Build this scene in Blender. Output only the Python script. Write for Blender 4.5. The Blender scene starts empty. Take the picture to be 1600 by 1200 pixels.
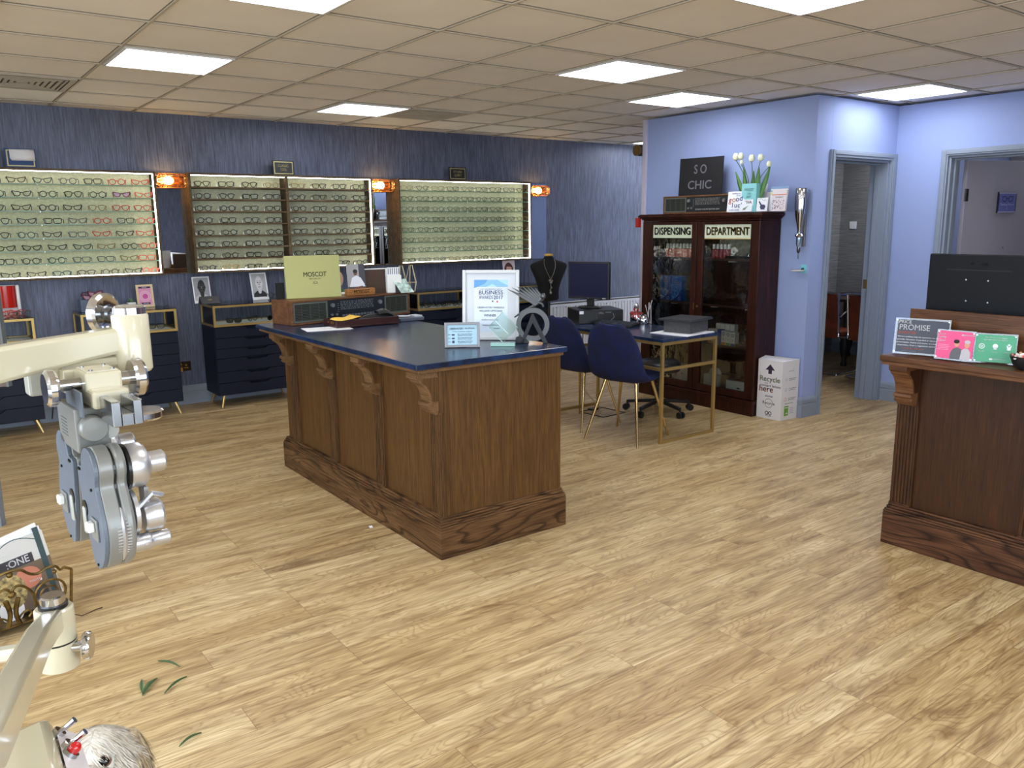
import bpy, bmesh, math, random
from mathutils import Vector, Matrix, Euler
random.seed(7)
S = bpy.context.scene
COL = S.collection
PI = math.pi
# ------------------------------------------------------------------ camera
CR = Vector((0.8033555558, -0.5954078214, -0.0104583540))
CU = Vector((0.1223106493, 0.1477891760, 0.9814267495))
CF = Vector((0.5828035312, 0.7897137999, -0.1915519729))
CAM = Vector((0, 0, 1.56)); FPX = 1272.97
cd = bpy.data.cameras.new('camera'); cam = bpy.data.objects.new('camera', cd); COL.objects.link(cam)
cam.matrix_world = Matrix(((CR.x, CU.x, -CF.x, 0), (CR.y, CU.y, -CF.y, 0), (CR.z, CU.z, -CF.z, 1.56), (0, 0, 0, 1)))
cd.sensor_width = 36; cd.lens = FPX/1600*36; cd.clip_start = .05; cd.clip_end = 100
S.camera = cam
# ------------------------------------------------------------------ world, view, exposure
w = bpy.data.worlds.new('world'); S.world = w; w.use_nodes = True
w.node_tree.nodes['Background'].inputs[0].default_value = (.80, .90, 1.0, 1)
w.node_tree.nodes['Background'].inputs[1].default_value = 8.0
S.view_settings.view_transform = 'Standard'; S.view_settings.look = 'None'
S.view_settings.gamma = 1; S.view_settings.use_curve_mapping = False
S.view_settings.exposure = 0.0
try:
    S.cycles.use_denoising = True; S.cycles.max_bounces = 12; S.cycles.diffuse_bounces = 9
    S.cycles.transparent_max_bounces = 16; S.cycles.caustics_reflective = False; S.cycles.caustics_refractive = False
    S.cycles.sample_clamp_indirect = 4
except Exception: pass
PANEL_E = 12.5; LED_E = 14.0; BULB_E = 60.0

for nm_, lx_, ly_, rz_, sx_ in (('added_window_portal', .9, -2.82, 0, 5.4), ('added_window_portal', -2.42, .85, -math.pi/2, 6.9)):
    al = bpy.data.lights.new(nm_, 'AREA'); al.shape = 'RECTANGLE'; al.size = sx_; al.size_y = 1.95
    al.cycles.is_portal = True  # sampling portals at the added, unseen window openings
    ao = bpy.data.objects.new(nm_, al); COL.objects.link(ao); ao.location = (lx_, ly_, 1.42); ao.rotation_euler = (math.pi/2, 0, rz_)
# rays of the calibrated camera met with known planes of the room (measuring only)
def ray(x, y): return CF + CR*((x-800)/FPX) - CU*((y-600)/FPX)
def PZ(x, y, z): d = ray(x, y); return CAM + d*((z-1.56)/d.z)
def PY(x, y, Y): d = ray(x, y); return CAM + d*(Y/d.y)
def PX(x, y, X): d = ray(x, y); return CAM + d*(X/d.x)
def PD(x, y, d): return CAM + ray(x, y)*d

# ------------------------------------------------------------------ materials
def lin(c):
    def f(v):
        v = v/255.0
        return v/12.92 if v <= .04045 else ((v+.055)/1.055)**2.4
    return (f(c[0]), f(c[1]), f(c[2]), 1)
MC = {}
def nt(name):
    m = bpy.data.materials.new(name); m.use_nodes = True
    t = m.node_tree; b = t.nodes['Principled BSDF']
    return m, t, b
def N(t, typ, **k):
    n = t.nodes.new(typ)
    for a, v in k.items():
        if a.startswith('i_'): n.inputs[int(a[2:])].default_value = v
        else: setattr(n, a, v)
    return n
def ramp(t, fac, stops):
    r = t.nodes.new('ShaderNodeValToRGB'); cr = r.color_ramp
    while len(cr.elements) < len(stops): cr.elements.new(.5)
    for e, (p, c) in zip(cr.elements, stops): e.position = p; e.color = lin(c) if max(c) > 1 or len(c) == 3 else c
    t.links.new(fac, r.inputs[0]); return r
def mat(name, c, rough=.5, metal=0., emit=0., noise=0., nscale=20., spec=None, coat=0., bump=0., bscale=80., sheen=0.):
    if name in MC: return MC[name]
    m, t, b = nt(name); b.inputs['Base Color'].default_value = lin(c)
    b.inputs['Roughness'].default_value = rough; b.inputs['Metallic'].default_value = metal
    if spec is not None: b.inputs['Specular IOR Level'].default_value = spec
    if coat: b.inputs['Coat Weight'].default_value = coat; b.inputs['Coat Roughness'].default_value = .1
    if sheen: b.inputs['Sheen Weight'].default_value = sheen; b.inputs['Sheen Tint'].default_value = lin(c)
    if emit:
        b.inputs['Emission Color'].default_value = lin(c); b.inputs['Emission Strength'].default_value = emit
    if noise or bump:
        tc = N(t, 'ShaderNodeTexCoord')
    if noise:
        n = N(t, 'ShaderNodeTexNoise'); n.inputs['Scale'].default_value = nscale; n.inputs['Detail'].default_value = 4
        t.links.new(tc.outputs['Object'], n.inputs['Vector'])
        lo = [max(0, v*(1-noise)) for v in c]; hi = [min(255, v*(1+noise)) for v in c]
        r = ramp(t, n.outputs['Fac'], [(.3, lo), (.7, hi)]); t.links.new(r.outputs[0], b.inputs['Base Color'])
    if bump:
        n2 = N(t, 'ShaderNodeTexNoise'); n2.inputs['Scale'].default_value = bscale; n2.inputs['Detail'].default_value = 3
        t.links.new(tc.outputs['Object'], n2.inputs['Vector'])
        bp = N(t, 'ShaderNodeBump'); bp.inputs['Strength'].default_value = bump; bp.inputs['Distance'].default_value = .002
        t.links.new(n2.outputs['Fac'], bp.inputs['Height']); t.links.new(bp.outputs[0], b.inputs['Normal'])
    MC[name] = m; return m
def wood(name, dark, mid, light, sc=(1, 1, 1), size=3., rings=0., rough=.45, ringc=None, warp=.6):
    if name in MC: return MC[name]
    m, t, b = nt(name); L = t.links.new
    tc = N(t, 'ShaderNodeTexCoord'); mp = N(t, 'ShaderNodeMapping'); mp.inputs['Scale'].default_value = sc
    L(tc.outputs['Object'], mp.inputs['Vector'])
    n = N(t, 'ShaderNodeTexNoise'); n.inputs['Scale'].default_value = size; n.inputs['Detail'].default_value = 6
    n.inputs['Roughness'].default_value = .62; n.inputs['Distortion'].default_value = warp
    L(mp.outputs[0], n.inputs['Vector'])
    r = ramp(t, n.outputs['Fac'], [(.28, dark), (.5, mid), (.74, light)])
    col = r.outputs[0]
    # fine pores
    mp2 = N(t, 'ShaderNodeMapping'); mp2.inputs['Scale'].default_value = [s*7 if s > 2 else s*1.5 for s in sc]
    L(tc.outputs['Object'], mp2.inputs['Vector'])
    n2 = N(t, 'ShaderNodeTexNoise'); n2.inputs['Scale'].default_value = size*2; n2.inputs['Detail'].default_value = 3
    L(mp2.outputs[0], n2.inputs['Vector'])
    pr = ramp(t, n2.outputs['Fac'], [(.38, (150, 150, 150)), (.56, (255, 255, 255))])
    mx = N(t, 'ShaderNodeMix', data_type='RGBA', blend_type='MULTIPLY'); mx.inputs[0].default_value = .75
    L(col, mx.inputs[6]); L(pr.outputs[0], mx.inputs[7]); col = mx.outputs[2]
    if rings:
        n3 = N(t, 'ShaderNodeTexNoise'); n3.inputs['Scale'].default_value = size*.55; n3.inputs['Detail'].default_value = 1.5
        n3.inputs['Distortion'].default_value = .3
        L(mp.outputs[0], n3.inputs['Vector'])
        mm = N(t, 'ShaderNodeMath', operation='MULTIPLY'); mm.inputs[1].default_value = rings; L(n3.outputs['Fac'], mm.inputs[0])
        sn = N(t, 'ShaderNodeMath', operation='FRACT'); L(mm.outputs[0], sn.inputs[0])
        rr = ramp(t, sn.outputs[0], [(0., ringc or dark), (.22, (235, 225, 215)), (.8, (255, 255, 255)), (1., ringc or dark)])
        mx2 = N(t, 'ShaderNodeMix', data_type='RGBA', blend_type='MULTIPLY'); mx2.inputs[0].default_value = .8
        L(col, mx2.inputs[6]); L(rr.outputs[0], mx2.inputs[7]); col = mx2.outputs[2]
    L(col, b.inputs['Base Color']); b.inputs['Roughness'].default_value = rough; b.inputs['Specular IOR Level'].default_value = .25
    bp = N(t, 'ShaderNodeBump'); bp.inputs['Strength'].default_value = .15; bp.inputs['Distance'].default_value = .001
    L(n2.outputs['Fac'], bp.inputs['Height']); L(bp.outputs[0], b.inputs['Normal'])
    MC[name] = m; return m
def glass(name, tint=(235, 245, 240), refl=.08, ior=1.45, wavy=0.):
    if name in MC: return MC[name]
    m, t, b = nt(name); L = t.links.new
    out = t.nodes['Material Output']
    tr = N(t, 'ShaderNodeBsdfTransparent'); tr.inputs[0].default_value = lin(tint)
    gl = N(t, 'ShaderNodeBsdfGlossy'); gl.inputs['Roughness'].default_value = .03
    fr = N(t, 'ShaderNodeFresnel'); fr.inputs[0].default_value = ior
    if wavy:
        tc = N(t, 'ShaderNodeTexCoord'); nz = N(t, 'ShaderNodeTexNoise'); nz.inputs['Scale'].default_value = 16; nz.inputs['Detail'].default_value = 3
        bp = N(t, 'ShaderNodeBump'); bp.inputs['Strength'].default_value = wavy; bp.inputs['Distance'].default_value = .004
        L(tc.outputs['Object'], nz.inputs[0]); L(nz.outputs['Fac'], bp.inputs['Height']); L(bp.outputs[0], gl.inputs['Normal'])
    ad = N(t, 'ShaderNodeMath', operation='ADD', use_clamp=True); ad.inputs[1].default_value = refl; L(fr.outputs[0], ad.inputs[0])
    mx = N(t, 'ShaderNodeMixShader'); L(ad.outputs[0], mx.inputs[0]); L(tr.outputs[0], mx.inputs[1]); L(gl.outputs[0], mx.inputs[2])
    L(mx.outputs[0], out.inputs[0]); MC[name] = m; return m

def floor_mat():
    m, t, b = nt('oak_planks'); L = t.links.new
    tc = N(t, 'ShaderNodeTexCoord')
    br = N(t, 'ShaderNodeTexBrick', offset=.37, offset_frequency=3, squash=1.0)
    br.inputs['Color1'].default_value = (0, 0, 0, 1); br.inputs['Color2'].default_value = (1, 1, 1, 1); br.inputs['Mortar'].default_value = (.5, .5, .5, 1)
    br.inputs['Scale'].default_value = 1; br.inputs['Mortar Size'].default_value = .0009; br.inputs['Mortar Smooth'].default_value = .2
    br.inputs['Brick Width'].default_value = 1.21; br.inputs['Row Height'].default_value = .152
    mp0 = N(t, 'ShaderNodeMapping'); mp0.inputs['Location'].default_value = (7.3, 4.03, 0); L(tc.outputs['Object'], mp0.inputs[0])
    L(mp0.outputs[0], br.inputs['Vector'])
    sep = N(t, 'ShaderNodeSeparateColor'); L(br.outputs['Color'], sep.inputs[0])
    off = N(t, 'ShaderNodeMath', operation='MULTIPLY'); off.inputs[1].default_value = 37.; L(sep.outputs[0], off.inputs[0])
    cmb = N(t, 'ShaderNodeCombineXYZ'); L(off.outputs[0], cmb.inputs[0]); L(off.outputs[0], cmb.inputs[1]); L(off.outputs[0], cmb.inputs[2])
    def grain(sc, size, det, dist):
        mp = N(t, 'ShaderNodeMapping'); mp.inputs['Scale'].default_value = sc; L(tc.outputs['Object'], mp.inputs[0])
        av = N(t, 'ShaderNodeVectorMath', operation='ADD'); L(mp.outputs[0], av.inputs[0]); L(cmb.outputs[0], av.inputs[1])
        n = N(t, 'ShaderNodeTexNoise'); n.inputs['Scale'].default_value = size; n.inputs['Detail'].default_value = det; n.inputs['Distortion'].default_value = dist
        n.inputs['Roughness'].default_value = .6
        L(av.outputs[0], n.inputs['Vector']); return n
    g1 = grain((1, 6, 1), 2.3, 5, .9)
    c1 = ramp(t, g1.outputs['Fac'], [(.24, (140, 116, 84)), (.40, (180, 156, 116)), (.56, (205, 183, 140)), (.75, (226, 207, 168))])
    # cathedral contour lines
    g2 = grain((1, 5, 1), 1.3, 2, .5)
    mm = N(t, 'ShaderNodeMath', operation='MULTIPLY'); mm.inputs[1].default_value = 24; L(g2.outputs['Fac'], mm.inputs[0])
    fr = N(t, 'ShaderNodeMath', operation='FRACT'); L(mm.outputs[0], fr.inputs[0])
    c2 = ramp(t, fr.outputs[0], [(0, (196, 178, 158)), (.3, (255, 255, 255)), (.85, (250, 247, 240)), (1, (196, 178, 158))])
    mx = N(t, 'ShaderNodeMix', data_type='RGBA', blend_type='MULTIPLY'); mx.inputs[0].default_value = .55
    L(c1.outputs[0], mx.inputs[6]); L(c2.outputs[0], mx.inputs[7])
    # fine streaks
    g3 = grain((1.5, 40, 1), 3, 3, .1)
    c3 = ramp(t, g3.outputs['Fac'], [(.33, (205, 192, 174)), (.58, (255, 255, 255))])
    mx2 = N(t, 'ShaderNodeMix', data_type='RGBA', blend_type='MULTIPLY'); mx2.inputs[0].default_value = .8
    L(mx.outputs[2], mx2.inputs[6]); L(c3.outputs[0], mx2.inputs[7])
    # dark knots
    g4 = grain((1, 3.2, 1), 1.35, 3, .7)
    c4 = ramp(t, g4.outputs['Fac'], [(.24, (150, 122, 100)), (.35, (255, 255, 255))])
    mx3 = N(t, 'ShaderNodeMix', data_type='RGBA', blend_type='MULTIPLY'); mx3.inputs[0].default_value = .8
    L(mx2.outputs[2], mx3.inputs[6]); L(c4.outputs[0], mx3.inputs[7])
    # plank tint
    c5 = ramp(t, sep.outputs[0], [(0, (232, 222, 206)), (1, (255, 255, 255))])
    mx4 = N(t, 'ShaderNodeMix', data_type='RGBA', blend_type='MULTIPLY'); mx4.inputs[0].default_value = .8
    L(mx3.outputs[2], mx4.inputs[6]); L(c5.outputs[0], mx4.inputs[7])
    # joints
    jt = N(t, 'ShaderNodeMix', data_type='RGBA', blend_type='MIX'); L(br.outputs['Fac'], jt.inputs[0])
    L(mx4.outputs[2], jt.inputs[6]); jt.inputs[7].default_value = lin((112, 88, 62))
    L(jt.outputs[2], b.inputs['Base Color']); b.inputs['Roughness'].default_value = .42
    b.inputs['Specular IOR Level'].default_value = .35
    bp = N(t, 'ShaderNodeBump'); bp.inputs['Strength'].default_value = .12; bp.inputs['Distance'].default_value = .001
    L(g3.outputs['Fac'], bp.inputs['Height']); L(bp.outputs[0], b.inputs['Normal'])
    return m
def wallpaper(name, lo, hi, sc, metal, rough, pan=0):
    m, t, b = nt(name); L = t.links.new
    tc = N(t, 'ShaderNodeTexCoord'); mp = N(t, 'ShaderNodeMapping'); mp.inputs['Scale'].default_value = sc; L(tc.outputs['Object'], mp.inputs[0])
    n = N(t, 'ShaderNodeTexNoise'); n.inputs['Scale'].default_value = 5; n.inputs['Detail'].default_value = 6; n.inputs['Roughness'].default_value = .75
    L(mp.outputs[0], n.inputs['Vector'])
    r = ramp(t, n.outputs['Fac'], [(.32, lo), (.68, hi)])
    n2 = N(t, 'ShaderNodeTexNoise'); n2.inputs['Scale'].default_value = 1.3; L(tc.outputs['Object'], n2.inputs['Vector'])
    r2 = ramp(t, n2.outputs['Fac'], [(.3, (225, 225, 225)), (.7, (255, 255, 255))])
    mx = N(t, 'ShaderNodeMix', data_type='RGBA', blend_type='MULTIPLY'); mx.inputs[0].default_value = 1
    L(r.outputs[0], mx.inputs[6]); L(r2.outputs[0], mx.inputs[7])
    L(mx.outputs[2], b.inputs['Base Color'])
    b.inputs['Metallic'].default_value = metal
    rr = N(t, 'ShaderNodeMapRange'); rr.inputs[3].default_value = rough-.1; rr.inputs[4].default_value = rough+.15
    L(n.outputs['Fac'], rr.inputs[0]); L(rr.outputs[0], b.inputs['Roughness'])
    bp = N(t, 'ShaderNodeBump'); bp.inputs['Strength'].default_value = .35; bp.inputs['Distance'].default_value = .002
    L(n.outputs['Fac'], bp.inputs['Height']); L(bp.outputs[0], b.inputs['Normal'])
    return m

# ------------------------------------------------------------------ mesh builder
FONT = {}
def textmesh(s, extr):
    k = (s, extr)
    if k not in FONT:
        cu = bpy.data.curves.new('t', 'FONT'); cu.body = s; cu.size = 1; cu.extrude = extr; cu.align_x = 'CENTER'; cu.align_y = 'CENTER'
        cu.resolution_u = 2 if len(s) > 14 else 4
        o = bpy.data.objects.new('t', cu); COL.objects.link(o)
        me = bpy.data.meshes.new_from_object(o.evaluated_get(bpy.context.evaluated_depsgraph_get()))
        v = [x.co.copy() for x in me.vertices]; f = [tuple(p.vertices) for p in me.polygons]
        bpy.data.objects.remove(o); bpy.data.curves.remove(cu); bpy.data.meshes.remove(me)
        if not extr and len(s) < 30:      # bolder strokes: the outline laid down again a hair to each side
            n0 = len(v); v0 = list(v); f0 = list(f)
            for j, (dx, dy) in enumerate(((-.012, 0), (.012, 0), (0, .010), (0, -.010))):
                v += [Vector((p.x+dx, p.y+dy, p.z)) for p in v0]; f += [tuple(i+n0*(j+1) for i in q) for q in f0]
        FONT[k] = (v, f)
    return FONT[k]
def basis(z, x=None):
    z = Vector(z).normalized()
    if x is None: x = Vector((0, 0, 1)) if abs(z.z) < .9 else Vector((1, 0, 0))
    x = (Vector(x) - z*z.dot(Vector(x))).normalized(); y = z.cross(x)
    return x, y, z
class MB:
    def __init__(s): s.v = []; s.f = []; s.m = []; s.T = None
    def add(s, vs, fs, mi=0):
        o = len(s.v)
        s.v += [(s.T @ Vector(a)) if s.T else Vector(a) for a in vs]
        s.f += [tuple(i+o for i in f) for f in fs]; s.m += [mi]*len(fs); return s
    def box(s, a, b, mi=0):
        x0, y0, z0 = a; x1, y1, z1 = b
        if x0 > x1: x0, x1 = x1, x0
        if y0 > y1: y0, y1 = y1, y0
        if z0 > z1: z0, z1 = z1, z0
        return s.add([(x0,y0,z0),(x1,y0,z0),(x1,y1,z0),(x0,y1,z0),(x0,y0,z1),(x1,y0,z1),(x1,y1,z1),(x0,y1,z1)],
            [(0,3,2,1),(4,5,6,7),(0,1,5,4),(1,2,6,5),(2,3,7,6),(3,0,4,7)], mi)
    def bar(s, p, q, w, h=None, up=(0,0,1), mi=0):
        h = h or w; p = Vector(p); q = Vector(q); d = (q-p).normalized()
        up = Vector(up)
        if abs(d.dot(up)) > .98: up = Vector((1, 0, 0))
        x = d.cross(up).normalized(); y = x.cross(d)
        vs = []
        for c in (p, q):
            for a, b in ((-1,-1),(1,-1),(1,1),(-1,1)): vs.append(c + x*(a*w/2) + y*(b*h/2))
        return s.add(vs, [(0,1,2,3),(7,6,5,4),(0,4,5,1),(1,5,6,2),(2,6,7,3),(3,7,4,0)], mi)
    def frame(s, x0, z0, x1, z1, w, y0, y1, mi=0):
        s.box((x0,y0,z0),(x0+w,y1,z1),mi); s.box((x1-w,y0,z0),(x1,y1,z1),mi)
        s.box((x0+w,y0,z0),(x1-w,y1,z0+w),mi); s.box((x0+w,y0,z1-w),(x1-w,y1,z1),mi); return s
    def cyl(s, p, q, r0, r1=None, n=16, mi=0, caps=True):
        r1 = r0 if r1 is None else r1
        p = Vector(p); q = Vector(q); x, y, z = basis(q-p)
        vs = [p + x*(r0*math.cos(2*PI*i/n)) + y*(r0*math.sin(2*PI*i/n)) for i in range(n)] + \
             [q + x*(r1*math.cos(2*PI*i/n)) + y*(r1*math.sin(2*PI*i/n)) for i in range(n)]
        fs = [(i, (i+1) % n, n+(i+1) % n, n+i) for i in range(n)]
        if caps: fs += [tuple(range(n-1, -1, -1)), tuple(range(n, 2*n))]
        return s.add(vs, fs, mi)
    def lathe(s, prof, o=(0,0,0), ax=(0,0,1), n=20, mi=0, sx=1., sy=1., xd=None):
        x, y, z = basis(ax, xd); o = Vector(o); vs = []; fs = []
        for r, h in prof:
            for i in range(n):
                a = 2*PI*i/n; vs.append(o + z*h + x*(r*sx*math.cos(a)) + y*(r*sy*math.sin(a)))
        for k in range(len(prof)-1):
            for i in range(n): fs.append((k*n+i, k*n+(i+1) % n, (k+1)*n+(i+1) % n, (k+1)*n+i))
        if prof[0][0] > 1e-5: fs.append(tuple(range(n-1, -1, -1)))
        if prof[-1][0] > 1e-5: fs.append(tuple(range((len(prof)-1)*n, len(prof)*n)))
        return s.add(vs, fs, mi)
    def tube(s, pts, r, n=6, closed=False, mi=0, r1=None, flat=1.):
        pts = [Vector(p) for p in pts]; m = len(pts); vs = []; fs = []; px = None
        for k in range(m):
            a = pts[(k-1) % m] if closed or k > 0 else pts[k]; b = pts[(k+1) % m] if closed or k < m-1 else pts[k]
            d = (b-a).normalized() if (b-a).length > 1e-9 else Vector((0,0,1))
            if px is None: x, y, z = basis(d)
            else:
                x = px - d*px.dot(d); x = x.normalized() if x.length > 1e-6 else basis(d)[0]; y = d.cross(x)
            px = x; rr = r if r1 is None else r + (r1-r)*k/(m-1)
            for i in range(n): vs.append(pts[k] + x*(rr*math.cos(2*PI*i/n)) + y*(rr*flat*math.sin(2*PI*i/n)))
        for k in range(m if closed else m-1):
            k2 = (k+1) % m
            for i in range(n): fs.append((k*n+i, k*n+(i+1) % n, k2*n+(i+1) % n, k2*n+i))
        if not closed: fs += [tuple(range(n-1, -1, -1)), tuple(range((m-1)*n, m*n))]
        return s.add(vs, fs, mi)
    def ell(s, c, r, n=16, m=10, mi=0, M=None):
        c = Vector(c); vs = []; fs = []
        r = (r, r, r) if not hasattr(r, '__len__') else r
        for j in range(m+1):
            th = PI*j/m
            for i in range(n):
                a = 2*PI*i/n; p = Vector((r[0]*math.sin(th)*math.cos(a), r[1]*math.sin(th)*math.sin(a), r[2]*math.cos(th)))
                vs.append(c + (M @ p if M else p))
        for j in range(m):
            for i in range(n):
                fs.append((j*n+i, (j+1)*n+i, (j+1)*n+(i+1) % n, j*n+(i+1) % n))
        return s.add(vs, fs, mi)
    def prism(s, poly, o, xd, yd, d0, d1, mi=0):   # polygon in the plane (o, xd, yd), thickness d0..d1 along xd x yd
        o = Vector(o); xd = Vector(xd).normalized(); yd = Vector(yd).normalized(); nz = xd.cross(yd); n = len(poly)
        vs = [o + xd*a + yd*b + nz*d0 for a, b in poly] + [o + xd*a + yd*b + nz*d1 for a, b in poly]
        ar = sum(poly[i][0]*poly[(i+1) % n][1] - poly[(i+1) % n][0]*poly[i][1] for i in range(n))
        fs = [(i, (i+1) % n, n+(i+1) % n, n+i) for i in range(n)] + [tuple(range(n-1, -1, -1)), tuple(range(n, 2*n))]
        if ar < 0: fs = [tuple(reversed(f)) for f in fs]
        return s.add(vs, fs, mi)
    def flat(s, poly, off=.0006, mi=0):            # thin decal in the local x-z plane facing -y
        n = len(poly)
        ar = sum(poly[i][0]*poly[(i+1) % n][1] - poly[(i+1) % n][0]*poly[i][1] for i in range(n))
        f = tuple(range(n)); f = f if ar > 0 else f[::-1]
        return s.add([(a, -off, b) for a, b in poly], [f], mi)
    def rect(s, x0, z0, x1, z1, off=.0006, mi=0): return s.flat([(x0,z0),(x1,z0),(x1,z1),(x0,z1)], off, mi)
    def disc(s, cx, cz, rx, rz=None, off=.0006, mi=0, n=24):
        rz = rz or rx
        return s.flat([(cx+rx*math.cos(2*PI*i/n), cz+rz*math.sin(2*PI*i/n)) for i in range(n)], off, mi)
    def ring(s, cx, cz, r, w, off=.0006, mi=0, n=28, rz=None):
        k = (rz or r)/r
        vs = []; fs = []
        for i in range(n):
            a = 2*PI*i/n
            for q in (r-w/2, r+w/2): vs.append((cx+q*math.cos(a), -off, cz+k*q*math.sin(a)))
        for i in range(n): j = (i+1) % n; fs.append((2*i, 2*i+1, 2*j+1, 2*j))
        return s.add(vs, fs, mi)
    def text(s, st, size, cx, cz, off=.001, mi=0, sx=1., extr=0., wmax=None, o=None, xd=None, yd=None):
        vs, fs = textmesh(st, extr)
        if not vs: return s
        w = (max(v.x for v in vs)-min(v.x for v in vs))*size*sx
        if wmax: sx *= wmax/w
        if o is None: P = [Vector((cx+v.x*size*sx, -off-v.z, cz+v.y*size)) for v in vs]
        else:
            xd = Vector(xd).normalized(); yd = Vector(yd).normalized(); nz = xd.cross(yd); o = Vector(o)
            P = [o + xd*(cx+v.x*size*sx) + yd*(cz+v.y*size) + nz*(off+v.z) for v in vs]
        return s.add(P, fs, mi)
    def build(s, name, mats, parent=None, smooth=True, bevel=0., world=False, label=None, cat=None, group=None, kind=None, ang=35, sub=0, solid=0.):
        me = bpy.data.meshes.new(name); vs = s.v
        if world and parent:
            r = parent
            while r.parent: r = r.parent
            M = (Matrix.Translation(r.location) @ r.rotation_euler.to_matrix().to_4x4()).inverted(); vs = [M @ v for v in vs]
        me.from_pydata([tuple(v) for v in vs], [], s.f)
        if not isinstance(mats, (list, tuple)): mats = [mats]
        for m in mats: me.materials.append(m)
        if any(s.m): me.polygons.foreach_set('material_index', s.m)
        me.validate(); me.update()
        if smooth: me.shade_smooth(); me.set_sharp_from_angle(angle=math.radians(ang)) if not sub else None
        o = bpy.data.objects.new(name, me); COL.objects.link(o)
        if parent: o.parent = parent
        if solid:
            q = o.modifiers.new('s', 'SOLIDIFY'); q.thickness = solid; q.offset = 0
        if bevel:
            q = o.modifiers.new('b', 'BEVEL'); q.width = bevel; q.segments = 2; q.limit_method = 'ANGLE'; q.angle_limit = math.radians(40); q.harden_normals = False
        if sub:
            q = o.modifiers.new('u', 'SUBSURF'); q.levels = sub; q.render_levels = sub
        tag(o, label, cat, group, kind); return o
def tag(o, label=None, cat=None, group=None, kind=None):
    if label: o['label'] = label
    if cat: o['category'] = cat
    if group: o['group'] = group
    if kind: o['kind'] = kind
    return o
def thing(name, label, cat, loc=(0,0,0), rz=0., rx=0., group=None):
    o = bpy.data.objects.new(name, None); COL.objects.link(o); o.location = loc; o.rotation_euler = (rx, 0, rz)
    o.empty_display_size = .1; return tag(o, label, cat, group)
def dup(root, loc=None, rz=None, label=None, group=None):
    r = root.copy(); COL.objects.link(r)
    if loc is not None: r.location = loc
    if rz is not None: r.rotation_euler = (root.rotation_euler.x, 0, rz)
    if label: r['label'] = label
    if group: r['group'] = group
    for ch in list(root.children):
        c = ch.copy(); COL.objects.link(c); c.parent = r
        for g in list(ch.children):
            d = g.copy(); COL.objects.link(d); d.parent = c
    return r
def struct(name, mb, m, parent=None, **k): return mb.build(name, m, parent, kind='structure' if parent is None else None, **k)
R = math.radians
def crom(P, n=4, closed=True):
    out = []; m = len(P)
    for i in range(m if closed else m-1):
        p0, p1, p2, p3 = [Vector(P[(i+j) % m] if closed else P[min(max(i+j, 0), m-1)]) for j in (-1, 0, 1, 2)]
        for k in range(n):
            t = k/n
            out.append(.5*((2*p1) + (p2-p0)*t + (2*p0-5*p1+4*p2-p3)*t*t + (3*p1-3*p2+p3-p0)*t**3))
    if not closed: out.append(Vector(P[-1]))
    return out

# ------------------------------------------------------------------ palette
WHITE = mat('white_paint', (232, 232, 228), .5)
BLACK = mat('black_plastic', (18, 18, 20), .4)
DARK = mat('black_ink', (14, 14, 18), .7)
PAPER = mat('white_paper', (235, 236, 240), .8)
GOLD = mat('gold_metal', (190, 160, 95), .35, 1.)
BRASSG = mat('satin_gold_frame', (186, 158, 98), .45, .85)
CHROME = mat('chrome', (205, 205, 210), .12, 1.)
GREYT = mat('grey_painted_trim', (132, 142, 158), .5)
LAV = mat('lavender_paint', (146, 161, 205), .75, bump=.05, bscale=300)
NAVY = mat('navy_laminate', (7, 15, 36), .5, spec=.3)
GLASSP = glass('clear_glass', (240, 248, 244), .02)
GLASSG = glass('greenish_glass_edge', (170, 215, 195), .12)
INKG = mat('grey_ink', (110, 112, 120), .7)
OFFW = mat('off_white_board', (226, 226, 220), .6)
VELVET = mat('navy_velvet', (3, 17, 62), .85, sheen=.10, noise=.25, nscale=9)
BLUETOP = mat('navy_marbled_laminate', (22, 37, 66), .22, noise=.35, nscale=14, spec=.6)
WOODV = wood('walnut_stained_panel', (74, 49, 23), (92, 63, 32), (108, 77, 42), (26, 26, 1.3), 2.2, warp=.8)
WOODH = wood('stained_ash_moulding', (78, 53, 32), (102, 73, 46), (126, 93, 62), (1.1, 1.1, 9), 1.7, rings=13, ringc=(92, 66, 48), warp=.4)
WOODD = wood('stained_oak_trim', (64, 42, 22), (88, 60, 34), (108, 77, 46), (9, 9, 1), 2.6)
MAHOG = wood('mahogany', (34, 14, 10), (52, 23, 16), (72, 34, 24), (8, 8, 1), 2.2, rough=.3)
CASEW = wood('display_case_oak', (88, 73, 56), (106, 90, 70), (124, 108, 86), (1.2, 6, 6), 3, rough=.8)
CASEW.node_tree.nodes['Principled BSDF'].inputs['Specular IOR Level'].default_value = .05
CREAM = mat('cream_enamel', (198, 191, 166), .22, coat=.5, spec=.5)
# ================================================================== SETTING
FLOORM = floor_mat()
struct('floor', MB().box((-2.4, -2.8, -.1), (10.2, 7.8, 0)), FLOORM, smooth=False)
WP = wallpaper('metallic_blue_wallpaper', (62, 66, 84), (122, 130, 156), (16, 16, .9), .22, .42)
WPG = wallpaper('grey_grasscloth', (92, 92, 92), (150, 148, 144), (.8, .8, 22), 0, .7)
struct('wall_back', MB().box((-2.4, 7.56, 0), (10.2, 7.7, 2.52)), WP, smooth=False)
PLAIN = mat('pale_wall', (205, 208, 220), .8)
struct('wall_left', MB().box((-2.4, -2.6, 0), (-2.2, 7.56, .45)).box((-2.4, -2.6, 2.4), (-2.2, 7.56, 2.52)).box((-2.4, -2.6, .45), (-2.2, -2.55, 2.4)).box((-2.4, 4.25, .45), (-2.2, 7.56, 2.4)), PLAIN, smooth=False)
q = MB()
for y in (-2.55, -.9, .8, 2.5, 4.2): q.box((-2.32, y, .45), (-2.26, y+.05, 2.4))
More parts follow.
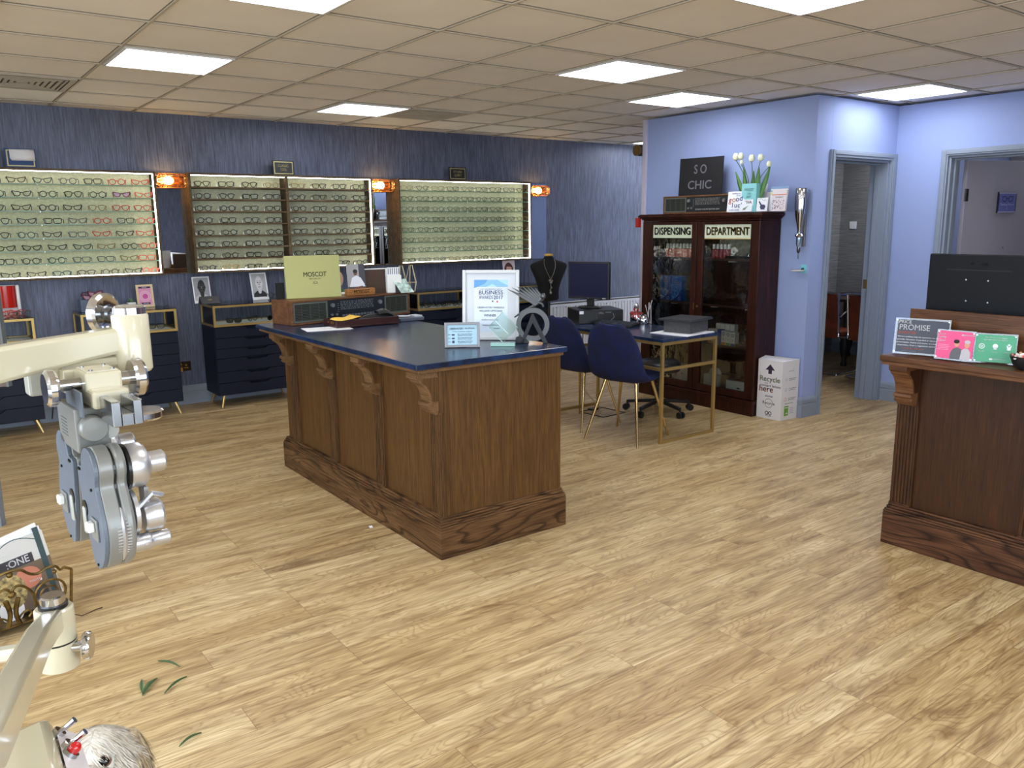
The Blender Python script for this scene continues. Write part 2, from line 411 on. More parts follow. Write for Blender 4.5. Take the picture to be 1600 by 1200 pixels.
q.box((-2.32, -2.5, .45), (-2.26, 4.2, .5)).box((-2.32, -2.5, 2.35), (-2.26, 4.2, 2.4))
q.build('added_window_2', GREYT, kind='structure', smooth=False)  # unseen left window frame, added to let in more fill light
struct('wall_front', MB().box((-2.4, -2.8, 0), (10.2, -2.6, .45)).box((-2.4, -2.8, 2.4), (10.2, -2.6, 2.52)).box((-2.4, -2.8, .45), (-1.8, -2.6, 2.4)).box((3.6, -2.8, .45), (10.2, -2.6, 2.4)), WP, smooth=False)
q = MB()
for x in (-1.8, 0, 1.8, 3.55): q.box((x, -2.72, .45), (x+.05, -2.66, 2.4))
q.box((-1.75, -2.72, .45), (3.55, -2.66, .5)).box((-1.75, -2.72, 2.35), (3.55, -2.66, 2.4))
q.build('added_window_1', GREYT, kind='structure', smooth=False)  # unseen window frame added behind the camera to brighten the ceiling
struct('ground', MB().box((-18, -16, -.12), (20, -2.9, -.06)).box((-18, -2.9, -.12), (-2.5, 16, -.06)), mat('street_paving', (140, 138, 134), .9), smooth=False)
struct('wall_cabinet', MB().box((5.70, 3.79, 0), (5.90, 5.58, 2.5)), LAV, smooth=False)
D1a, D1b, D1t = 5.94, 6.77, 2.055
struct('wall_doorway', MB().box((5.901, 3.79, 0), (D1a, 3.94, 2.5)).box((D1b, 3.79, 0), (6.99, 3.94, 2.5)).box((D1a, 3.79, D1t), (D1b, 3.94, 2.5)), LAV, smooth=False)
D2a, D2b, D2t = 2.50, 3.34, 2.065
struct('wall_right', MB().box((6.85, D2b, 0), (6.99, 3.789, 2.5)).box((6.85, -2.6, 0), (6.99, D2a, 2.5)).box((6.85, D2a, D2t), (6.99, D2b, 2.5)), LAV, smooth=False)
struct('wall_side', MB().box((5.901, 5.60, 0), (9.0, 5.62, 2.5)), WPG, smooth=False)
struct('wall_partition', MB().box((5.901, 5.621, 0), (9.2, 5.74, 2.5)), LAV, smooth=False)
struct('wall_consulting', MB().box((9.0, 3.94, 0), (9.2, 5.62, 2.5)), WPG, smooth=False)
struct('wall_divider', MB().box((6.995, 3.80, 0), (9.2, 3.935, 2.5)), LAV, smooth=False)
ROOM2 = mat('dim_room_paint', (150, 145, 150), .8)
struct('wall_store', MB().box((9.0, -.6, 0), (9.2, 3.79, 2.5)).box((7.0, -.7, 0), (9.2, -.6, 2.5)), ROOM2, smooth=False)
struct('wall_far', MB().box((10.0, 5.75, 0), (10.2, 7.56, 2.5)), LAV, smooth=False)
# ceiling: tiles and bars
CT = mat('ceiling_tile', (250, 247, 241), .9, noise=.012, nscale=3, bump=.1, bscale=120)
CBAR = mat('ceiling_bar', (196, 188, 172), .6); CGAP = mat('ceiling_gap', (120, 110, 98), .9)
cm = MB().box((-2.4, -2.8, 2.52), (10.2, 7.7, 2.6), 0)
GX = lambda k: 1.075+.611*k
GY = lambda j: 2.475+.6045*j
for k in range(-6, 16):
    x = GX(k)
    if x > 10.1: continue
    cm.box((x-.0095, -2.6, 2.517), (x+.0095, 7.56, 2.52), 2); cm.box((x-.006, -2.6, 2.511), (x+.006, 7.56, 2.517), 1)
for j in range(-9, 9):
    y = GY(j)
    cm.box((-2.2, y-.0095, 2.5168), (10, y+.0095, 2.52), 2); cm.box((-2.2, y-.006, 2.5108), (10, y+.006, 2.517), 1)
cm.build('ceiling', [CT, CBAR, CGAP], kind='structure', smooth=False)
PANELM = mat('lit_diffuser', (244, 248, 255), .5, emit=PANEL_E)
FR = mat('panel_rim', (225, 225, 225), .4)
lights = [(0, 4, 'above the left display case'), (3, 6, 'above the middle display case, beside the square air vent'), (4, 2, 'in the middle of the ceiling above the navy chairs'),
          (6, 3, 'in front of the lavender wall above the mahogany cabinet'), (8, 1, 'above the open doorway in the corner'), (3, -1, 'cut off by the top edge of the photo'),
          (10, 7, 'far back, half hidden behind the lavender wall'), (6, -2, ''), (0, 1, ''), (0, -3, ''), (3, -5, ''), (6, -6, ''), (-4, 1, ''), (-4, -3, ''), (-4, 5, ''), (-1, -7, ''), (12, 6, ''), (12, 3, ''), (11, 0, ''), (11, 3, '')]  # last four panels are added out of view to brighten the far rooms
for k, j, wh in lights:
    x0, x1, y0, y1 = GX(k)+.012, GX(k+1)-.012, GY(j)+.012, GY(j+1)-.012
    t = thing('ceiling_light', 'square white LED ceiling panel ' + (wh or 'unseen, outside the photo'), 'ceiling light', ((x0+x1)/2, (y0+y1)/2, 2.50), group='LED ceiling panels')
    a, b = (x1-x0)/2, (y1-y0)/2
    f = MB(); f.box((-a, -b, .003), (-a+.014, b, .02)); f.box((a-.014, -b, .003), (a, b, .02)); f.box((-a+.014, -b, .003), (a-.014, -b+.014, .02)); f.box((-a+.014, b-.014, .003), (a-.014, b, .02))
    f.build('frame', FR, t, smooth=False)
    MB().box((-a+.014, -b+.014, .008), (a-.014, b-.014, .019)).build('diffuser', PANELM, t, smooth=False)
VENT = mat('vent_grille', (196, 188, 174), .5); VD = mat('vent_dark', (80, 74, 66), .9)
for k, j, wh in ((-1, 6, 'at the left edge of the ceiling'), (4, 6, 'beside the lit panel above the middle display case')):
    cx, cy = (GX(k)+GX(k+1))/2, (GY(j)+GY(j+1))/2
    t = thing('air_vent', 'square white louvred air vent ' + wh, 'air vent', (cx, cy, 2.5), group='ceiling air vents')
    MB().box((-.29, -.29, .014), (.29, .29, .0195)).build('backing', VD, t, smooth=False)
    g = MB()
    for i in range(8):
        s = .285-.036*i; r_ = .045 if i == 0 else .022
        for sg in (-1, 1):
            g.box((-s, sg*s, .006), (s, sg*(s-r_), .0125)); g.box((sg*s, -s+r_, .006), (sg*(s-r_), s-r_, .0125))
        if i == 0: pass
    g.build('louvre', VENT, t, smooth=False)
# skirting boards
def skirt(name, p, q, nrm):       # board from p to q, standing proud along nrm
    p = Vector((p[0], p[1], 0)); q = Vector((q[0], q[1], 0)); d = (q-p).normalized(); nr = Vector((nrm[0], nrm[1], 0))
    prof = [(0, 0), (.018, 0), (.018, .10), (.014, .104), (.014, .112), (.018, .116), (.018, .145), (.012, .158), (.006, .166), (0, .17)]
    m = MB(); n = len(prof); vs = [c + nr*a + Vector((0, 0, b)) for c in (p, q) for a, b in prof]
    m.add(vs, [(i, (i+1) % n, n+(i+1) % n, n+i) for i in range(n)] + [tuple(range(n-1, -1, -1)), tuple(range(n, 2*n))])
    bm = m.build(name, GREYT, kind='structure', smooth=False)
    b = bmesh.new(); b.from_mesh(bm.data); bmesh.ops.recalc_face_normals(b, faces=b.faces); b.to_mesh(bm.data); b.free()
skirt('baseboard_back', (-2.2, 7.56), (10, 7.56), (0, -1))
skirt('baseboard_cabinet', (5.70, 3.772), (5.70, 5.58), (-1, 0))
skirt('baseboard_doorway', (5.70, 3.79), (5.885, 3.79), (0, -1))
skirt('baseboard_right', (6.85, 3.40), (6.85, 3.79), (-1, 0))
skirt('baseboard_consulting', (9.0, 3.94), (9.0, 5.62), (-1, 0))
skirt('baseboard_left', (-2.2, -2.6), (-2.2, 7.56), (1, 0))
# door frames
m = MB()
def trimbar(m, a, b): m.box(a, b)
y0, y1 = 3.768, 3.79
for x0, x1 in ((5.885, D1a), (D1b, 6.849)):
    m.box((x0, y0, 0), (x1, y1, 2.11)); m.box((x0+.012, y0-.008, 0), (x1-.02, y0, 2.11))
m.box((D1a, y0, D1t), (D1b, y1, 2.11)); m.box((D1a-.02, y0-.008, D1t+.02), (D1b+.02, y0, 2.10))
m.box((D1a, y1, 0), (D1a+.018, 3.955, D1t)); m.box((D1b-.018, y1, 0), (D1b, 3.955, D1t)); m.box((D1a+.018, y1, D1t-.018), (D1b-.018, 3.955, D1t))
m.box((D1a+.018, 3.86, 0), (D1a+.033, 3.90, D1t-.018)); m.box((D1b-.033, 3.86, 0), (D1b-.018, 3.90, D1t-.018)); m.box((D1a+.033, 3.86, D1t-.033), (D1b-.033, 3.90, D1t-.018))
d1 = m.build('door_1', GREYT, kind='structure', smooth=False, bevel=.003)
MB().box((D1b-.0195, 3.902, .98), (D1b-.0175, 3.945, 1.06)).box((D1b-.024, 3.91, 1.0), (D1b-.019, 3.93, 1.04)).build('strike_plate', mat('brass_plate', (170, 140, 80), .35, .9), d1)
m = MB()
x0, x1 = 6.828, 6.85
m.box((x0, D2b, 0), (x1, D2b+.055, D2t+.05)); m.box((x0-.008, D2b+.012, 0), (x0, D2b+.045, D2t+.04))
m.box((x0, D2a-.055, 0), (x1, D2a, D2t+.05))
m.box((x0, D2a, D2t), (x1, D2b, D2t+.05)); m.box((x0-.008, D2a-.01, D2t+.012), (x0, D2b+.012, D2t+.04))
m.box((x1, D2b-.018, 0), (7.0, D2b, D2t)); m.box((x1, D2a, 0), (7.0, D2a+.018, D2t)); m.box((x1, D2a+.018, D2t-.018), (7.0, D2b-.018, D2t))
m.box((6.90, D2b-.033, 0), (6.935, D2b-.018, D2t-.018)); m.box((6.90, D2a+.018, D2t-.033), (6.935, D2b-.033, D2t-.018))
d2 = m.build('door_2', GREYT, kind='structure', smooth=False, bevel=.003)
# the open door leaf of the second doorway
lf = thing('door_leaf', 'open grey door leaf with small blue plaque, in the right doorway', 'door', (7.012, 3.285, 0), R(-19.3))
lf['kind'] = 'structure'; lf.name = 'door_3'
DLM = mat('grey_door_paint', (142, 138, 150), .55)
MB().box((.006, -.02, .012), (.80, .02, 2.035)).build('leaf', DLM, lf, smooth=False, bevel=.002)
hg = MB()
for z in (1.76, .95, .25): hg.cyl((-.0, -.026, z-.05), (-.0, -.026, z+.05), .007, n=8).box((-.0, -.0225, z-.05), (.036, -.0205, z+.05))
hg.build('hinge', mat('dark_hinge', (70, 70, 72), .4, .8), lf)
MB().cyl((.45, -.0205, 1.33), (.45, -.024, 1.33), .006, n=10).build('screw', CHROME, lf)
pl = thing('door_plaque', 'small square blue plaque with glasses drawing on the open grey door', 'sign', lf.location, lf.rotation_euler.z)
c = (.435, 1.70)
MB().box((c[0]-.095, -.034, c[1]-.085), (c[0]+.095, -.0205, c[1]+.085)).build('board', mat('plaque_back', (30, 30, 42), .4), pl, smooth=False)
f = MB(); f.T = Matrix.Translation((c[0], -.034, c[1]))
f.rect(-.088, -.078, .088, .078, .0006, 0); f.rect(-.093, .070, .093, .083, .0012, 1); f.rect(-.093, -.083, .093, -.072, .0012, 1)
for sx in (-.032, .032): f.ring(sx, .028, .021, .005, .0016, 2)
f.rect(-.012, .032, .012, .037, .0016, 2); f.rect(-.062, .045, -.05, .05, .0016, 2); f.rect(.05, .045, .062, .05, .0016, 2)
f.text('Testing Room', .026, 0, -.016, .0018, 3); f.text('1', .03, 0, -.05, .0018, 3)
f.build('face', [mat('plaque_blue', (96, 102, 158), .3), mat('plaque_pale', (150, 150, 176), .3), DARK, mat('plaque_text', (186, 186, 206), .4)], pl, smooth=False)
# boxed pipe, alarm, call point at the far end of the lavender wall
tag(MB().box((5.672, 5.555, 0), (5.699, 5.60, 2.5)).box((5.70, 5.585, 0), (5.72, 5.60, 2.5)).build('conduit', mat('conduit_white', (190, 184, 200), .5), smooth=False, bevel=.003), 'slim white conduit running up the far edge of the lavender wall', 'conduit')
t = thing('alarm_sounder', 'small brass and black alarm at the top far edge of the lavender wall', 'alarm', (5.66, 5.60, 2.23))
MB().box((-.01, -.0, -.05), (.04, .035, .05)).build('base', BLACK, t, smooth=False)
MB().cyl((-.035, .03, 0), (-.01, .03, 0), .05, .045, 20).build('bell', mat('aged_brass', (120, 96, 60), .4, .8), t)
t = thing('call_point', 'small red fire call point half hidden behind the lavender wall edge', 'call point', (5.66, 5.61, 1.57))
MB().box((-.012, -.0, -.045), (.04, .04, .045)).build('housing', mat('alarm_red', (176, 26, 24), .4), t, smooth=False, bevel=.003)

# sockets on the back wall
BR = mat('polished_brass', (190, 150, 80), .25, .9)
t = thing('wall_socket', 'double brass wall socket with black plug, low between two navy cupboards', 'socket', (.905, 7.56, .33))
MB().box((-.073, -.006, -.045), (.073, 0, .045)).build('plate', BR, t, bevel=.002, smooth=False)
MB().box((-.05, -.04, -.04), (-.0, -.006, .015)).tube([(-.02, -.03, -.04), (-.02, -.045, -.08), (-.05, -.05, -.18), (-.07, -.04, -.3)], .004).build('plug', BLACK, t, bevel=.006)
MB().box((-.012, -.012, .008), (.0, -.006, .03)).box((.03, -.012, .008), (.042, -.006, .03)).build('switch', BR, t)
t = thing('wall_socket', 'dark wall plate with small brass padlock beside the middle navy cupboard', 'socket', (1.935, 7.56, .345))
MB().box((-.043, -.006, -.043), (.043, 0, .043)).build('plate', mat('bronze_plate', (52, 42, 30), .35, .7), t, smooth=False, bevel=.002)
MB().box((-.056, -.022, -.045), (-.034, -.008, -.005)).ell((-.045, -.016, .022), .012).tube([(-.052, -.015, -.01), (-.052, -.015, .02), (-.038, -.015, .02), (-.038, -.015, -.01)], .003).build('padlock', BR, t)
MB().cyl((.0, -.006, .01), (0, -.009, .01), .008).box((-.02, -.007, -.018), (.02, -.0062, -.01)).build('key_switch', BR, t)

# ================================================================== SPECTACLES (made once per style, then copied)
def lens_curve(style):
    if style == 'round': return [(.024*math.cos(a), .022*math.sin(a)) for a in [2*PI*i/14 for i in range(14)]]
    if style == 'square': P = [(-.026, .017), (0, .019), (.026, .018), (.027, .0), (.022, -.017), (0, -.019), (-.021, -.017), (-.027, .002)]
    if style == 'cat': P = [(-.023, .010), (0, .016), (.022, .020), (.032, .024), (.026, .004), (.015, -.013), (-.003, -.017), (-.019, -.010)]
    if style == 'panto': P = [(-.023, .016), (0, .020), (.024, .017), (.024, .002), (.013, -.017), (0, -.020), (-.013, -.017), (-.023, .002)]
    return [(v.x, v.y) for v in crom([(a, b, 0) for a, b in P], 2)]
SPEC = {}
LENS = glass('spectacle_lens', (240, 244, 242), .0, ior=1.22)
def spec_proto(style, color, r=.0033, tint=None):
    k = (style, color, r, tint)
    if k in SPEC: return SPEC[k]
    fm = mat('frame_%d_%d_%d' % color, color, .28, .0 if r > .002 else .8)
    lm = mat('tint_%d_%d_%d' % tint, tint, .1) if tint else LENS
    out = {}
    m = MB(); P = lens_curve(style); zc = .0235
    for sx in (-1, 1):
        m.tube([(sx*(.033+x), 0, zc+z) for x, z in P], r, 5, True)
    m.tube([(-.0095, 0, zc+.006), (0, -.002, zc+.010), (.0095, 0, zc+.006)], r, 5)
    for sx in (-1, 1): m.box((sx*.058, -.002, zc+.009), (sx*.069, .004, zc+.016))
    o = m.build('eyeglasses', fm); out['root'] = o
    ls = []
    for sx in (-1, 1):
        q = MB().add([(sx*(.033+x), 0, zc+z) for x, z in P], [tuple(range(len(P)))]).build('lens', lm, smooth=False); ls.append(q)
        q = MB().tube([(sx*.068, .003, zc+.012), (sx*.068, .03, zc+.012), (sx*.066, .070, zc+.010), (sx*.062, .094, .0055)], r*.85, 5).build('temple', fm); ls.append(q)
    for q in ls: q.parent = o
    out['used'] = False; SPEC[k] = out; return out
def specs(style, color, loc, rz, label, group, tint=None, r=.0033, rx=0.):
    p = spec_proto(style, color, r, tint); o = p['root']
    if not p['used']: p['used'] = True
    else: o = dup(o)
    o.location = loc; o.rotation_euler = (rx, 0, rz)
    o['label'] = label; o['category'] = 'glasses'; o['group'] = group
    return o
TAGW = mat('price_tag', (236, 236, 226), .6)
ORD = ['first', 'second', 'third', 'fourth', 'fifth', 'sixth', 'seventh', 'eighth', 'ninth']
SHN = ['top', 'second', 'third', 'fourth', 'fifth', 'sixth', 'seventh', 'bottom']
BK = (14, 13, 15); BN = (52, 34, 26); NB = (20, 24, 44); RD = (196, 46, 44); CO = (226, 84, 64); TL = (28, 62, 66); GR = (84, 84, 88); GO = (140, 116, 76); PU = (92, 24, 44)
CN = {BK: 'black', BN: 'brown', NB: 'navy', RD: 'red', CO: 'coral', TL: 'teal', GR: 'silver', GO: 'gold', PU: 'burgundy'}
STN = {'round': 'round', 'square': 'square', 'cat': 'cat-eye', 'panto': 'panto'}

# ================================================================== LIT DISPLAY CASES
LED = mat('led_strip', (255, 252, 240), .5, emit=LED_E)
LINEN = mat('sage_linen', (204, 204, 170), .9, noise=.06, nscale=60, bump=.1, bscale=500)
SHELFG = glass('shelf_glass', (248, 254, 250), .0, ior=1.12); SHELFE = mat('shelf_glass_edge', (88, 134, 112), .2)
CY0, CY1 = 7.405, 7.56; CZ0, CZ1 = 1.172, 2.03
SZ = [1.915, 1.812, 1.707, 1.604, 1.498, 1.397, 1.297, 1.190]
def display_case(x0, x1, label, wooden):
    t = thing('display_case', label, 'display case', ((x0+x1)/2, CY1, CZ0), group='lit wall display cases')
    w = (x1-x0)/2; y0 = CY0-CY1; h = CZ1-CZ0; th = .018
    c = MB().box((-w, y0, 0), (w, -.002, th)).box((-w, y0, h-th), (w, -.002, h)).box((-w, y0, th), (-w+th, -.002, h-th)).box((w-th, y0, th), (w, -.002, h-th))
    c.build('carcass', CASEW, t, smooth=False)
    MB().box((-w+th, -.012, th), (w-th, -.003, h-th)).build('back_panel', LINEN, t, smooth=False)
    bays = [(-w+th, w-th)]
    if wooden:
        MB().box((-.012, y0, th), (.012, -.012, h-th)).build('divider', CASEW, t, smooth=False)
        bays = [(-w+th, -.012), (.012, w-th)]
    for a, b in bays:
        for z in SZ[:-1]:
            zz = z-CZ0
            if wooden: MB().box((a, y0+.012, zz-.014), (b, -.012, zz)).build('shelf', CASEW, t, smooth=False)
            else:
                s = MB().box((a, y0+.022, zz-.006), (b, -.012, zz), 0).box((a, y0+.020, zz-.006), (b, y0+.022, zz), 1)
                for x in [a+.005, (a+b)/2, b-.005] : s.cyl((x, y0+.03, zz-.010), (x, y0+.03, zz-.006), .006, n=8, mi=2)
                s.build('shelf', [SHELFG, SHELFE, CHROME], t, smooth=False)
    e = .006
    for i, (a, b) in enumerate(bays):
        MB().box((a+e, y0+.002, h-th-e), (b-e, y0+.014, h-th)).build('light_strip', LED, t, smooth=False)
        MB().box((a+e, y0+.002, th), (b-e, y0+.014, th+e)).build('light_strip', LED, t, smooth=False)
    MB().box((w-th-e, y0+.002, th), (w-th, y0+.020, h-th)).build('light_strip', LED, t, smooth=False)
    return t
C1 = display_case(.05, 1.785, 'left lit wall display case with glass shelves, many coloured spectacles', False)
C2 = display_case(2.05, 3.79, 'middle lit wall display case with wooden shelves split by a divider', True)
C3 = display_case(4.08, 5.765, 'right lit wall display case with glass shelves and thin metal spectacles', False)
GYF = 7.434
rnd = random.Random(3)
for s, z in enumerate(SZ):
    zz = z + .0012
    for i in range(7):
        x = .60 + i*.178 + (.02 if s % 2 else 0) + .006*s*(i < 6); x = min(x, 1.685)
        if i >= 5: col = [RD, CO, RD, CO, CO, CO, CO, CO][s] if i == 6 else [RD, PU, RD, BK, BN, BN, GO, BK][s]
        elif i == 4: col = [BK, BK, GO, RD, RD, GO, GR, BN][s]
        else: col = rnd.choice([BK, BK, BN, NB, TL, BK, GR])
        st = rnd.choice(['cat', 'square', 'panto', 'round', 'cat'])
        tint = (150, 90, 120) if (s, i) == (1, 5) else None
        if tint: st = 'cat'
        specs(st, col, (x, GYF, zz), R((-12+rnd.uniform(-5, 5))*(.4 if s == 7 else 1)), '%s %s spectacles, %s visible from left, %s shelf, left display case' % (CN[col], STN[st], ORD[i], SHN[s]), 'spectacles in the left display case', tint)
    for b in range(2):
        for i in range(4):
            x = 2.05 + .12 + b*.872 + i*.207; 
            col = rnd.choice([BK, BK, BK, BN, NB]); st = rnd.choice(['square', 'panto', 'round', 'square'])
            if s == 7 and i == 1 and b == 0: col = GO
            if s == 0: col = rnd.choice([BN, GO, BK])
            specs(st, col, (x, GYF, zz), R((-14+rnd.uniform(-5, 5))*(.4 if s == 7 else 1)), '%s %s spectacles, %s from left in %s half, %s shelf, middle display case' % (CN[col], STN[st], ORD[i], ['left', 'right'][b], SHN[s]), 'spectacles in the middle display case', r=.0035)
    for i in range(9):
        x = 4.19 + i*.183
        col = rnd.choice([GR, GR, BK, GO, BN]); st = rnd.choice(['round', 'panto', 'square'])
        specs(st, col, (x, GYF, zz), R((-16+rnd.uniform(-6, 6))*(.4 if s == 7 else 1)), '%s %s spectacles, %s from left on %s shelf of right display case' % (CN[col], STN[st], ORD[i], SHN[s]), 'spectacles in the right display case', r=.0024)
# little white price tags standing beside the frames of the middle and right cases: one object each
tp = MB().box((-.004, 0, 0), (.004, .002, .022)).build('price_tag', TAGW, smooth=False); tu = False
for cs, xs in (('middle', [2.05+.04+b*.872+i*.207 for b in range(2) for i in range(4)]), ('right', [4.105+i*.183 for i in range(9)])):
    for s, z in enumerate(SZ):
        for i, x in enumerate(xs):
            o = tp if not tu else tp.copy()
            if tu: COL.objects.link(o)
            tu = True
            o.location = (x, GYF+.004, z+.0012); o.rotation_euler = (0, R(-14), 0)
            tag(o, 'tiny white tag beside spectacles, %s from left, %s shelf, %s display case' % (ORD[i], SHN[s], cs), 'tag', 'white tags in the display cases')

# mirrors and bulkhead lamps between the cases
MIR = mat('mirror_silver', (225, 230, 235), .01, 1.)
for x0, x1, wh in ((1.787, 2.048, 'between the left and middle display cases'), (3.792, 4.078, 'between the middle and right display cases'), (5.767, 6.09, 'right of the right display case')):
    t = thing('wall_mirror', 'tall narrow wall mirror ' + wh, 'mirror', ((x0+x1)/2, 7.56, CZ0), group='mirrors beside the display cases')
    w = (x1-x0)/2
    if x0 < 5: [MB().box((-w, -.022, z_), (w, -.001, z_+.008)).build('rail', CASEW, t, smooth=False) for z_ in (0, .85)]
    if x0 < 5: MB().box((-w, -.016, .008), (w, -.004, .85)).build('mirror_glass', MIR, t, smooth=False)
    else: MB().prism([(-w, .06), (-w+.09, .0), (w-.03, 0), (w, .03), (w, .85), (-w, .85)], (0, -.004, 0), (1, 0, 0), (0, 0, 1), 0, .012).build('mirror_glass', MIR, t, smooth=False)
COP = mat('copper_cage', (226, 150, 92), .35, .75)
AMB = glass('amber_glass', (255, 226, 176), .04)
BULB = mat('lit_bulb', (255, 222, 160), .5, emit=BULB_E)
for (px, py), wh in (((270, 282), 'left of the middle display case'), ((600, 290), 'right of the middle display case'), ((846, 298), 'right of the right display case')):
    p = PY(px, py, 7.45)
    t = thing('bulkhead_lamp', 'oval copper caged bulkhead lamp, lit, ' + wh, 'wall lamp', (p.x, 7.543, p.z), group='copper bulkhead lamps')
    MB().lathe([(.001, 0), (.052, 0), (.055, .006), (.048, .018), (.044, .03)], (0, 0, 0), (0, -1, 0), 28, sx=1, sy=2.25, xd=(0, 0, 1)).build('base', COP, t)
    MB().cyl((0.05, -.075, 0), (-.03, -.075, 0), .014).ell((.075, -.075, 0), .012).build('bulb_holder', COP, t)
    MB().ell((-.034, -.078, 0), (.044, .034, .034)).build('bulb', BULB, t)
    MB().lathe([(.03, -.118), (.042, -.105), (.047, -.07), (.047, .07), (.042, .105), (.03, .118)], (0, -.072, 0), (1, 0, 0), 22).build('glass_cover', AMB, t)
    c = MB()
    for x in (-.085, -.045, .045, .085):
        c.tube([(x, -.07+.056*math.sin(a), .056*math.cos(a)) for a in [2*PI*i/20 for i in range(20)]], .0035, 5, True)
    for a in (0, 45, 90, 135, 180, 270):
        yy, zz = -.07-.057*math.sin(R(a)), .057*math.cos(R(a))
        c.tube([(-.12, -.07+(yy+.07)*.55, zz*.55), (-.1, yy, zz), (.1, yy, zz), (.12, -.07+(yy+.07)*.55, zz*.55)], .0035, 5)
    c.build('cage', COP, t)

# category signs standing on the cases
SGN = mat('gold_print', (196, 182, 120), .4, .3)
def catsign(p0, p1, lines, bg, label, lean=3):
    w = (p1.x-p0.x); h = p0.z-p1.z; zb = CZ1
    t = thing('category_sign', label, 'sign', ((p0.x+p1.x)/2, 7.44, zb), 0, R(-lean))
    MB().box((-w/2, -.004, 0), (w/2, .004, h)).build('board', bg, t, smooth=False)
    f = MB(); f.T = Matrix.Translation((0, -.004, h/2)); b = h*.09; W = w/2-h*.08; H = h/2-h*.08
    for r_ in ((-W, -H, W, -H+b*.6), (-W, H-b*.6, W, H), (-W, -H+b*.6, -W+b*.6, H-b*.6), (W-b*.6, -H+b*.6, W, H-b*.6)): f.rect(*r_)
    for i, s in enumerate(lines): f.text(s, .034, 0, (len(lines)/2-i-.5)*.034, .001, 0, wmax=min(.11, len(s)*.0145))
    f.build('lettering', SGN, t, smooth=False); return t, w, h
s1, sw, sh = catsign(Vector((.722, 0, 2.185)), Vector((.93, 0, 2.04)), ['COLOUR'], mat('blue_board', (22, 62, 118), .5), 'blue COLOUR sign half covered by a paper sheet above left display case')
q = MB(); n = 8
for i in range(n+1):
    a = i/n; q.v += [Vector((-.072+.012*(a > .8)*(a-.8)*5, -.009-.012*math.sin(a*PI)*a, .138-.085*a)), Vector((.094, -.009-.016*math.sin(a*PI)-.012*a, .14-.088*a))]
for i in range(n): q.f.append((2*i, 2*i+2, 2*i+3, 2*i+1)); q.m.append(0)
t = thing('paper_sheet', 'curled blank white paper sheet hanging over the blue sign', 'paper', s1.location, 0, R(-3)); q.build('sheet', PAPER, t, solid=.0008)
catsign(Vector((2.812, 0, 2.177)), Vector((3.012, 0, 2.045)), ['CLASSIC', 'COOL'], mat('black_board', (16, 18, 22), .4), 'black CLASSIC COOL sign with gold border above middle display case')
catsign(Vector((4.704, 0, 2.166)), Vector((4.915, 0, 2.035)), ['STYLISH', 'QUIRKY'], mat('dark_board', (34, 34, 36), .4), 'small dark sign with pale border above the right display case')

# ================================================================== NAVY DRAWER CUPBOARDS WITH GLASS TOPS
TRAY = mat('white_tray', (230, 228, 222), .7)
LEGG = mat('gold_leg', (206, 178, 120), .3, .9)
def cupboard():
    t = thing('drawer_cupboard', 'x', 'cupboard', (0, 0, 0), group='navy drawer cupboards along the back wall')
    w, d = .36, .37
    MB().box((-w, .042, .11), (w, d, .716)).box((-w, .018, .11), (-w+.012, .042, .716)).box((w-.012, .018, .11), (w, .042, .716)).box((-w+.012, .018, .712), (w-.012, .042, .716)).box((-w+.012, .018, .11), (w-.012, .042, .114)).build('carcass', NAVY, t, smooth=False, bevel=.002)
    z1 = .712; zs = [.11, .098, .088, .118, .10, .084]
    hs = [.095, .092, .085, .118, .10, .106]; s = sum(hs)/.598; z = .712
    for i, h in enumerate(hs):
        h /= s; a, b = z-h+.003, z
        m = MB(); nw = .105; nd = .024
        top = [(w-.004, b-.001), (nw, b-.001), (nw-.03, b-nd), (-nw+.03, b-nd), (-nw, b-.001), (-w+.004, b-.001)]
        m.prism([(-w+.004, a), (w-.004, a)]+top, (0, .018, 0), (1, 0, 0), (0, 0, 1), 0, .016)
        m.build('drawer', NAVY, t, smooth=False); z -= h
    for sx in (-1, 1):
        for y in (.06, d-.05):
            MB().cyl((sx*.30, y, .11), (sx*.335, y+(-.03 if y < .2 else .02), 0), .017, .008, 12).build('leg', LEGG, t)
    f = MB(); r = .018; y0 = .0; z0, z1 = .718, .902
    for y in (y0, d-r):
        f.box((-w, y, z0), (w, y+r, z0+r)); f.box((-w, y, z1-r), (w, y+r, z1))
        for x in (-w, w-r): f.box((x, y, z0+r), (x+r, y+r, z1-r))
    for x in (-w, w-r):
        f.box((x, y0+r, z0), (x+r, d-r, z0+r)); f.box((x, y0+r, z1-r), (x+r, d-r, z1))
    f.build('case_frame', BRASSG, t, smooth=False)
    MB().box((-w+r, y0+r, z0), (w-r, d-r, z0+.012)).build('tray', TRAY, t, smooth=False)
    MB().box((-w, y0, z1), (w, d, z1+.005)).build('glass_top', glass('smoked_glass_top', (236, 244, 242), .03), t, smooth=False)
    g = MB().box((-w+r, y0+.006, z0+r), (w-r, y0+.009, z1-r)).box((-w+.006, y0+r, z0+r), (-w+.009, d-r, z1-r)).box((w-.009, y0+r, z0+r), (w-.006, d-r, z1-r))
    g.build('glass_side', glass('vitrine_glass', (250, 252, 251), .0, ior=1.2), t, smooth=False)
    return t
CUPX = [.39, 1.43, 2.45, 3.43, 4.47, 5.44]
CUPL = ['navy six-drawer cupboard at the far left edge, red display on its glass top', 'navy six-drawer cupboard behind the cream lens machine, pink framed picture on top',
        'navy six-drawer cupboard with two black and white portraits on its glass top', 'navy six-drawer cupboard hidden behind the radio on the wooden counter',
        'navy six-drawer cupboard behind the counter, left of the framed award certificate', 'navy six-drawer cupboard just left of the black mannequin bust']
cp = cupboard(); CUPY = 7.145
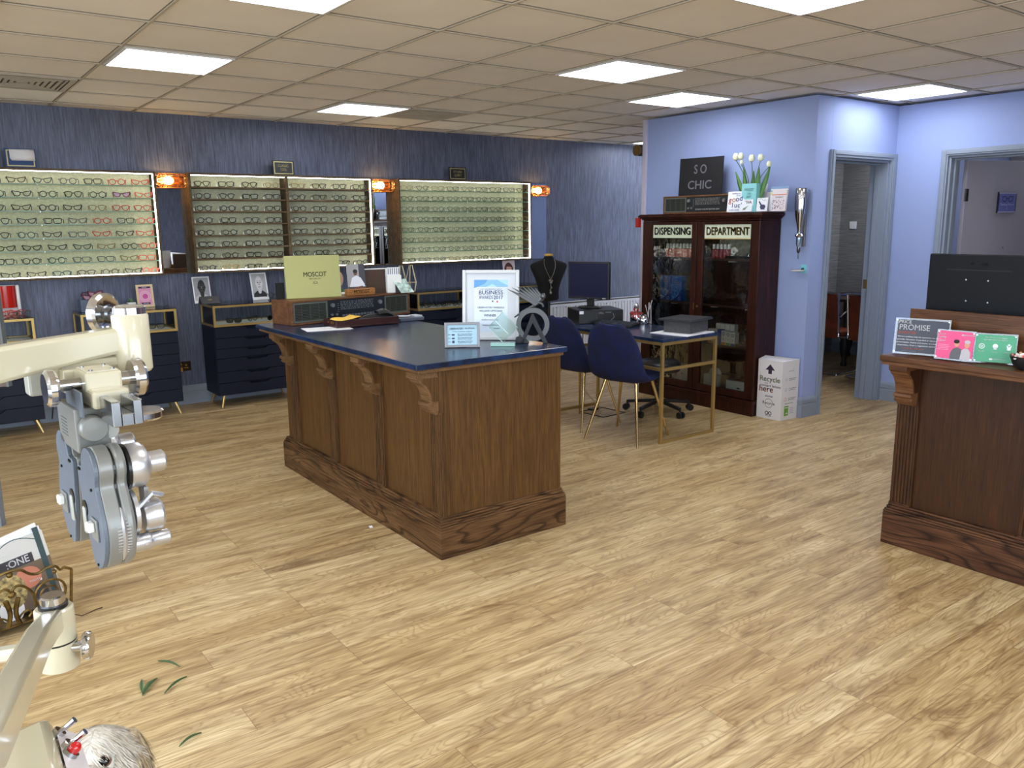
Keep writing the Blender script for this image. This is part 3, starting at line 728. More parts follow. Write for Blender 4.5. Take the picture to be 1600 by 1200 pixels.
for i, (x, l) in enumerate(zip(CUPX, CUPL)):
    o = cp if i == 0 else dup(cp)
    o.location = (x, CUPY, 0); o['label'] = l
def TT(i): return CUPX[i]
zt = .734
k = 0
for ci, n, wh in ((0, 1, 'left edge'), (1, 3, 'second'), (2, 3, 'third'), (4, 8, 'fifth'), (5, 4, 'sixth')):
    for j in range(n):
        x = CUPX[ci] + (-.27 + .54*(j+.5)/n if n > 1 else .1) + (.02 if ci == 2 else 0)
        y = CUPY + (.10 + .13*((j*5) % 3)/2)
        if ci == 1: x = CUPX[ci]+[.22, .1, -.15][j]; y = CUPY+.12
        if ci == 2: y = CUPY + [.09, .12, .1][j]; 
        col = [BK, BN, BK, NB][j % 4]; st = ['square', 'cat', 'round'][j % 3]
        specs(st, col, (x, y, zt), R(-20+17*((j*3) % 4)), '%s %s spectacles, %s from left in the white tray of the %s navy cupboard' % (CN[col], STN[st], ORD[j], wh), 'spectacles laid in the cupboard trays', r=.0032, tint=(18, 16, 18) if ci == 2 and j != 1 else None)
# ================================================================== generic upright card (local: front faces -y, bottom at z = 0)
def card(name, label, cat, loc, rz, w, h, lean=0, thk=.004, edge=None, group=None):
    t = thing(name, label, cat, loc, rz, R(-lean), group)
    MB().box((-w/2, 0, 0), (w/2, thk, h)).build('board', edge or PAPER, t, smooth=False)
    return t
def CM(): return MB()
def ellp(cx, cz, rx, rz, n=16): return [(cx+rx*math.cos(2*PI*i/n), cz+rz*math.sin(2*PI*i/n)) for i in range(n)]
TOPZ = .9085
# items on the cupboards ----------------------------------------------------------
def portrait(t, w, h, m, dark, bg, skin, lower):
    f = MB(); f.rect(-w/2+m, m*2.2, w/2-m, h-m, .0006, 0)
    W = w-2*m; H = h-3.2*m; z0 = m*2.2
    f.flat([(-W*.48, z0), (-W*.44, z0+H*.16), (-W*.2, z0+H*.27), (W*.2, z0+H*.27), (W*.44, z0+H*.16), (W*.48, z0)], .0010, 3)
    f.flat(ellp(0, z0+H*.28, W*.13, H*.14), .0013, 1)
    f.flat(ellp(0, z0+H*.60, W*.24, H*.31, 24), .0016, 1)
    f.flat(ellp(-W*.23, z0+H*.58, W*.04, H*.07), .0013, 1); f.flat(ellp(W*.23, z0+H*.58, W*.04, H*.07), .0013, 1)
    for s in (-1, 1):
        f.flat(ellp(s*W*.10, z0+H*.63, W*.045, H*.02, 10), .0022, 2); f.rect(s*W*.10-W*.06, z0+H*.69, s*W*.10+W*.06, z0+H*.705, .0022, 2)
    f.flat([(-W*.03, z0+H*.64), (-W*.045, z0+H*.51), (W*.045, z0+H*.51), (W*.03, z0+H*.64)], .0020, 4)
    f.rect(-W*.09, z0+H*.42, W*.09, z0+H*.445, .0022, 2)
    f.build('photograph', [bg, dark, skin, lower, mat('mid_grey_%s' % dark.name, tuple(150 if 'pale' in dark.name else 95 for _ in range(3)), .6)], t, smooth=False)
GB = mat('photo_grey', (150, 153, 160), .5); PB = mat('photo_black', (26, 26, 28), .5); PS = mat('photo_pale_skin', (205, 205, 208), .5)
t = card('portrait_card', 'black and white portrait of a dark-skinned man, leaning on the wall above middle cupboard', 'picture', (2.105, 7.45, TOPZ), 0, .15, .235, 12, group=None)
portrait(t, .15, .235, .010, PB, GB, mat('photo_dark_grey', (70, 70, 74), .5), mat('photo_shirt', (186, 188, 192), .5))  # dark grey print for eyes, brows and mouth
t = card('portrait_card', 'black and white portrait of a pale bald man, behind a pair of round spectacles', 'picture', (2.615, 7.42, TOPZ), R(3), .155, .25, 12)
portrait(t, .155, .25, .012, PS, mat('photo_bg_light', (170, 172, 176), .5), PB, PB)
t = thing('name_block', 'black wedge-shaped name block in front of the dark portrait', 'display block', (2.135, 7.33, TOPZ), R(6))
MB().prism([(0, 0), (.075, 0), (.045, .065)], (-.085, 0, 0), (0, 1, 0), (0, 0, 1), 0, .17).build('block', mat('charcoal_block', (30, 31, 36), .45), t, smooth=False, bevel=.003)
f = MB(); f.T = Matrix.Translation((0, .0225, .034)) @ Matrix.Rotation(R(-34.7), 4, 'X'); f.text('RALPH', .012, 0, .0, .001); f.build('lettering', GOLD, t, smooth=False)
specs('round', BK, (2.69, 7.27, TOPZ+.024), R(-12), 'black round spectacles on a clear stand before the pale portrait', 'spectacles on the cupboard tops', r=.0026)
t = thing('spectacle_stand', 'low wire stand holding black round spectacles before the pale portrait', 'stand', (2.69, 7.27, TOPZ), R(-12))
MB().tube([(-.06, -.01, .002), (-.03, .0, .022), (.03, 0, .022), (.06, -.01, .002)], .0022).tube([(-.06, .03, .002), (.06, .03, .002)], .0022).build('wire', BLACK, t)
t = card('framed_print', 'small pink circle print in a pale wood frame above the second cupboard', 'picture', (1.622, 7.42, TOPZ+.0), R(0), .135, .19, 8, .012, mat('pale_wood', (222, 200, 156), .5))
f = MB(); f.rect(-.05, .018, .05, .175, .0006, 0); f.ring(0, .09, .042, .008, .001, 1); f.disc(0, .09, .032, mi=1, off=.0012); f.disc(0, .09, .022, mi=2, off=.0016)
f.rect(-.047, .158, .047, .172, .001, 3); f.rect(-.034, .022, .034, .038, .0018, 3)
f.text('SPACE', .013, 0, .165, .0022, 4); f.text('CIRCLES', .012, 0, .03, .0024, 4)
f.build('print', [mat('pink_print', (222, 150, 186), .6), mat('pale_pink', (232, 178, 204), .6), mat('deep_pink', (206, 84, 156), .6), mat('print_navy', (50, 36, 62), .6), PAPER], t, smooth=False)
def succulent(loc, label, s=1.):
    t = thing('potted_succulent', label, 'plant', loc)
    MB().box((-.03*s, -.03*s, 0), (.03*s, .03*s, .05*s)).build('pot', mat('white_ceramic', (222, 224, 226), .3), t, bevel=.004)
    MB().box((-.026*s, -.026*s, .05*s), (.026*s, .026*s, .0505*s)).build('soil', mat('dark_soil', (40, 30, 24), .9), t, smooth=False)
    m = MB(); rr = random.Random(5)
    for k in range(16):
        a = k*2.4; e = R(75-4*k); L = .045*s*(.7+.3*math.sin(k))
        d = Vector((math.cos(a)*math.cos(e), math.sin(a)*math.cos(e), math.sin(e))); b = Vector((0, 0, .048*s)); sd = d.cross(Vector((0, 0, 1)))
        sd = sd.normalized() if sd.length > .01 else Vector((1, 0, 0)); up = sd.cross(d)
        m.add([b-sd*.004*s, b+sd*.004*s, b+d*L*.5+sd*.008*s, b+d*L, b+d*L*.5-sd*.008*s, b+d*L*.5-up*.004*s], [(0, 1, 2, 3, 4), (1, 0, 5), (2, 1, 5), (3, 2, 5), (4, 3, 5), (0, 4, 5)])
    m.build('leaves', mat('succulent_green', (104, 146, 100), .5), t, smooth=False); return t
succulent((1.50, 7.40, TOPZ), 'small succulent in square white pot beside the pink print')
p = PZ(765/7.27+430, 0, 0)
succulent((PY(536, 455, 7.2).x, 7.2, TOPZ), 'tiny succulent in a white pot behind the yellow book', .9)
# red display with coloured frames, cupboard 0
t = thing('red_display', 'curved glossy red and white display at the far left edge', 'display stand', (.605, 7.42, TOPZ))
m = MB(); P = [(-.09, .01), (-.05, -.02), (0, -.03), (.05, -.02), (.075, .01)]
m.prism([(a, b) for a, b in crom([(a, b, 0) for a, b in P], 4, False) and [(v.x, v.y) for v in crom([(a, b, 0) for a, b in P], 4, False)]] + [(.075, .02), (-.09, .02)], (0, 0, .06), (1, 0, 0), (0, 1, 0), 0, .17)
m.build('panel', mat('glossy_red', (188, 34, 24), .12, coat=.6), t)
MB().box((-.10, .021, 0), (.085, .05, .235)).box((.076, -.02, 0), (.10, .05, .235)).build('surround', mat('white_acrylic', (230, 230, 232), .15), t, bevel=.01)
f = MB(); f.T = Matrix.Translation((-.055, -.0265, .14)) @ Matrix.Rotation(R(90), 4, 'Y'); f.text('LIGHT', .018, 0, 0, .002); f.build('lettering', PAPER, t, smooth=False)
for j, (x, y, c, st) in enumerate(((.58, 7.35, CO, 'square'), (.66, 7.36, RD, 'round'), (.62, 7.28, CO, 'panto'), (.70, 7.27, GR, 'round'))):
    specs(st, c, (x, y, TOPZ+.001), R(-20+15*j), '%s %s spectacles before the red display at the far left' % (CN[c], STN[st])+(' edge, nearest pair' if j == 2 else ''), 'spectacles by the red display', r=.003)
# blue-grey acrylic block with sunglasses, cupboard 1
t = thing('acrylic_stand', 'clear acrylic block stand on the second cupboard, behind the chrome wheel', 'display stand', (1.19, 7.33, TOPZ))
MB().box((-.09, -.05, 0), (-.035, .05, .10)).build('block', mat('blue_grey_block', (62, 78, 104), .2), t, bevel=.003)
g = MB()
for a, b in (((-.03, -.06, 0), (-.027, .06, .085)), ((.10, -.06, 0), (.103, .06, .085))): g.box(a, b)
g.box((-.03, -.06, .085), (.103, .06, .088)).build('shelf', GLASSP, t, smooth=False)
for j, (x, z, c) in enumerate(((1.19, .09, PU), (1.25, .09, GR), (1.22, .118, PU))):
    specs('cat', c, (x, 7.31+.05*(j == 1), TOPZ+z), R(-14+20*j), '%s cat-eye spectacles on the acrylic stand, %s' % (CN[c], ['front pair', 'rear pair', 'topmost pair'][j]), 'spectacles on the acrylic stand', r=.004, tint=(190, 150, 170))
# blonde portrait, cupboard 5
p0 = PY(797, 414, 7.40)
t = card('portrait_card', 'colour portrait card of a smiling dark-haired woman behind the award frame', 'picture', (5.47, 7.42, TOPZ), 0, .165, .27, 8)
f = MB(); f.rect(-.078, .005, .078, .265, .0006, 0); f.flat(ellp(-.005, .155, .062, .085, 24), .001, 1); f.flat([(-.06, .15), (-.07, .06), (-.02, .03), (.065, .03), (.072, .14), (.03, .2)], .0011, 1)
f.flat(ellp(-.002, .165, .036, .052, 20), .0016, 2); f.flat([(-.04, .20), (0, .225), (.04, .2), (.03, .19), (-.03, .195)], .002, 1); f.flat([(-.075, .008), (-.04, .07), (.05, .07), (.075, .008)], .0013, 3)
f.rect(-.014, .138, .014, .144, .0022, 4)
for s in (-1, 1): f.flat(ellp(s*.014, .175, .008, .003, 8), .0022, 5)
f.build('photograph', [mat('rose_bg', (226, 206, 206), .5), mat('auburn', (84, 44, 42), .5), mat('skin_print', (226, 178, 160), .5), mat('blush_cloth', (210, 180, 180), .5), mat('lip_print', (170, 60, 70), .5), DARK], t, smooth=False)
# geometric wire lantern + diffuser bottle on cupboard 4's left
t = thing('wire_lantern', 'geometric gold wire lantern with small bottle, behind the counter radio', 'ornament', (4.07, 7.30, TOPZ))
m = MB()
lv = [(.02, .26), (.065, .09), (.045, 0.003)]
for s in (-.055, .06):
    pr = [[(s+(r_ if s < 0 else r_*.9)*math.cos(R(a)), .9*r_*math.sin(R(a)), h) for a in range(0, 360, 72)] for r_, h in lv]
    for ring_ in pr: m.tube(ring_, .0026, 5, True)
    for q in range(5):
        m.tube([pr[0][q], pr[1][q]], .0026, 5); m.tube([pr[1][q], pr[2][q]], .0026, 5)
m.build('wire', mat('pale_gold_wire', (214, 204, 166), .35, .7), t)
MB().box((-.022, -.02, 0), (.022, .02, .05)).cyl((0, 0, .05), (0, 0, .062), .009).build('bottle', mat('diffuser_glass', (30, 26, 26), .15), t, bevel=.004)
MB().box((-.018, -.0212, .01), (.018, -.0202, .04)).build('bottle_label', PAPER, t, smooth=False)
t = thing('round_mirror', 'round pink vanity mirror peeping from behind the yellow book', 'mirror', (PY(524, 448, 7.3).x, 7.32, TOPZ))
MB().lathe([(.001, -.004), (.095, -.004), (.095, .004), (.001, .004)], (0, 0, .155), (0, 1, .15), 32).build('disc', mat('blush_disc', (196, 160, 140), .3), t)
MB().cyl((0, 0, 0), (0, 0, .008), .05).cyl((0, 0, .008), (0, 0, .06), .006).build('foot', BLACK, t)

# ================================================================== WOODEN COUNTERS
def counter(name, label, loc, L, D, pil, wp, wh, wd, topm, topx, top_y0, top_y1, face_top, edge):
    t = thing(name, label, 'counter', loc)
    MB().box((0, 0, 0), (D, L, .158)).build('plinth', wh, t, smooth=False, bevel=.003)
    m = MB().box((-.0, -.0, .1585), (D, L, .170)).box((.004, .004, .170), (D-.004, L-.004, .180)).box((.012, .010, .180), (D-.01, L-.01, .193)).box((.018, .015, .193), (D-.014, L-.014, .205))
    m.build('plinth_moulding', wh, t, smooth=False, bevel=.004)
    MB().box((.040, .022, .19), (D-.02, L-.02, face_top)).build('body', wp, t, smooth=False, bevel=.002)
    MB().box((.022, .018, .205), (.040, .060, face_top)).build('corner_strip', wd, t, smooth=False, bevel=.002)
    for y in pil:
        m = MB(); w = .052
        m.box((.024, y-w, .205), (.041, y+w, .715))
        for k in range(6): m.box((.0185, y-.0440+k*.0157, .215), (.0245, y-.0440+k*.0157+.0088, .70))
        m.box((.0165, y-w, .70), (.026, y+w, .715)); m.box((.0165, y-w, .205), (.026, y+w, .215))
        m.build('pilaster', wd, t, smooth=False, bevel=.0015)
        m = MB(); w = .043
        P = [(0, face_top), (.125, face_top), (.125, face_top-.028), (.112, face_top-.036), (.106, face_top-.044)]
        cur = [(v.x, v.y) for v in crom([(.104, face_top-.048, 0), (.083, face_top-.062, 0), (.064, face_top-.088, 0), (.053, face_top-.118, 0), (.050, face_top-.142, 0)], 4, False)]
        P += cur + [(.066, face_top-.146), (.068, face_top-.160), (.056, face_top-.166), (.054, face_top-.174), (.060, face_top-.178), (.050, face_top-.188), (.034, face_top-.194), (.026, face_top-.204), (0, face_top-.208)]
        m.prism([(a, b) for a, b in P], (.026, y+w, 0), (-1, 0, 0), (0, 0, 1), -2*w, 0)
        inner = [(.006, face_top-.02)] + [(a-.010, b+.004) for a, b in cur[:-2]][::1] + [(.034, face_top-.150), (.006, face_top-.150)]
        m.build('corbel', edge, t, smooth=False, bevel=.002)  # lighter wood than the panels: light on the curved fronts put into colour
        MB().prism([(max(a-.012, .004), b) for a, b in cur] + [(.004, face_top-.142), (.004, face_top-.03), (.09, face_top-.03)], (.026, y+w+.002, 0), (-1, 0, 0), (0, 0, 1), -2*w-.004, 0).build('corbel_panel', wp, t, smooth=False)
        MB().box((.020, y-.05, .715), (.041, y+.05, face_top-.001)).build('corbel_board', wd, t, smooth=False)
    MB().box((topx[0]+.014, top_y0+.012, face_top), (topx[1]-.012, top_y1-.012, face_top+.018)).build('top_moulding', edge, t, smooth=False, bevel=.004)
    return t
WE = wood('oak_edge_lit_corbel', (92, 66, 41), (114, 84, 54), (132, 100, 68), (4, 1, 9), 3)  # oak of the top edge; on corbels its lighter tone paints in light
K1 = counter('service_counter', 'wooden counter with navy marbled top and carved corbels in the middle of the room', (1.882, 3.128, 0), 1.985, .772,
    [.062, .64, 1.222, 1.80], WOODV, WOODH, WOODD, BLUETOP, (-.112, .762), -.018, 2.03, .910, WE)
MB().box((-.114, -.020, .9285), (.764, 2.035, .955)).build('worktop', BLUETOP, K1, smooth=False, bevel=.004)
WV2 = wood('dark_stained_panel', (46, 24, 9), (60, 33, 12), (72, 41, 17), (26, 26, 1.3), 2.2, warp=.8)
WH2 = wood('dark_ash_moulding', (62, 36, 21), (84, 53, 34), (104, 70, 46), (1.1, 1.1, 9), 1.5, rings=14, ringc=(60, 36, 24), warp=.4)
WD2 = wood('dark_oak_trim', (46, 26, 13), (66, 39, 20), (82, 50, 27), (9, 9, 1), 2.6)
K2 = counter('reception_counter', 'dark wooden reception counter at the right edge with carved corbel', (3.728, -1.01, 0), 3.0, .13,
    [2.93, 2.35, 1.77, 1.19], WV2, WH2, WD2, None, (-.155, .13), 0, 3.0, .910, wood('edge_lit_corbel_oak', (84, 50, 30), (108, 70, 44), (126, 88, 58), (4, 1, 9), 3))  # corbels paler than the counter, their lit look put into the wood colour
WT2 = wood('reception_top_wood', (70, 42, 26), (96, 62, 40), (114, 76, 50), (9, 1, 9), 2.4, rough=.3)
MB().box((-.155, -.01, .9285), (.13, 2.99, .955)).build('ledge', WT2, K2, smooth=False, bevel=.004)
MB().box((.040, 0, .956), (.062, 2.965, 1.157)).build('riser', WT2, K2, smooth=False, bevel=.002)
MB().box((.115, .0, .715), (.90, 2.96, .74)).build('desktop', WT2, K2, smooth=False, bevel=.002)
MB().box((.22, 2.93, 0), (.88, 2.955, .713)).box((.22, .02, 0), (.88, .045, .713)).build('end_panel', WV2, K2, smooth=False)

# ---- vintage radios
def radio():
    t = thing('vintage_radio', 'x', 'radio', (0, 0, 0), group='vintage wooden stereo radios')
    w, h, d = .47, .152, .235; WR = wood('radio_walnut', (84, 54, 34), (110, 74, 48), (130, 92, 62), (2, 8, 8), 3)
    MB().box((-w, 0, 0), (w, d, .012)).box((-w, 0, h-.012), (w, d, h)).box((-w, 0, .012), (-w+.014, d, h-.012)).box((w-.014, 0, .012), (w, d, h-.012)).box((-w+.014, .03, .012), (w-.014, d, h-.012)).build('case', WR, t, smooth=False, bevel=.002)
    GM = mat('radio_grey_trim', (96, 100, 92), .45, .3); GD = mat('grille_dark', (30, 33, 30), .8); GS = mat('grille_slat', (64, 68, 60), .6); CP = mat('radio_panel', (36, 40, 44), .35, .3); SV = mat('radio_silver', (150, 154, 156), .35, .8)
    xa, xb = -w+.014+.94*.268, -w+.014+.94*.755
    for a, b in ((-w+.016, xa), (xb, w-.016)):
        MB().frame(a, .014, b, h-.014, .010, .002, .012).build('grille_frame', GM, t, smooth=False)
        g = MB().box((a+.01, .012, .02), (b-.01, .028, h-.02), 1)
        for k in range(11): g.box((a+.01, .006, .028+k*.0096), (b-.01, .012, .031+k*.0096), 0)
        for k in range(1, 4): x = a+(b-a)*k/4; g.box((x-.001, .004, .024), (x+.001, .012, h-.024), 0)
        g.build('speaker_grille', [GS, GD], t, smooth=False)
    MB().box((xa+.002, .004, .014), (xb-.002, .028, h-.014)).build('control_panel', CP, t, smooth=False)
    f = MB(); f.T = Matrix.Translation((0, .004, 0)); rr = random.Random(11)
    for r_ in range(6):
        x = xa+.10; z = h-.030-r_*.0098
        while x < xb-.10:
            ww = rr.uniform(.006, .022); f.rect(x, z, x+ww, z+.0042, .0008); x += ww+rr.uniform(.004, .009)
    for r_ in range(5): f.rect(xa+.075, .06+r_*.013, xa+.088, .063+r_*.013, .0008)
    f.build('dial_scale', SV, t, smooth=False)
    k = MB()
    for x, z, r_ in ((xa+.035, h-.045, .013), (xb-.045, h-.05, .014)): k.cyl((x, .004, z), (x, -.012, z), r_, n=18)
    k.build('knob', SV, t)
    k = MB()
    for i in range(11): k.box((xa+.11+i*.024, -.004, .028), (xa+.126+i*.024, .004, .040))
    for i in range(2): k.cyl((xa+.03+i*.035, .004, .045), (xa+.03+i*.035, -.008, .045), .008, n=12)
    k.build('push_button', SV, t, smooth=False); return t
r1 = radio(); r1.location = (2.367, 4.957, .956); r1.rotation_euler = (0, 0, R(9.5)); r1['label'] = 'long wooden vintage radio on the navy counter top, under the yellow book'
r2 = dup(r1, (5.50, 4.69, 1.640), R(-90), 'long vintage radio on top of the mahogany cabinet, under the black sign')
RT = .956+.1525
def on1(px, py, z): v = PZ(px, py, z); return v
# black folded board behind yellow book
t = card('black_board', 'tall black board leaning behind the yellow book, left of the radio', 'board', (1.925, 5.10, .957), R(9.5), .06, .255, 0, .006, DARK)
t.rotation_euler = (0, 0, R(9.5))
# MOSCOT book
bl = PZ(447, 470, RT); br_ = PZ(524, 467.5, RT)
d = (br_-bl); bw = .355; rz = R(-9)
t = thing('yellow_book', 'large pale yellow MOSCOT book standing upright on the counter radio', 'book', (1.93+bw/2*math.cos(rz)+.02, 5.03, RT+.0005), rz, R(-4))
YM = mat('pale_yellow_cover', (168, 167, 104), .5)
MB().box((-bw/2, 0, 0), (bw/2, .026, .272)).build('cover', YM, t, smooth=False, bevel=.002)
MB().box((-bw/2+.004, .003, .003), (bw/2+.001, .023, .2725)).build('page_block', mat('book_pages', (236, 236, 190), .7), t, smooth=False)
f = MB(); f.text('MOSCOT', .042, .012, .150, .001, 0, extr=0, wmax=.150); f.text('NEW YORK CITY', .010, .012, .122, .001); f.ring(.012, .100, .011, .003, .001, 0, 16, .006); f.rect(-.006, .092, .030, .094, .001)
f.build('lettering', DARK, t, smooth=False)
f = MB().rect(-bw/2+.012, 0.001, -bw/2+.013, .271, .0004); f.build('hinge_line', mat('yellow_crease', (176, 172, 104), .5), t, smooth=False)
# MOSCOT wooden block, with postcard
p = PZ(551, 466, RT)
WB = wood('honey_wood_block', (140, 92, 46), (168, 114, 62), (186, 132, 78), (1, 8, 8), 3)
t = thing('wooden_nameplate', 'honey-coloured MOSCOT wooden block standing on the radio beside the book', 'nameplate', (2.445, 4.995, RT+.0005), R(4))
MB().box((-.105, 0, 0), (.105, .045, .044)).build('block', WB, t, smooth=False, bevel=.005)
f = MB(); f.text('MOSCOT', .034, .0, .023, .001, wmax=.12); f.text('-', .03, -.08, .023, .001); f.text('-', .03, .08, .023, .001); f.build('lettering', DARK, t, smooth=False)
t = card('photo_card', 'photo card of a seated man in white shirt, slotted in the wooden block', 'picture', (2.44, 5.045, RT+.0005), R(-6), .125, .205, 8, .003)
f = MB(); f.T = Matrix.Translation((0, 0, 0))
f.rect(-.0625, 0, .0625, .205, .0005, 0); f.rect(.02, .06, .0625, .205, .0008, 4); f.flat([(-.05, .06), (-.03, .115), (.0, .13), (.03, .115), (.055, .07), (.055, .05), (-.05, .05)], .001, 1)
f.flat(ellp(-.005, .148, .014, .019), .0014, 2); f.flat(ellp(-.005, .158, .016, .013), .0017, 3); f.rect(-.0625, 0, .0625, .055, .0014, 5)
f.flat([(-.02, .05), (.04, .06), (.045, .045), (-.01, .04)], .0018, 2)
f.build('photograph', [mat('photo_wall', (156, 154, 156), .5), mat('photo_white_shirt', (216, 218, 226), .5), mat('photo_brown_skin', (110, 70, 56), .5), PB, mat('photo_dark_curtain', (62, 62, 70), .5), mat('photo_table', (74, 66, 66), .5)], t, smooth=False)
# brown board, white leaflet rack, angled leaflet
t = card('brown_board', 'brown board with white top edge standing behind the photo card', 'board', (2.60, 5.10, RT+.0005), R(-4), .17, .16, 3, .012, mat('brown_back', (66, 46, 30), .6))
MB().box((-.087, -.002, .161), (.087, .014, .168)).build('top_edge', WHITE, t, smooth=False)
t = thing('leaflet_holder', 'white open leaflet holder standing on the right end of the radio', 'holder', (2.715, 5.035, RT+.0005), R(-14))
MB().box((-.05, 0, 0), (.05, .004, .12)).box((-.05, .045, 0), (.05, .049, .165)).box((-.05, .004, 0), (-.046, .045, .12)).box((.046, .004, 0), (.05, .045, .12)).box((-.046, .004, 0), (.046, .045, .003)).build('box', WHITE, t, smooth=False)
f = MB().box((-.045, .018, .004), (.045, .030, .172), 0)
for k in range(6): f.box((-.04+.015*k, .0172, .125), (-.034+.015*k, .0178, .168), 1)
f.build('leaflets', [PAPER, INKG], t, smooth=False)
t = thing('tilted_leaflet', 'pale green photo leaflet propped at a slant on black wedge, right end of radio', 'leaflet', (2.775, 4.965, RT+.0005), R(8))
MB().prism([(0, 0), (.10, 0), (.10, .085), (.09, .085)], (-.045, 0, 0), (0, 1, 0), (0, 0, 1), 0, .09).build('wedge', BLACK, t, smooth=False)
f = MB(); f.add([(-.055, -.003, .001), (.055, -.003, .001), (.055, .09, .089), (-.055, .09, .089)], [(0, 1, 2, 3)]); f.build('sheet', mat('pale_green_print', (176, 200, 192), .5, noise=.25, nscale=30), t, smooth=False, solid=.002)
# tray of the counter: wooden case with glasses pouch, yellow note, papers, silver tray
CT1 = .9555
t = thing('wooden_case', 'shallow dark mahogany case lying open on the navy counter', 'box', (2.27, 4.66, CT1), R(-1))
MG2 = mat('dark_mahogany', (50, 20, 18), .3, coat=.3)
MB().box((-.21, -.10, 0), (.21, .10, .008)).box((-.21, -.10, .008), (.21, -.09, .045)).box((-.21, .09, .008), (.21, .10, .045)).box((-.21, -.09, .008), (-.20, .09, .045)).box((.20, -.09, .008), (.21, .09, .045)).build('case', MG2, t, smooth=False, bevel=.0015)
MB().box((-.199, -.089, .008), (.199, .089, .016)).build('lining', mat('case_lining', (24, 24, 28), .9), t, smooth=False)
MB().cyl((-.211, -.03, .026), (-.216, -.03, .026), .009).cyl((-.211, .02, .028), (-.214, .02, .028), .005).build('lock', BR, t)
t = thing('glasses_pouch', 'soft black leather glasses pouch lying in the open mahogany case', 'pouch', (2.385, 4.66, CT1+.0165), R(-4))
m = MB()
for i in range(13):
    for j in range(9):
        u = i/12; v = j/8*2-1; m.v.append(Vector((-.13+.24*u, v*.045*(1-.35*(1-u)**2), .004+.058*math.sin(PI*min(1, u*.9+.08))**.7*(1-v*v)*(.5+.6*u)+.006*math.sin(u*9))))
for i in range(12):
    for j in range(8): a = i*9+j; m.f.append((a, a+9, a+10, a+1)); m.m.append(0)
LEA = mat('black_leather', (24, 25, 30), .5, bump=.2, bscale=200)
m.build('pouch', LEA, t, solid=.003, sub=1)
m = MB()
for i in range(9):
    for j in range(7):
        u = i/8; v = j/6*2-1; m.v.append(Vector((-.01+.11*u, v*.05, .058+.022*math.sin(u*PI)*(1-v*v*.3)-.035*max(0, abs(v)-.5)-.02*u)))
for i in range(8):
    for j in range(6): a = i*7+j; m.f.append((a, a+7, a+8, a+1)); m.m.append(0)
m.build('flap', LEA, t, solid=.003, sub=1)
MB().cyl((.04, -.03, .066), (.04, -.034, .07), .006).build('press_stud', CHROME, t)
t = thing('yellow_cleaning_cloth', 'yellow cleaning cloth draped over the corner of the mahogany case', 'cloth', (2.135, 4.60, CT1+.046), R(20))
m = MB(); n = 8
for i in range(n+1):
    for j in range(n+1):
        x = -.085+.17*i/n; y = -.05+.10*j/n
        m.v.append(Vector((x, y, .002+.012*(i/n)**2+.006*math.sin(i*.8)*(j/n)+.010*max(0, (j/n)-.5))))
for i in range(n):
    for j in range(n): a = i*(n+1)+j; m.f.append((a, a+n+1, a+n+2, a+1)); m.m.append(0)
m.build('cloth', mat('yellow_cloth', (232, 190, 78), .8), t, solid=.001)
f = MB(); f.T = Matrix.Translation((.01, -.005, .0125)) @ Matrix.Rotation(R(-90), 4, 'X') @ Matrix.Rotation(R(6), 4, 'Y'); f.text('OPTICAL CO', .016, 0, .0, .003, wmax=.06); f.text('-', .02, 0, -.02, .003); f.build('lettering', DARK, t, smooth=False)
t = thing('white_papers', 'white loose papers lying under the mahogany case, left end of counter', 'paper', (2.035, 4.625, CT1), R(-10))
MB().box((-.155, -.11, 0), (.12, .07, .0012)).build('sheet', PAPER, t, smooth=False); MB().add([(-.14, -.12, .0014), (.10, -.135, .0014), (.12, .04, .0014), (-.12, .05, .0014), (-.14, -.12, .0026), (.10, -.135, .0026), (.12, .04, .0026), (-.12, .05, .0026)], [(0, 3, 2, 1), (4, 5, 6, 7), (0, 1, 5, 4), (1, 2, 6, 5), (2, 3, 7, 6), (3, 0, 4, 7)]).build('sheet', PAPER, t, smooth=False)
for o_ in [x for x in COL.objects if x.name.startswith(('wooden_case', 'yellow_cleaning'))]: o_.location.z += .0028
bpy.data.objects['glasses_pouch'].location.z += .0028
t = thing('measuring_tray', 'flat silver grey measuring tray at the far right edge of counter', 'tray', (2.60, 4.68, CT1), R(2))
MB().box((-.075, -.055, 0), (.105, .055, .022)).build('tray', mat('silver_grey_tray', (96, 104, 120), .35, .4), t, bevel=.004)
MB().lathe([(.035, .0), (.045, .008), (.038, .010), (.03, .002)], (-.02, 0, .0225), n=24).box((.04, -.04, .0225), (.10, .04, .031)).build('pad', mat('pale_grey_pad', (188, 196, 208), .4), t, bevel=.001)
# ---- award certificate frame
p0 = PZ(723, 531, CT1); p1 = PZ(811, 531.5, CT1); v = p1-p0; W = v.length; rz = math.atan2(v.y, v.x)
H = .372
t = thing('award_certificate', 'large white framed business awards certificate standing on the navy counter', 'picture frame', ((p0.x+p1.x)/2, (p0.y+p1.y)/2, CT1+.0008), rz, R(-7))
FW = mat('white_satin_frame', (200, 203, 206), .35)
MB().frame(-W/2, 0, W/2, H, .018, -.012, .008).build('frame', FW, t, smooth=False, bevel=.003)
MB().box((-W/2+.018, 0, .018), (W/2-.018, .006, H-.018)).build('mount', mat('mount_board', (200, 205, 212), .7), t, smooth=False)
MB().prism([(0, .02), (.09, .02), (0, .22)], (0, .010, 0), (0, 1, 0), (0, 0, 1), -.002, .002).build('strut', BLACK, t, smooth=False)
f = MB(); a = W/2-.062; f.rect(-a, .045, a, H-.052, .0008, 0); top = H-.052
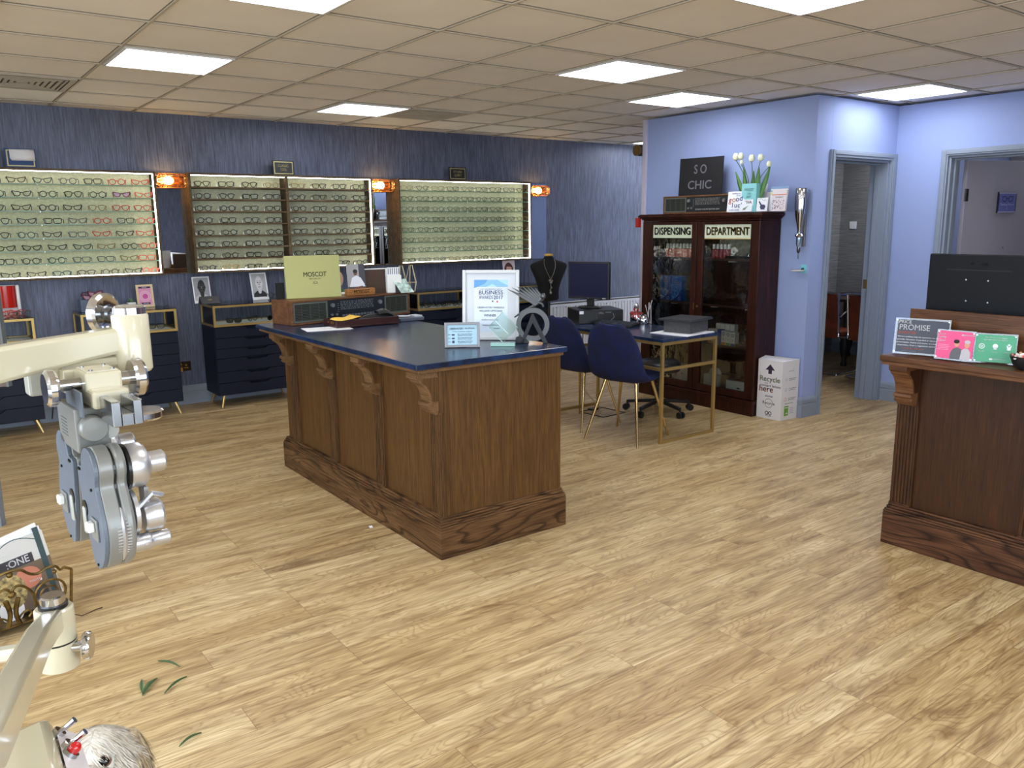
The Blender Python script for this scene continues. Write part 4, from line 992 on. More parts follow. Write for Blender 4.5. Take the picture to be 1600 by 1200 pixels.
f.rect(-a, top-.038, a, top, .0012, 1); f.flat([(-a, top), (-a, top-.045), (-a*.35, top-.02), (-a*.2, top)], .0015, 2); f.flat([(a, top), (a, top-.03), (a*.6, top-.012), (a*.4, top)], .0015, 3); f.flat([(-a*.3, top-.038), (a*.1, top-.022), (a*.4, top-.038)], .0015, 3)
f.text('KENT INDEPENDENT NEWS', .009, -.0, top-.050, .002, 5); f.text('BUSINESS', .030, .0, top-.068, .002, 4, wmax=.130); f.text('AWARDS', .028, -.026, top-.094, .002, 5, wmax=.076); f.text('2017', .028, .040, top-.094, .002, 4, wmax=.050)
f.text('- - - - - - -', .01, -.03, top-.112, .002, 5); f.disc(.01, top-.114, .004, off=.002, mi=4); f.disc(.035, top-.116, .005, off=.002, mi=6)
f.text('OBSERVATORY WARDALE', .014, 0, top-.148, .002, 5, wmax=.145); f.text('WILLIAMS OPTICIANS', .014, 0, top-.166, .002, 5, wmax=.125); f.text('WINNER', .018, -.004, top-.190, .002, 4, wmax=.066)
f.text('PROPERTY SHOW ROOM', .008, -.004, top-.214, .002, 5); f.text('INDEPENDENT RETAILER', .008, 0, top-.242, .002, 5)
f.build('certificate', [mat('certificate_paper', (192, 203, 222), .4, coat=.6), mat('cert_sky', (126, 176, 220), .4), mat('cert_blue', (84, 146, 204), .4), mat('cert_pale_blue', (160, 200, 232), .4), mat('cert_navy', (18, 40, 86), .4), INKG, mat('cert_red', (200, 80, 80), .4)], t, smooth=False)
# small grey frame
p0 = PZ(695, 543.5, CT1); p1 = PZ(750, 542.5, CT1); v = p1-p0; W = v.length; rz = math.atan2(v.y, v.x); H = .126
t = thing('small_award_frame', 'small grey frame with pale blue text card at counter front', 'picture frame', ((p0.x+p1.x)/2, (p0.y+p1.y)/2, CT1+.0008), rz, R(-9))
MB().frame(-W/2, 0, W/2, H, .013, -.008, .006).build('frame', mat('grey_frame', (128, 130, 134), .4, .3), t, smooth=False, bevel=.002)
f = MB().box((-W/2+.013, .0, .013), (W/2-.013, .004, H-.013), 1); f.text('OBSERVATORY', .015, -.028, H-.032, .001, 0, wmax=.07); f.text('THE OPTICIANS', .011, .038, H-.031, .001, 0, wmax=.05); f.text('We have recently been recognised', .008, 0, H-.046, .001, 0, wmax=.10)
for k, z in enumerate((H-.062, H-.080, H-.098)):
    f.text(['2014', '2015', '2016'][k], .007, -.064, z, .001, 0); f.text('Best Independent Practice', .007, .015, z+.003, .001, 0, wmax=.075); f.text('Opticians Award Finalist', .007, .012, z-.004, .001, 0, wmax=.07)
    f.rect(-.052, z-.004, -.038, z+.003, .001, 0) if k < 2 else f.disc(-.045, z, .007, off=.001, mi=0)
f.build('text_card', [mat('card_navy_ink', (40, 48, 84), .5), mat('pale_blue_card', (156, 190, 208), .4)], t, smooth=False)
MB().add([(-.02, .008, .01), (.02, .008, .01), (.02, .05, .001), (-.02, .05, .001)], [(0, 1, 2, 3)]).build('strut', BLACK, t, smooth=False, solid=.002)
# glass diamond award
p = PZ(781, 541, CT1)
GC = glass('award_glass', (236, 248, 244), .03)
t = thing('glass_award', 'clear glass diamond-shaped award on a glass block base on counter', 'award', (p.x+.02, p.y, CT1), R(-41))
MB().box((-.062, -.022, 0), (.062, .022, .017)).build('base', mat('frosted_glass_base', (150, 190, 182), .1, spec=.8), t, smooth=False, bevel=.0015)
m = MB(); m.prism([(0, 0), (.076, .078), (0, .156), (-.076, .078)], (0, .010, .017), (1, 0, 0), (0, 0, 1), 0, .018); m.build('diamond', GC, t, smooth=False)
m = MB().tube([(0, -.009, .018), (.076, -.009, .095), (0, -.009, .173), (-.076, -.009, .095)], .0013, 4, True).tube([(-.04, -.009, .133), (.028, -.009, .062)], .0011, 4); m.build('bevelled_edge', mat('glass_edge_pale', (206, 232, 226), .1), t)
f = MB(); f.T = Matrix.Translation((-.01, -.0095, .09)); f.text('AWARD', .009, -.02, .0, .001, 0); f.build('engraving', DARK, t, smooth=False)
# metal ring award with winged figure
p = PZ(828, 536, CT1)
AM = mat('pewter', (86, 88, 90), .38, .75); AM2 = mat('pewter_dark', (48, 49, 52), .4, .8)
t = thing('winged_ring_award', 'pewter ring award with letter A and winged figure, at the counter corner', 'award', (p.x+.012, p.y-.01, CT1), R(-40))
m = MB(); n = 40; R0, R1 = .062, .086; zc = .098
for i in range(n):
    a = 2*PI*i/n
    for q in (R0, R1):
        for y in (-.014, .014): m.v.append(Vector((q*math.cos(a), y, zc+q*math.sin(a))))
for i in range(n):
    b = 4*i; c_ = 4*((i+1) % n)
    for u, v_ in ((0, 1), (1, 3), (3, 2), (2, 0)): m.f.append((b+u, b+v_, c_+v_, c_+u)); m.m.append(0)
o_ = m.build('ring', AM, t, ang=30)
bb = bmesh.new(); bb.from_mesh(o_.data); bmesh.ops.recalc_face_normals(bb, faces=bb.faces); bb.to_mesh(o_.data); bb.free()
MB().prism([(-.066, 0), (-.048, 0), (0, .105), (.056, 0), (.078, 0), (.004, .150), (-.006, .150)], (0, .018, 0), (1, 0, 0), (0, 0, 1), 0, .036).build('letter_a', AM2, t, smooth=False, bevel=.002)
MB().prism([(-.09, 0), (-.02, 0), (-.03, .022), (-.07, .035), (-.088, .03)], (0, .022, 0), (1, 0, 0), (0, 0, 1), 0, .04).build('foot', AM2, t, smooth=False, bevel=.002)
m = MB()
for k in range(7):
    a0 = (.015+.006*k, .205+.004*k); L = .17-.016*k; an = R(152-4.5*k)
    tip = (a0[0]+L*math.cos(an), a0[1]+L*math.sin(an)*1.0)
    m.prism([(a0[0], a0[1]-.011), (a0[0]+.01, a0[1]), (tip[0]*.5+a0[0]*.5, tip[1]*.5+a0[1]*.5+.010), tip, (tip[0]*.5+a0[0]*.5, tip[1]*.5+a0[1]*.5-.006)], (0, -.004+.002*k, 0), (1, 0, 0), (0, 0, 1), 0, .010)
m.build('wing', AM, t, smooth=False, bevel=.0012)
m = MB(); m.tube([(-.095, 0, .135), (-.05, -.002, .165), (0, -.002, .19), (.032, 0, .215), (.046, 0, .232)], .004, 8, r1=.013).ell((.054, 0, .243), (.014, .012, .016)).tube([(.03, -.01, .214), (.05, -.012, .205), (.055, -.01, .19)], .006, 6)
m.build('figure', AM, t)
# ================================================================== DESK AND ITS CHAIRS
X0, X1, Y0, Y1 = 4.215, 4.80, 3.925, 5.225
t = thing('desk', 'slim desk with navy marbled top on square gold metal legs', 'desk', (X0, Y0, 0)); w = X1-X0; L = Y1-Y0
MB().box((-.006, -.006, .738), (w+.006, L+.006, .760)).build('desktop', BLUETOP, t, smooth=False, bevel=.003)
b = .022
for yy in (0, L-b):
    for x in (0, w-b): MB().box((x, yy, 0), (x+b, yy+b, .737)).build('leg', BRASSG, t, smooth=False, bevel=.0015)
    MB().box((b, yy, 0), (w-b, yy+b, b)).build('floor_rail', BRASSG, t, smooth=False, bevel=.0015)
    MB().box((b, yy, .53), (w-b, yy+b, .53+b)).build('side_rail', BRASSG, t, smooth=False, bevel=.0015)
MB().box((0, b, .715), (b, L-b, .737)).box((w-b, b, .715), (w, L-b, .737)).box((b, 0, .715), (w-b, b, .737)).box((b, L-b, .715), (w-b, L, .737)).build('top_rail', BRASSG, t, smooth=False, bevel=.0015)
MB().box((0, b, .53), (b, L-b, .552)).build('long_rail', BRASSG, t, smooth=False, bevel=.0015)
DK = t
# velvet shell chairs
def velvet_chair():
    t = thing('velvet_chair', 'x', 'chair', (0, 0, 0), group='navy velvet shell chairs at the gold desk')
    path = crom([(0, .235, .452), (0, .215, .468), (0, .12, .462), (0, 0, .447), (0, -.11, .452), (0, -.175, .49), (0, -.205, .56), (0, -.222, .65), (0, -.238, .74), (0, -.25, .81), (0, -.254, .85), (0, -.256, .868)], 2, False)
    wd = [.12, .19, .212, .222, .228, .228, .224, .214, .197, .165, .125, .045]
    n = len(path)-1; m = MB(); K = 12
    def lw(u):
        a = u*(len(wd)-1); i = min(int(a), len(wd)-2); f_ = a-i; return wd[i]*(1-f_)+wd[i+1]*f_
    for i, p in enumerate(path):
        u = i/n; W = lw(u)
        cup = .045*math.exp(-((u-.45)/.28)**2)+.008
        for j in range(K+1):
            s = j/K*2-1
            nx = Vector((0, 1, 0)) if u > .5 else Vector((0, 0, 1))
            bl = min(1, max(0, (u-.32)/.22)); nx = Vector((0, bl, 1-bl)).normalized()
            m.v.append(Vector((W*math.sin(s*PI/2*.96)/math.sin(PI/2*.96), p.y, p.z)) + nx*(cup*abs(s)**2.6))
    for i in range(n):
        for j in range(K): a = i*(K+1)+j; m.f.append((a, a+1, a+K+2, a+K+1)); m.m.append(0)
    m.build('shell', VELVET, t, solid=.036, sub=1)
    lm = mat('polished_gold_leg', (216, 188, 132), .15, 1.)
    for sx, sy in ((-1, 1), (1, 1), (-1, -1), (1, -1)):
        MB().cyl((sx*.125, .12 if sy > 0 else -.10, .452), (sx*.222, .225 if sy > 0 else -.235, 0), .0125, .0075, 12).build('leg', lm, t)
    MB().tube([(-.125, .12, .44), (.125, .12, .44), (.125, -.10, .44), (-.125, -.10, .44)], .008, 6, True).build('seat_frame', lm, t)
    return t
# chair B: feet (3.90,4.38) (4.02,3.95) (4.45,4.08) (4.35,4.51)
vc = velvet_chair(); vc.location = (4.180, 4.228, 0); vc.rotation_euler = (0, 0, R(-90+15)); vc['label'] = 'navy velvet shell chair with gold legs, nearer the right end of the gold desk'
dup(vc, (4.205, 4.775, 0), R(-90+6), 'navy velvet shell chair with gold legs, partly behind the wooden counter')
# swivel stool
t = thing('swivel_stool', 'round black swivel stool with five-star wheeled base behind the gold desk', 'stool', (4.965, 4.655, 0))
MB().lathe([(.03, .352), (.15, .352), (.172, .362), (.178, .385), (.174, .425), (.150, .442), (.001, .446)], n=32).build('seat', mat('black_vinyl', (24, 24, 27), .35), t)
MB().cyl((0, 0, .10), (0, 0, .22), .026).cyl((0, 0, .22), (0, 0, .36), .014).build('gas_lift', BLACK, t)
for k in range(5):
    a = R(-97+72*k); c, s = math.cos(a), math.sin(a)
    MB().cyl((0, 0, .085), (0, 0, .12), .04).bar((c*.03, s*.03, .10), (c*.27, s*.27, .075), .034, .026).build('base_arm', BLACK, t, bevel=.006)
    q = MB()
    for o in (-.016, .016):
        cx, cy = c*.28-s*o, s*.28+c*o; q.cyl((cx+s*.009, cy-c*.009, .0275), (cx-s*.009, cy+c*.009, .0275), .027, n=16)
    q.cyl((c*.27, s*.27, .03), (c*.27, s*.27, .085), .009); q.build('castor', BLACK, t)
# on the desk
p = PZ(908, 502, .76)
t = thing('desktop_computer', 'black desktop computer case lying flat on the far end of the gold desk', 'computer', (4.62, 5.06, .7605), R(-57))
t.location = (4.605, 5.05, .7605); t.rotation_euler = (0, 0, R(-25))
MB().box((-.19, -.15, 0), (.19, .20, .108)).build('case', mat('computer_black', (20, 20, 22), .35), t, smooth=False, bevel=.004)
f = MB(); f.T = Matrix.Translation((0, -.1502, 0)); f.rect(-.04, .004, -.037, .104, .0006, 0); f.text('DELL', .02, .0, .085, .001, 1); f.text('OPTIPLEX', .012, .06, .088, .001, 1); f.build('front_marks', [mat('gloss_line', (60, 60, 64), .3), mat('logo_silver', (170, 170, 176), .4)], t, smooth=False)
MB().box((-.185, -.1508, .08), (-.15, -.1502, .105)).build('sticker', PAPER, t, smooth=False)
MB().tube([(.10, -.153, .08), (.105, -.17, .05), (.06, -.19, .02), (.03, -.20, .004)], .002).build('cable', mat('grey_cable', (120, 120, 124), .5), t)
t = thing('monitor', 'slim black monitor with dark blue screen standing on the desktop computer', 'monitor', (4.60, 5.12, .869), R(-62))
MB().lathe([(.001, 0), (.10, 0), (.105, .006), (.095, .014), (.02, .02)], n=28, sx=1, sy=.8).build('stand_base', BLACK, t)
MB().box((-.03, -.0, .012), (.03, .03, .13)).build('stand_neck', BLACK, t, bevel=.006)
MB().box((-.19, -.03, .075), (.19, .0, .385)).build('housing', BLACK, t, smooth=False, bevel=.004)
MB().box((-.175, -.0312, .095), (.175, -.0302, .37)).build('screen', mat('dark_blue_screen', (4, 10, 44), .25, emit=.25), t, smooth=False)
f = MB(); f.T = Matrix.Translation((0, -.0305, 0)); f.rect(.13, .080, .16, .09, .0004, 0); f.disc(0, .084, .003, off=.0004); f.build('badge', mat('logo_silver', (170, 170, 176), .4), t, smooth=False)
t.rotation_euler = (0, 0, R(-68))
p = PZ(952, 506, .76)
t = thing('keyboard', 'black computer keyboard propped on the gold desk behind the velvet chairs', 'keyboard', (p.x-.04, p.y-.12, .7605), R(-78))
MB().prism([(-.07, 0), (.07, 0), (.07, .03), (-.07, .012)], (-.18, 0, 0), (0, 1, 0), (0, 0, 1), 0, .36).build('body', BLACK, t, smooth=False, bevel=.003)
q = MB()
for j in range(5):
    for i in range(15): y = -.055+j*.023; z = .013+(y+.07)*.129; q.box((-.168+i*.0226, y, z), (-.149+i*.0226, y+.018, z+.006))
q.build('keys', mat('key_black', (46, 50, 58), .5), t, smooth=False)
t = thing('cable_end', 'white cable plug lying on the desk beside the computer', 'cable', (4.66, 4.93, .7605)); MB().tube([(0, -.03, .005), (.0, .03, .006), (-.05, .08, .005)], .006).build('plug', WHITE, t)
p = PZ(976, 501, .76)
t = thing('silver_flasks', 'silver decorative flask tied with red ribbon on the gold desk', 'ornament', (4.765, 4.735, .7605), R(-50))
MB().lathe([(.001, 0), (.045, .0), (.05, .01), (.05, .07), (.044, .088), (.018, .10), (.014, .118), (.02, .122), (.022, .14), (.014, .15), (.008, .165), (.001, .168)], n=24).build('flask', CHROME, t)
MB().lathe([(.001, 0), (.04, .0), (.046, .02), (.04, .05), (.02, .072), (.022, .08), (.001, .082)], (.062, -.03, 0), n=24).build('small_flask', CHROME, t)
q = MB()
for k in range(7):
    a = R(51*k+10); q.add([(.0, -.052, .085), (.0+.034*math.cos(a+.25), -.062, .085+.038*math.sin(a+.25)), (.048*math.cos(a), -.066, .085+.05*math.sin(a)), (.034*math.cos(a-.25), -.062, .085+.038*math.sin(a-.25))], [(0, 1, 2, 3)])
q.tube([(.0+.0515*math.cos(x), .0515*math.sin(x), .08) for x in [2*PI*i/16 for i in range(16)]], .005, 6, True); q.build('ribbon', mat('red_ribbon', (150, 32, 22), .35), t, smooth=False, solid=.001)
q = MB()
for a, b in (((.095, 0, 0), (.10, .01, .17)), ((.11, .01, 0), (.07, .01, .15)), ((.10, -.0, .11), (.125, 0, .19)), ((.12, -.01, .0), (.115, -.01, .16))): q.tube([a, b], .0028)
q.build('silver_stems', mat('pale_silver', (200, 198, 200), .3, .7), t)
t = thing('white_tray_sheet', 'thin white sheet under the dark grey box on the desk', 'paper', (4.0, 4.0, .7605)); t.location = (4.655, 4.095, .7605); t.rotation_euler = (0, 0, R(8))
q = MB().box((-.23, -.155, 0), (.13, .17, .004)); q.build('sheet', PAPER, t, smooth=False)
t = thing('lidded_box', 'dark grey lidded box on the near corner of the gold desk', 'box', (4.675, 4.115, .765), R(12))
MB().box((-.15, -.11, 0), (.12, .11, .085)).build('body', mat('grey_box_card', (66, 66, 68), .7, noise=.1, nscale=40), t, smooth=False, bevel=.002)
MB().box((-.175, -.135, .0855), (.15, .14, .094)).box((-.165, -.125, .094), (.165, .15, .100)).build('lid', mat('charcoal_lid', (34, 36, 42), .5), t, smooth=False, bevel=.002)
# under the desk
t = thing('wire_floor_frame', 'thin black rectangular wire frame lying on floor under the desk', 'frame', (4.585, 4.94, 0), R(3))
MB().box((-.13, -.14, 0), (-.122, .14, .006)).box((.13, -.14, 0), (.138, .14, .006)).box((-.13, -.14, 0), (.138, -.132, .006)).box((-.13, .132, 0), (.138, .14, .006)).box((-.02, .10, 0), (.06, .15, .014)).build('frame', BLACK, t, smooth=False)
tag(MB().tube(crom([(4.50, 5.10, .45), (4.47, 5.08, .30), (4.50, 5.03, .16), (4.58, 4.98, .06), (4.62, 5.0, .018)], 5, False), .006).tube([(4.50, 5.10, .45), (4.60, 5.2, .70)], .006).build('desk_cable', mat('beige_cable', (176, 160, 120), .5)), 'pale cable hanging from the desk down to the black floor frame', 'cable')

# ================================================================== RADIATOR AND MANNEQUIN
t = thing('radiator', 'white panel radiator on blue wallpaper behind the gold desk', 'radiator', (6.86, 7.56, .085))
RW = mat('radiator_white', (226, 228, 234), .4)
q = MB().box((-.80, -.10, .0), (.80, -.085, .56)).box((-.80, -.03, 0), (.80, -.02, .56))
for k in range(31): x = -.785+k*.0506; q.box((x, -.106, .03), (x+.030, -.10, .52))
q.build('panel', RW, t, smooth=False, bevel=.002)
q = MB().box((-.80, -.10, .545), (.80, -.015, .5605)); q.build('top_grille', RW, t, smooth=False)
q = MB()
for k in range(21): x = -.77+k*.0735; q.box((x, -.1015, .50), (x+.02, -.1008, .510))
q.build('slots', mat('slot_dark', (80, 82, 92), .8), t, smooth=False)
MB().box((-.7, -.02, .05), (-.67, -.001, .5)).box((.67, -.02, .05), (.7, -.001, .5)).tube([(-.79, -.05, .02), (-.79, -.05, -.085)], .0075).build('bracket', RW, t)
mp_ = PY(856, 402, 6.9)
t = thing('mannequin_bust', 'black velvet mannequin bust with gold neck cap and necklace', 'mannequin', (5.60, 6.90, 0), R(-30))
BV = mat('black_jersey', (9, 9, 12), .9)
secs = [(.74, .105, .075), (.80, .118, .085), (.86, .128, .095), (.92, .140, .105), (.98, .152, .112), (1.04, .168, .115), (1.09, .196, .110), (1.13, .208, .092), (1.155, .186, .075), (1.175, .115, .062), (1.19, .068, .055), (1.21, .052, .052), (1.23, .048, .048)]
secs = [(z, a, b) for z, a, b in secs]
waist = {.74: .125, .80: .112, .86: .112, .92: .125, .98: .146, 1.04: .172}
q = MB(); n = 28
for z, a, b in secs:
    a = waist.get(z, a)
    for i in range(n):
        th = 2*PI*i/n; y = b*math.sin(th); bust = -.032*math.exp(-((z-1.01)/.05)**2)*max(0, -math.sin(th))*(.5+.9*abs(math.cos(th)))
        q.v.append(Vector((a*math.cos(th), y+bust, z)))
for k in range(len(secs)-1):
    for i in range(n): q.f.append((k*n+i, k*n+(i+1) % n, (k+1)*n+(i+1) % n, (k+1)*n+i)); q.m.append(0)
q.f.append(tuple(range(n-1, -1, -1))); q.m.append(0); q.f.append(tuple(range((len(secs)-1)*n, len(secs)*n))); q.m.append(0)
q.build('torso', BV, t, sub=1)
MB().lathe([(.001, 1.228), (.046, 1.228), (.05, 1.236), (.046, 1.25), (.02, 1.254), (.001, 1.255)], n=24).build('neck_cap', mat('gold_wood_cap', (214, 170, 84), .35, .2), t)
MB().cyl((0, 0, .03), (0, 0, .745), .018).build('pole', BLACK, t)
MB().lathe([(.001, 0), (.16, 0), (.16, .012), (.03, .03), (.001, .03)], n=28).build('base', BLACK, t)
nk = thing('necklace', 'long silver chain necklace with charms hanging on the black bust', 'necklace', (5.60, 6.90, 0), R(-30))
PG = mat('pewter_jewellery', (150, 146, 136), .35, .8)
q = MB().tube(crom([(-.055, -.045, 1.195), (-.06, -.088, 1.14), (-.04, -.128, 1.07), (-.012, -.15, 1.01), (0, -.152, .985), (.012, -.15, 1.01), (.04, -.128, 1.07), (.06, -.088, 1.14), (.055, -.045, 1.195)], 4, False), .0026, 5)
q.build('chain', PG, nk)
MB().ell((-.012, -.155, .975), .012).ell((.012, -.155, .972), .011).ell((0, -.155, .955), .014).tube([(0, -.152, .94), (.0, -.148, .87)], .003).ell((.006, -.15, .90), .009).ell((-.006, -.148, .87), .009).ell((0, -.146, .845), (.012, .006, .016)).build('pendant', PG, nk)

# ================================================================== MAHOGANY CABINET
CX = 5.43; CYc = 4.695; CW = .635
t = thing('display_cabinet', 'tall dark mahogany glass-doored cabinet lettered DISPENSING DEPARTMENT', 'cabinet', (CX, CYc, 0), R(-90)); CAB = t
D = .262; th = .022
MB().box((-CW-.006, -.012, 0), (CW+.006, D, .128)).box((-CW-.012, -.018, .10), (CW+.012, D, .128)).build('plinth', MAHOG, t, smooth=False, bevel=.004)
q = MB().box((-CW, 0, .129), (-CW+th, D, 1.575)).box((CW-th, 0, .129), (CW, D, 1.575)).box((-CW+th, D-.012, .129), (CW-th, D, 1.575)).box((-CW+th, .02, 1.555), (CW-th, D-.012, 1.575)).box((-CW+th, .02, .129), (CW-th, D-.012, .152))
q.build('carcass', MAHOG, t, smooth=False, bevel=.002)
q = MB().box((-CW, -.001, 1.576), (CW, D, 1.590)).box((-CW-.012, -.014, 1.590), (CW+.012, D, 1.600)).box((-CW-.024, -.026, 1.600), (CW+.024, D, 1.612)).box((-CW-.034, -.036, 1.612), (CW+.034, D, 1.630)).box((-CW-.026, -.028, 1.630), (CW+.026, D, 1.639))
q.build('cornice', MAHOG, t, smooth=False, bevel=.004)
for z in (1.268, .885, .548): MB().box((-CW+th+.001, .024, z-.018), (CW-th-.001, D-.0125, z)).build('shelf', mat('brown_shelf', (74, 46, 34), .45), t, smooth=False)
CGL = glass('cabinet_glass', (240, 242, 240), .0, wavy=.35)
SGB = mat('cream_sign_glass', (206, 214, 188), .35)
for a, b, ga, gb, word in ((-CW+.002, -.004, -.522, -.060, 'DISPENSING'), (.004, CW-.002, .067, .548, 'DEPARTMENT')):
    z0, z1, g0, g1 = .132, 1.572, .192, 1.548
    dd = MB().box((a, -.004, z0), (ga, .018, z1)).box((gb, -.004, z0), (b, .018, z1)).box((ga, -.004, z0), (gb, .018, g0)).box((ga, -.004, g1), (gb, .018, z1)).build('door', MAHOG, t, smooth=False, bevel=.003)
    MB().box((ga-.004, .008, g0-.004), (gb+.004, .011, g1+.004)).build('door_glass', CGL, dd, smooth=False)
    f = MB(); f.T = Matrix.Translation(((ga+gb)/2, .0065, 1.490)); hw = (gb-ga)/2-.006
    f.rect(-hw, -.056, hw, .056, .0, 0); f.text(word, .088, .004, -.003, .0012, 1, wmax=hw*1.86); f.text(word, .088, -.001, .001, .0018, 2 if word[1] == 'E' else 1, wmax=hw*1.84)
    if word[1] == 'E': f.rect(-hw, -.062, hw, -.056, .0008, 2)
    fo = f.build('door_sign', [SGB, DARK, mat('gilt_letter', (196, 160, 84), .4, .3)], dd, smooth=False)
MB().cyl((.030, -.004, .86), (.030, -.02, .86), .008).box((-.018, -.0052, .83), (-.010, -.004, .89)).build('escutcheon', mat('aged_brass', (120, 96, 60), .4, .8), t)
PK = mat('puck_light', (200, 196, 180), .5)
for x, z in ((.30, 1.268), (-.32, .885), (.13, .885), (.49, .885), (-.3, 1.268)):
    MB().cyl((x, .10, z-.030), (x, .10, z-.0185), .035, n=20).build('puck_light', PK, t)
def lc(px, py, z, X=5.55):    # local x of a pixel seen at depth X in the cabinet
    return CYc-PX(px, py, X).y
def inC(name, label, cat, lx, z, dy=.10, rz=0, group=None):
    return thing(name, label, cat, (CX+dy, CYc-lx, z), R(-90)+rz, group=group)
# spray bottles
BO = mat('orange_liquid', (206, 76, 40), .3); BOL = mat('bottle_label_red', (190, 60, 44), .5); PNK = mat('crimson_liquid', (150, 30, 44), .3)
def spray(m_):
    t = inC('spray_bottle', 'x', 'bottle', 0, 1.2685)
    MB().lathe([(.001, 0), (.0165, 0), (.0175, .006), (.0175, .060), (.013, .072), (.008, .076)], n=14).build('body', m_, t)
    MB().lathe([(.010, .0762), (.0125, .078), (.012, .108), (.008, .116), (.001, .117)], n=12).build('cap', WHITE, t)
    return t
s0 = spray(BO); u = False
for k in range(11):
    l = 'small orange spray bottle with white cap, %s from left on the top left cabinet shelf' % (ORD+['tenth', 'eleventh'])[k]
    o = s0 if k == 0 else dup(s0); o.location = (CX+.085, CYc-(-.41+k*.0385), 1.2685); o['label'] = l; o['group'] = 'spray bottles in the mahogany cabinet'
s1_ = spray(PNK)
for k in range(5):
    o = s1_ if k == 0 else dup(s1_); o.location = (CX+.085, CYc-(.115+k*.0385), 1.2685); o['label'] = 'small crimson spray bottle, %s from left on the top right cabinet shelf' % ORD[k]; o['group'] = 'spray bottles in the mahogany cabinet'
t = inC('shell_ornament', 'white spiral shell ornament on black tray, top right cabinet shelf', 'ornament', .31, 1.2905)
q = MB(); q.tube([(.030*(1-i/26)*math.cos(i*.42)-.0, 0, .034+.030*(1-i/26)*math.sin(i*.42)) for i in range(22)], .013, 8, r1=.003); q.box((-.045, -.012, 0), (.0, .012, .008)); q.build('shell', WHITE, t)
t = inC('black_tray', 'low black tray holding shell ornament and glass bits in the cabinet', 'tray', .39, 1.2685); MB().box((-.13, -.05, 0), (.14, .06, .0215)).build('tray', BLACK, t, smooth=False, bevel=.003)
t = inC('glass_ornament', 'small clear glass ornament at the right of the black cabinet tray', 'ornament', .46, 1.2905); MB().lathe([(.001, 0), (.018, 0), (.014, .012), (.02, .02), (.001, .026)], n=16).build('body', CHROME, t)
# blue boxes
BL1 = mat('carton_blue', (24, 104, 190), .4); BL2 = mat('carton_deep_blue', (18, 52, 140), .4)
def bluebox(lx, label):
    t = inC('blue_carton', label, 'box', lx, .8855, .06, 0, 'blue lens solution cartons')
    MB().box((-.062, 0, 0), (.062, .06, .215)).build('carton', BL1, t, smooth=False)
    f = MB(); f.flat([(.062, 0), (.062, .14), (.045, .09), (.01, .04), (-.062, .0)], .0006, 1)
    pts = crom([(-.062, 0, 0), (.01, .04, 0), (.045, .09, 0), (.062, .15, 0)], 4, False)
    for i in range(len(pts)-1): a, b = pts[i], pts[i+1]; f.flat([(a.x, a.y), (b.x, b.y), (b.x, b.y+.003), (a.x, a.y+.003)], .001, 2)
    f.ring(.0, .068, .022, .0025, .0012, 2); f.ring(.035, .018, .012, .0025, .0012, 2)
    f.text('ALL', .018, 0, .178, .001, 3); f.text('CLEAR', .022, 0, .160, .001, 3, wmax=.05); f.text('PLUS', .010, 0, .143, .001, 2); f.text('multi', .012, -.0, .115, .001, 2); f.text('300', .016, -.035, .03, .001, 2); f.text('LENSES', .010, .0, .203, .001, 2)
    f.build('print', [BL1, BL2, mat('carton_pale', (176, 206, 240), .5), mat('carton_cream', (210, 208, 160), .5)], t, smooth=False)
bluebox(-.405, 'left blue lens solution carton on the second cabinet shelf'); bluebox(-.272, 'right blue lens solution carton on the second cabinet shelf, beside its twin')
t = inC('blue_carton', 'narrow blue carton at the right end of the second cabinet shelf', 'box', .50, .8855, .06, 0, None); MB().box((-.0, 0, 0), (.022, .12, .225)).build('carton', mat('carton_royal', (22, 60, 160), .4), t, smooth=False)
# lens solution cartons on third shelf (right)
def wbox(lx, w_, h, label, accent, dy=.06, z=.5485, base=None, d_=.05):
    t = inC('small_carton', label, 'box', lx, z, dy, 0, 'small cartons in the mahogany cabinet')
    MB().box((-w_/2, 0, 0), (w_/2, d_, h)).build('carton', base or WHITE, t, smooth=False)
    if accent:
        f = MB(); f.rect(-w_/2+.002, .0, w_/2-.002, h*.18, .0006, 0); f.ring(0, h*.78, w_*.24, .005, .0006, 1); f.text('O2', w_*.35, 0, h*.42, .001, 1)
        f.build('print', [accent, mat('carton_navy_print', (28, 58, 110), .5)], t, smooth=False)
ac = [mat('accent_orange', (214, 140, 60), .5), mat('accent_green', (110, 170, 90), .5), mat('accent_blue', (40, 80, 170), .5)]
wl = [(.135, .046, .125), (.183, .046, .125), (.229, .040, .125), (.276, .046, .12), (.324, .046, .115), (.372, .046, .112)]
for k, (a, b, h) in enumerate(wl):
    wbox(a, b, h, '%s small carton, %s from left in the front row, third cabinet shelf' % ('blue' if k == 2 else 'white', ORD[k]), None if k == 2 else ac[k % 3], .05, base=mat('carton_mid_blue', (50, 84, 160), .4) if k == 2 else None)
for k in range(4): wbox(.15+.05*k, .045, .165, 'tall white carton, %s from left in the back row, third cabinet shelf' % ORD[k], None, .13)
t = inC('dark_flask', 'dark bottle with chrome neck at the right end of third cabinet shelf', 'bottle', .47, .5685, .09); MB().lathe([(.001, 0), (.03, 0), (.035, .03), (.028, .08), (.012, .10), (.012, .12), (.018, .125), (.001, .135)], n=18).build('body', mat('dark_bottle', (24, 18, 20), .2), t)
t = inC('dark_case', 'flat dark red case under the chrome bottle, third cabinet shelf', 'box', .46, .5485, .07); MB().box((-.09, -.02, 0), (.075, .10, .0195)).build('case', mat('dark_red_case', (52, 22, 24), .5), t, smooth=False, bevel=.002)
wbox(-.14, .07, .03, 'flat white and green carton at the left of third cabinet shelf', ac[1], .06)
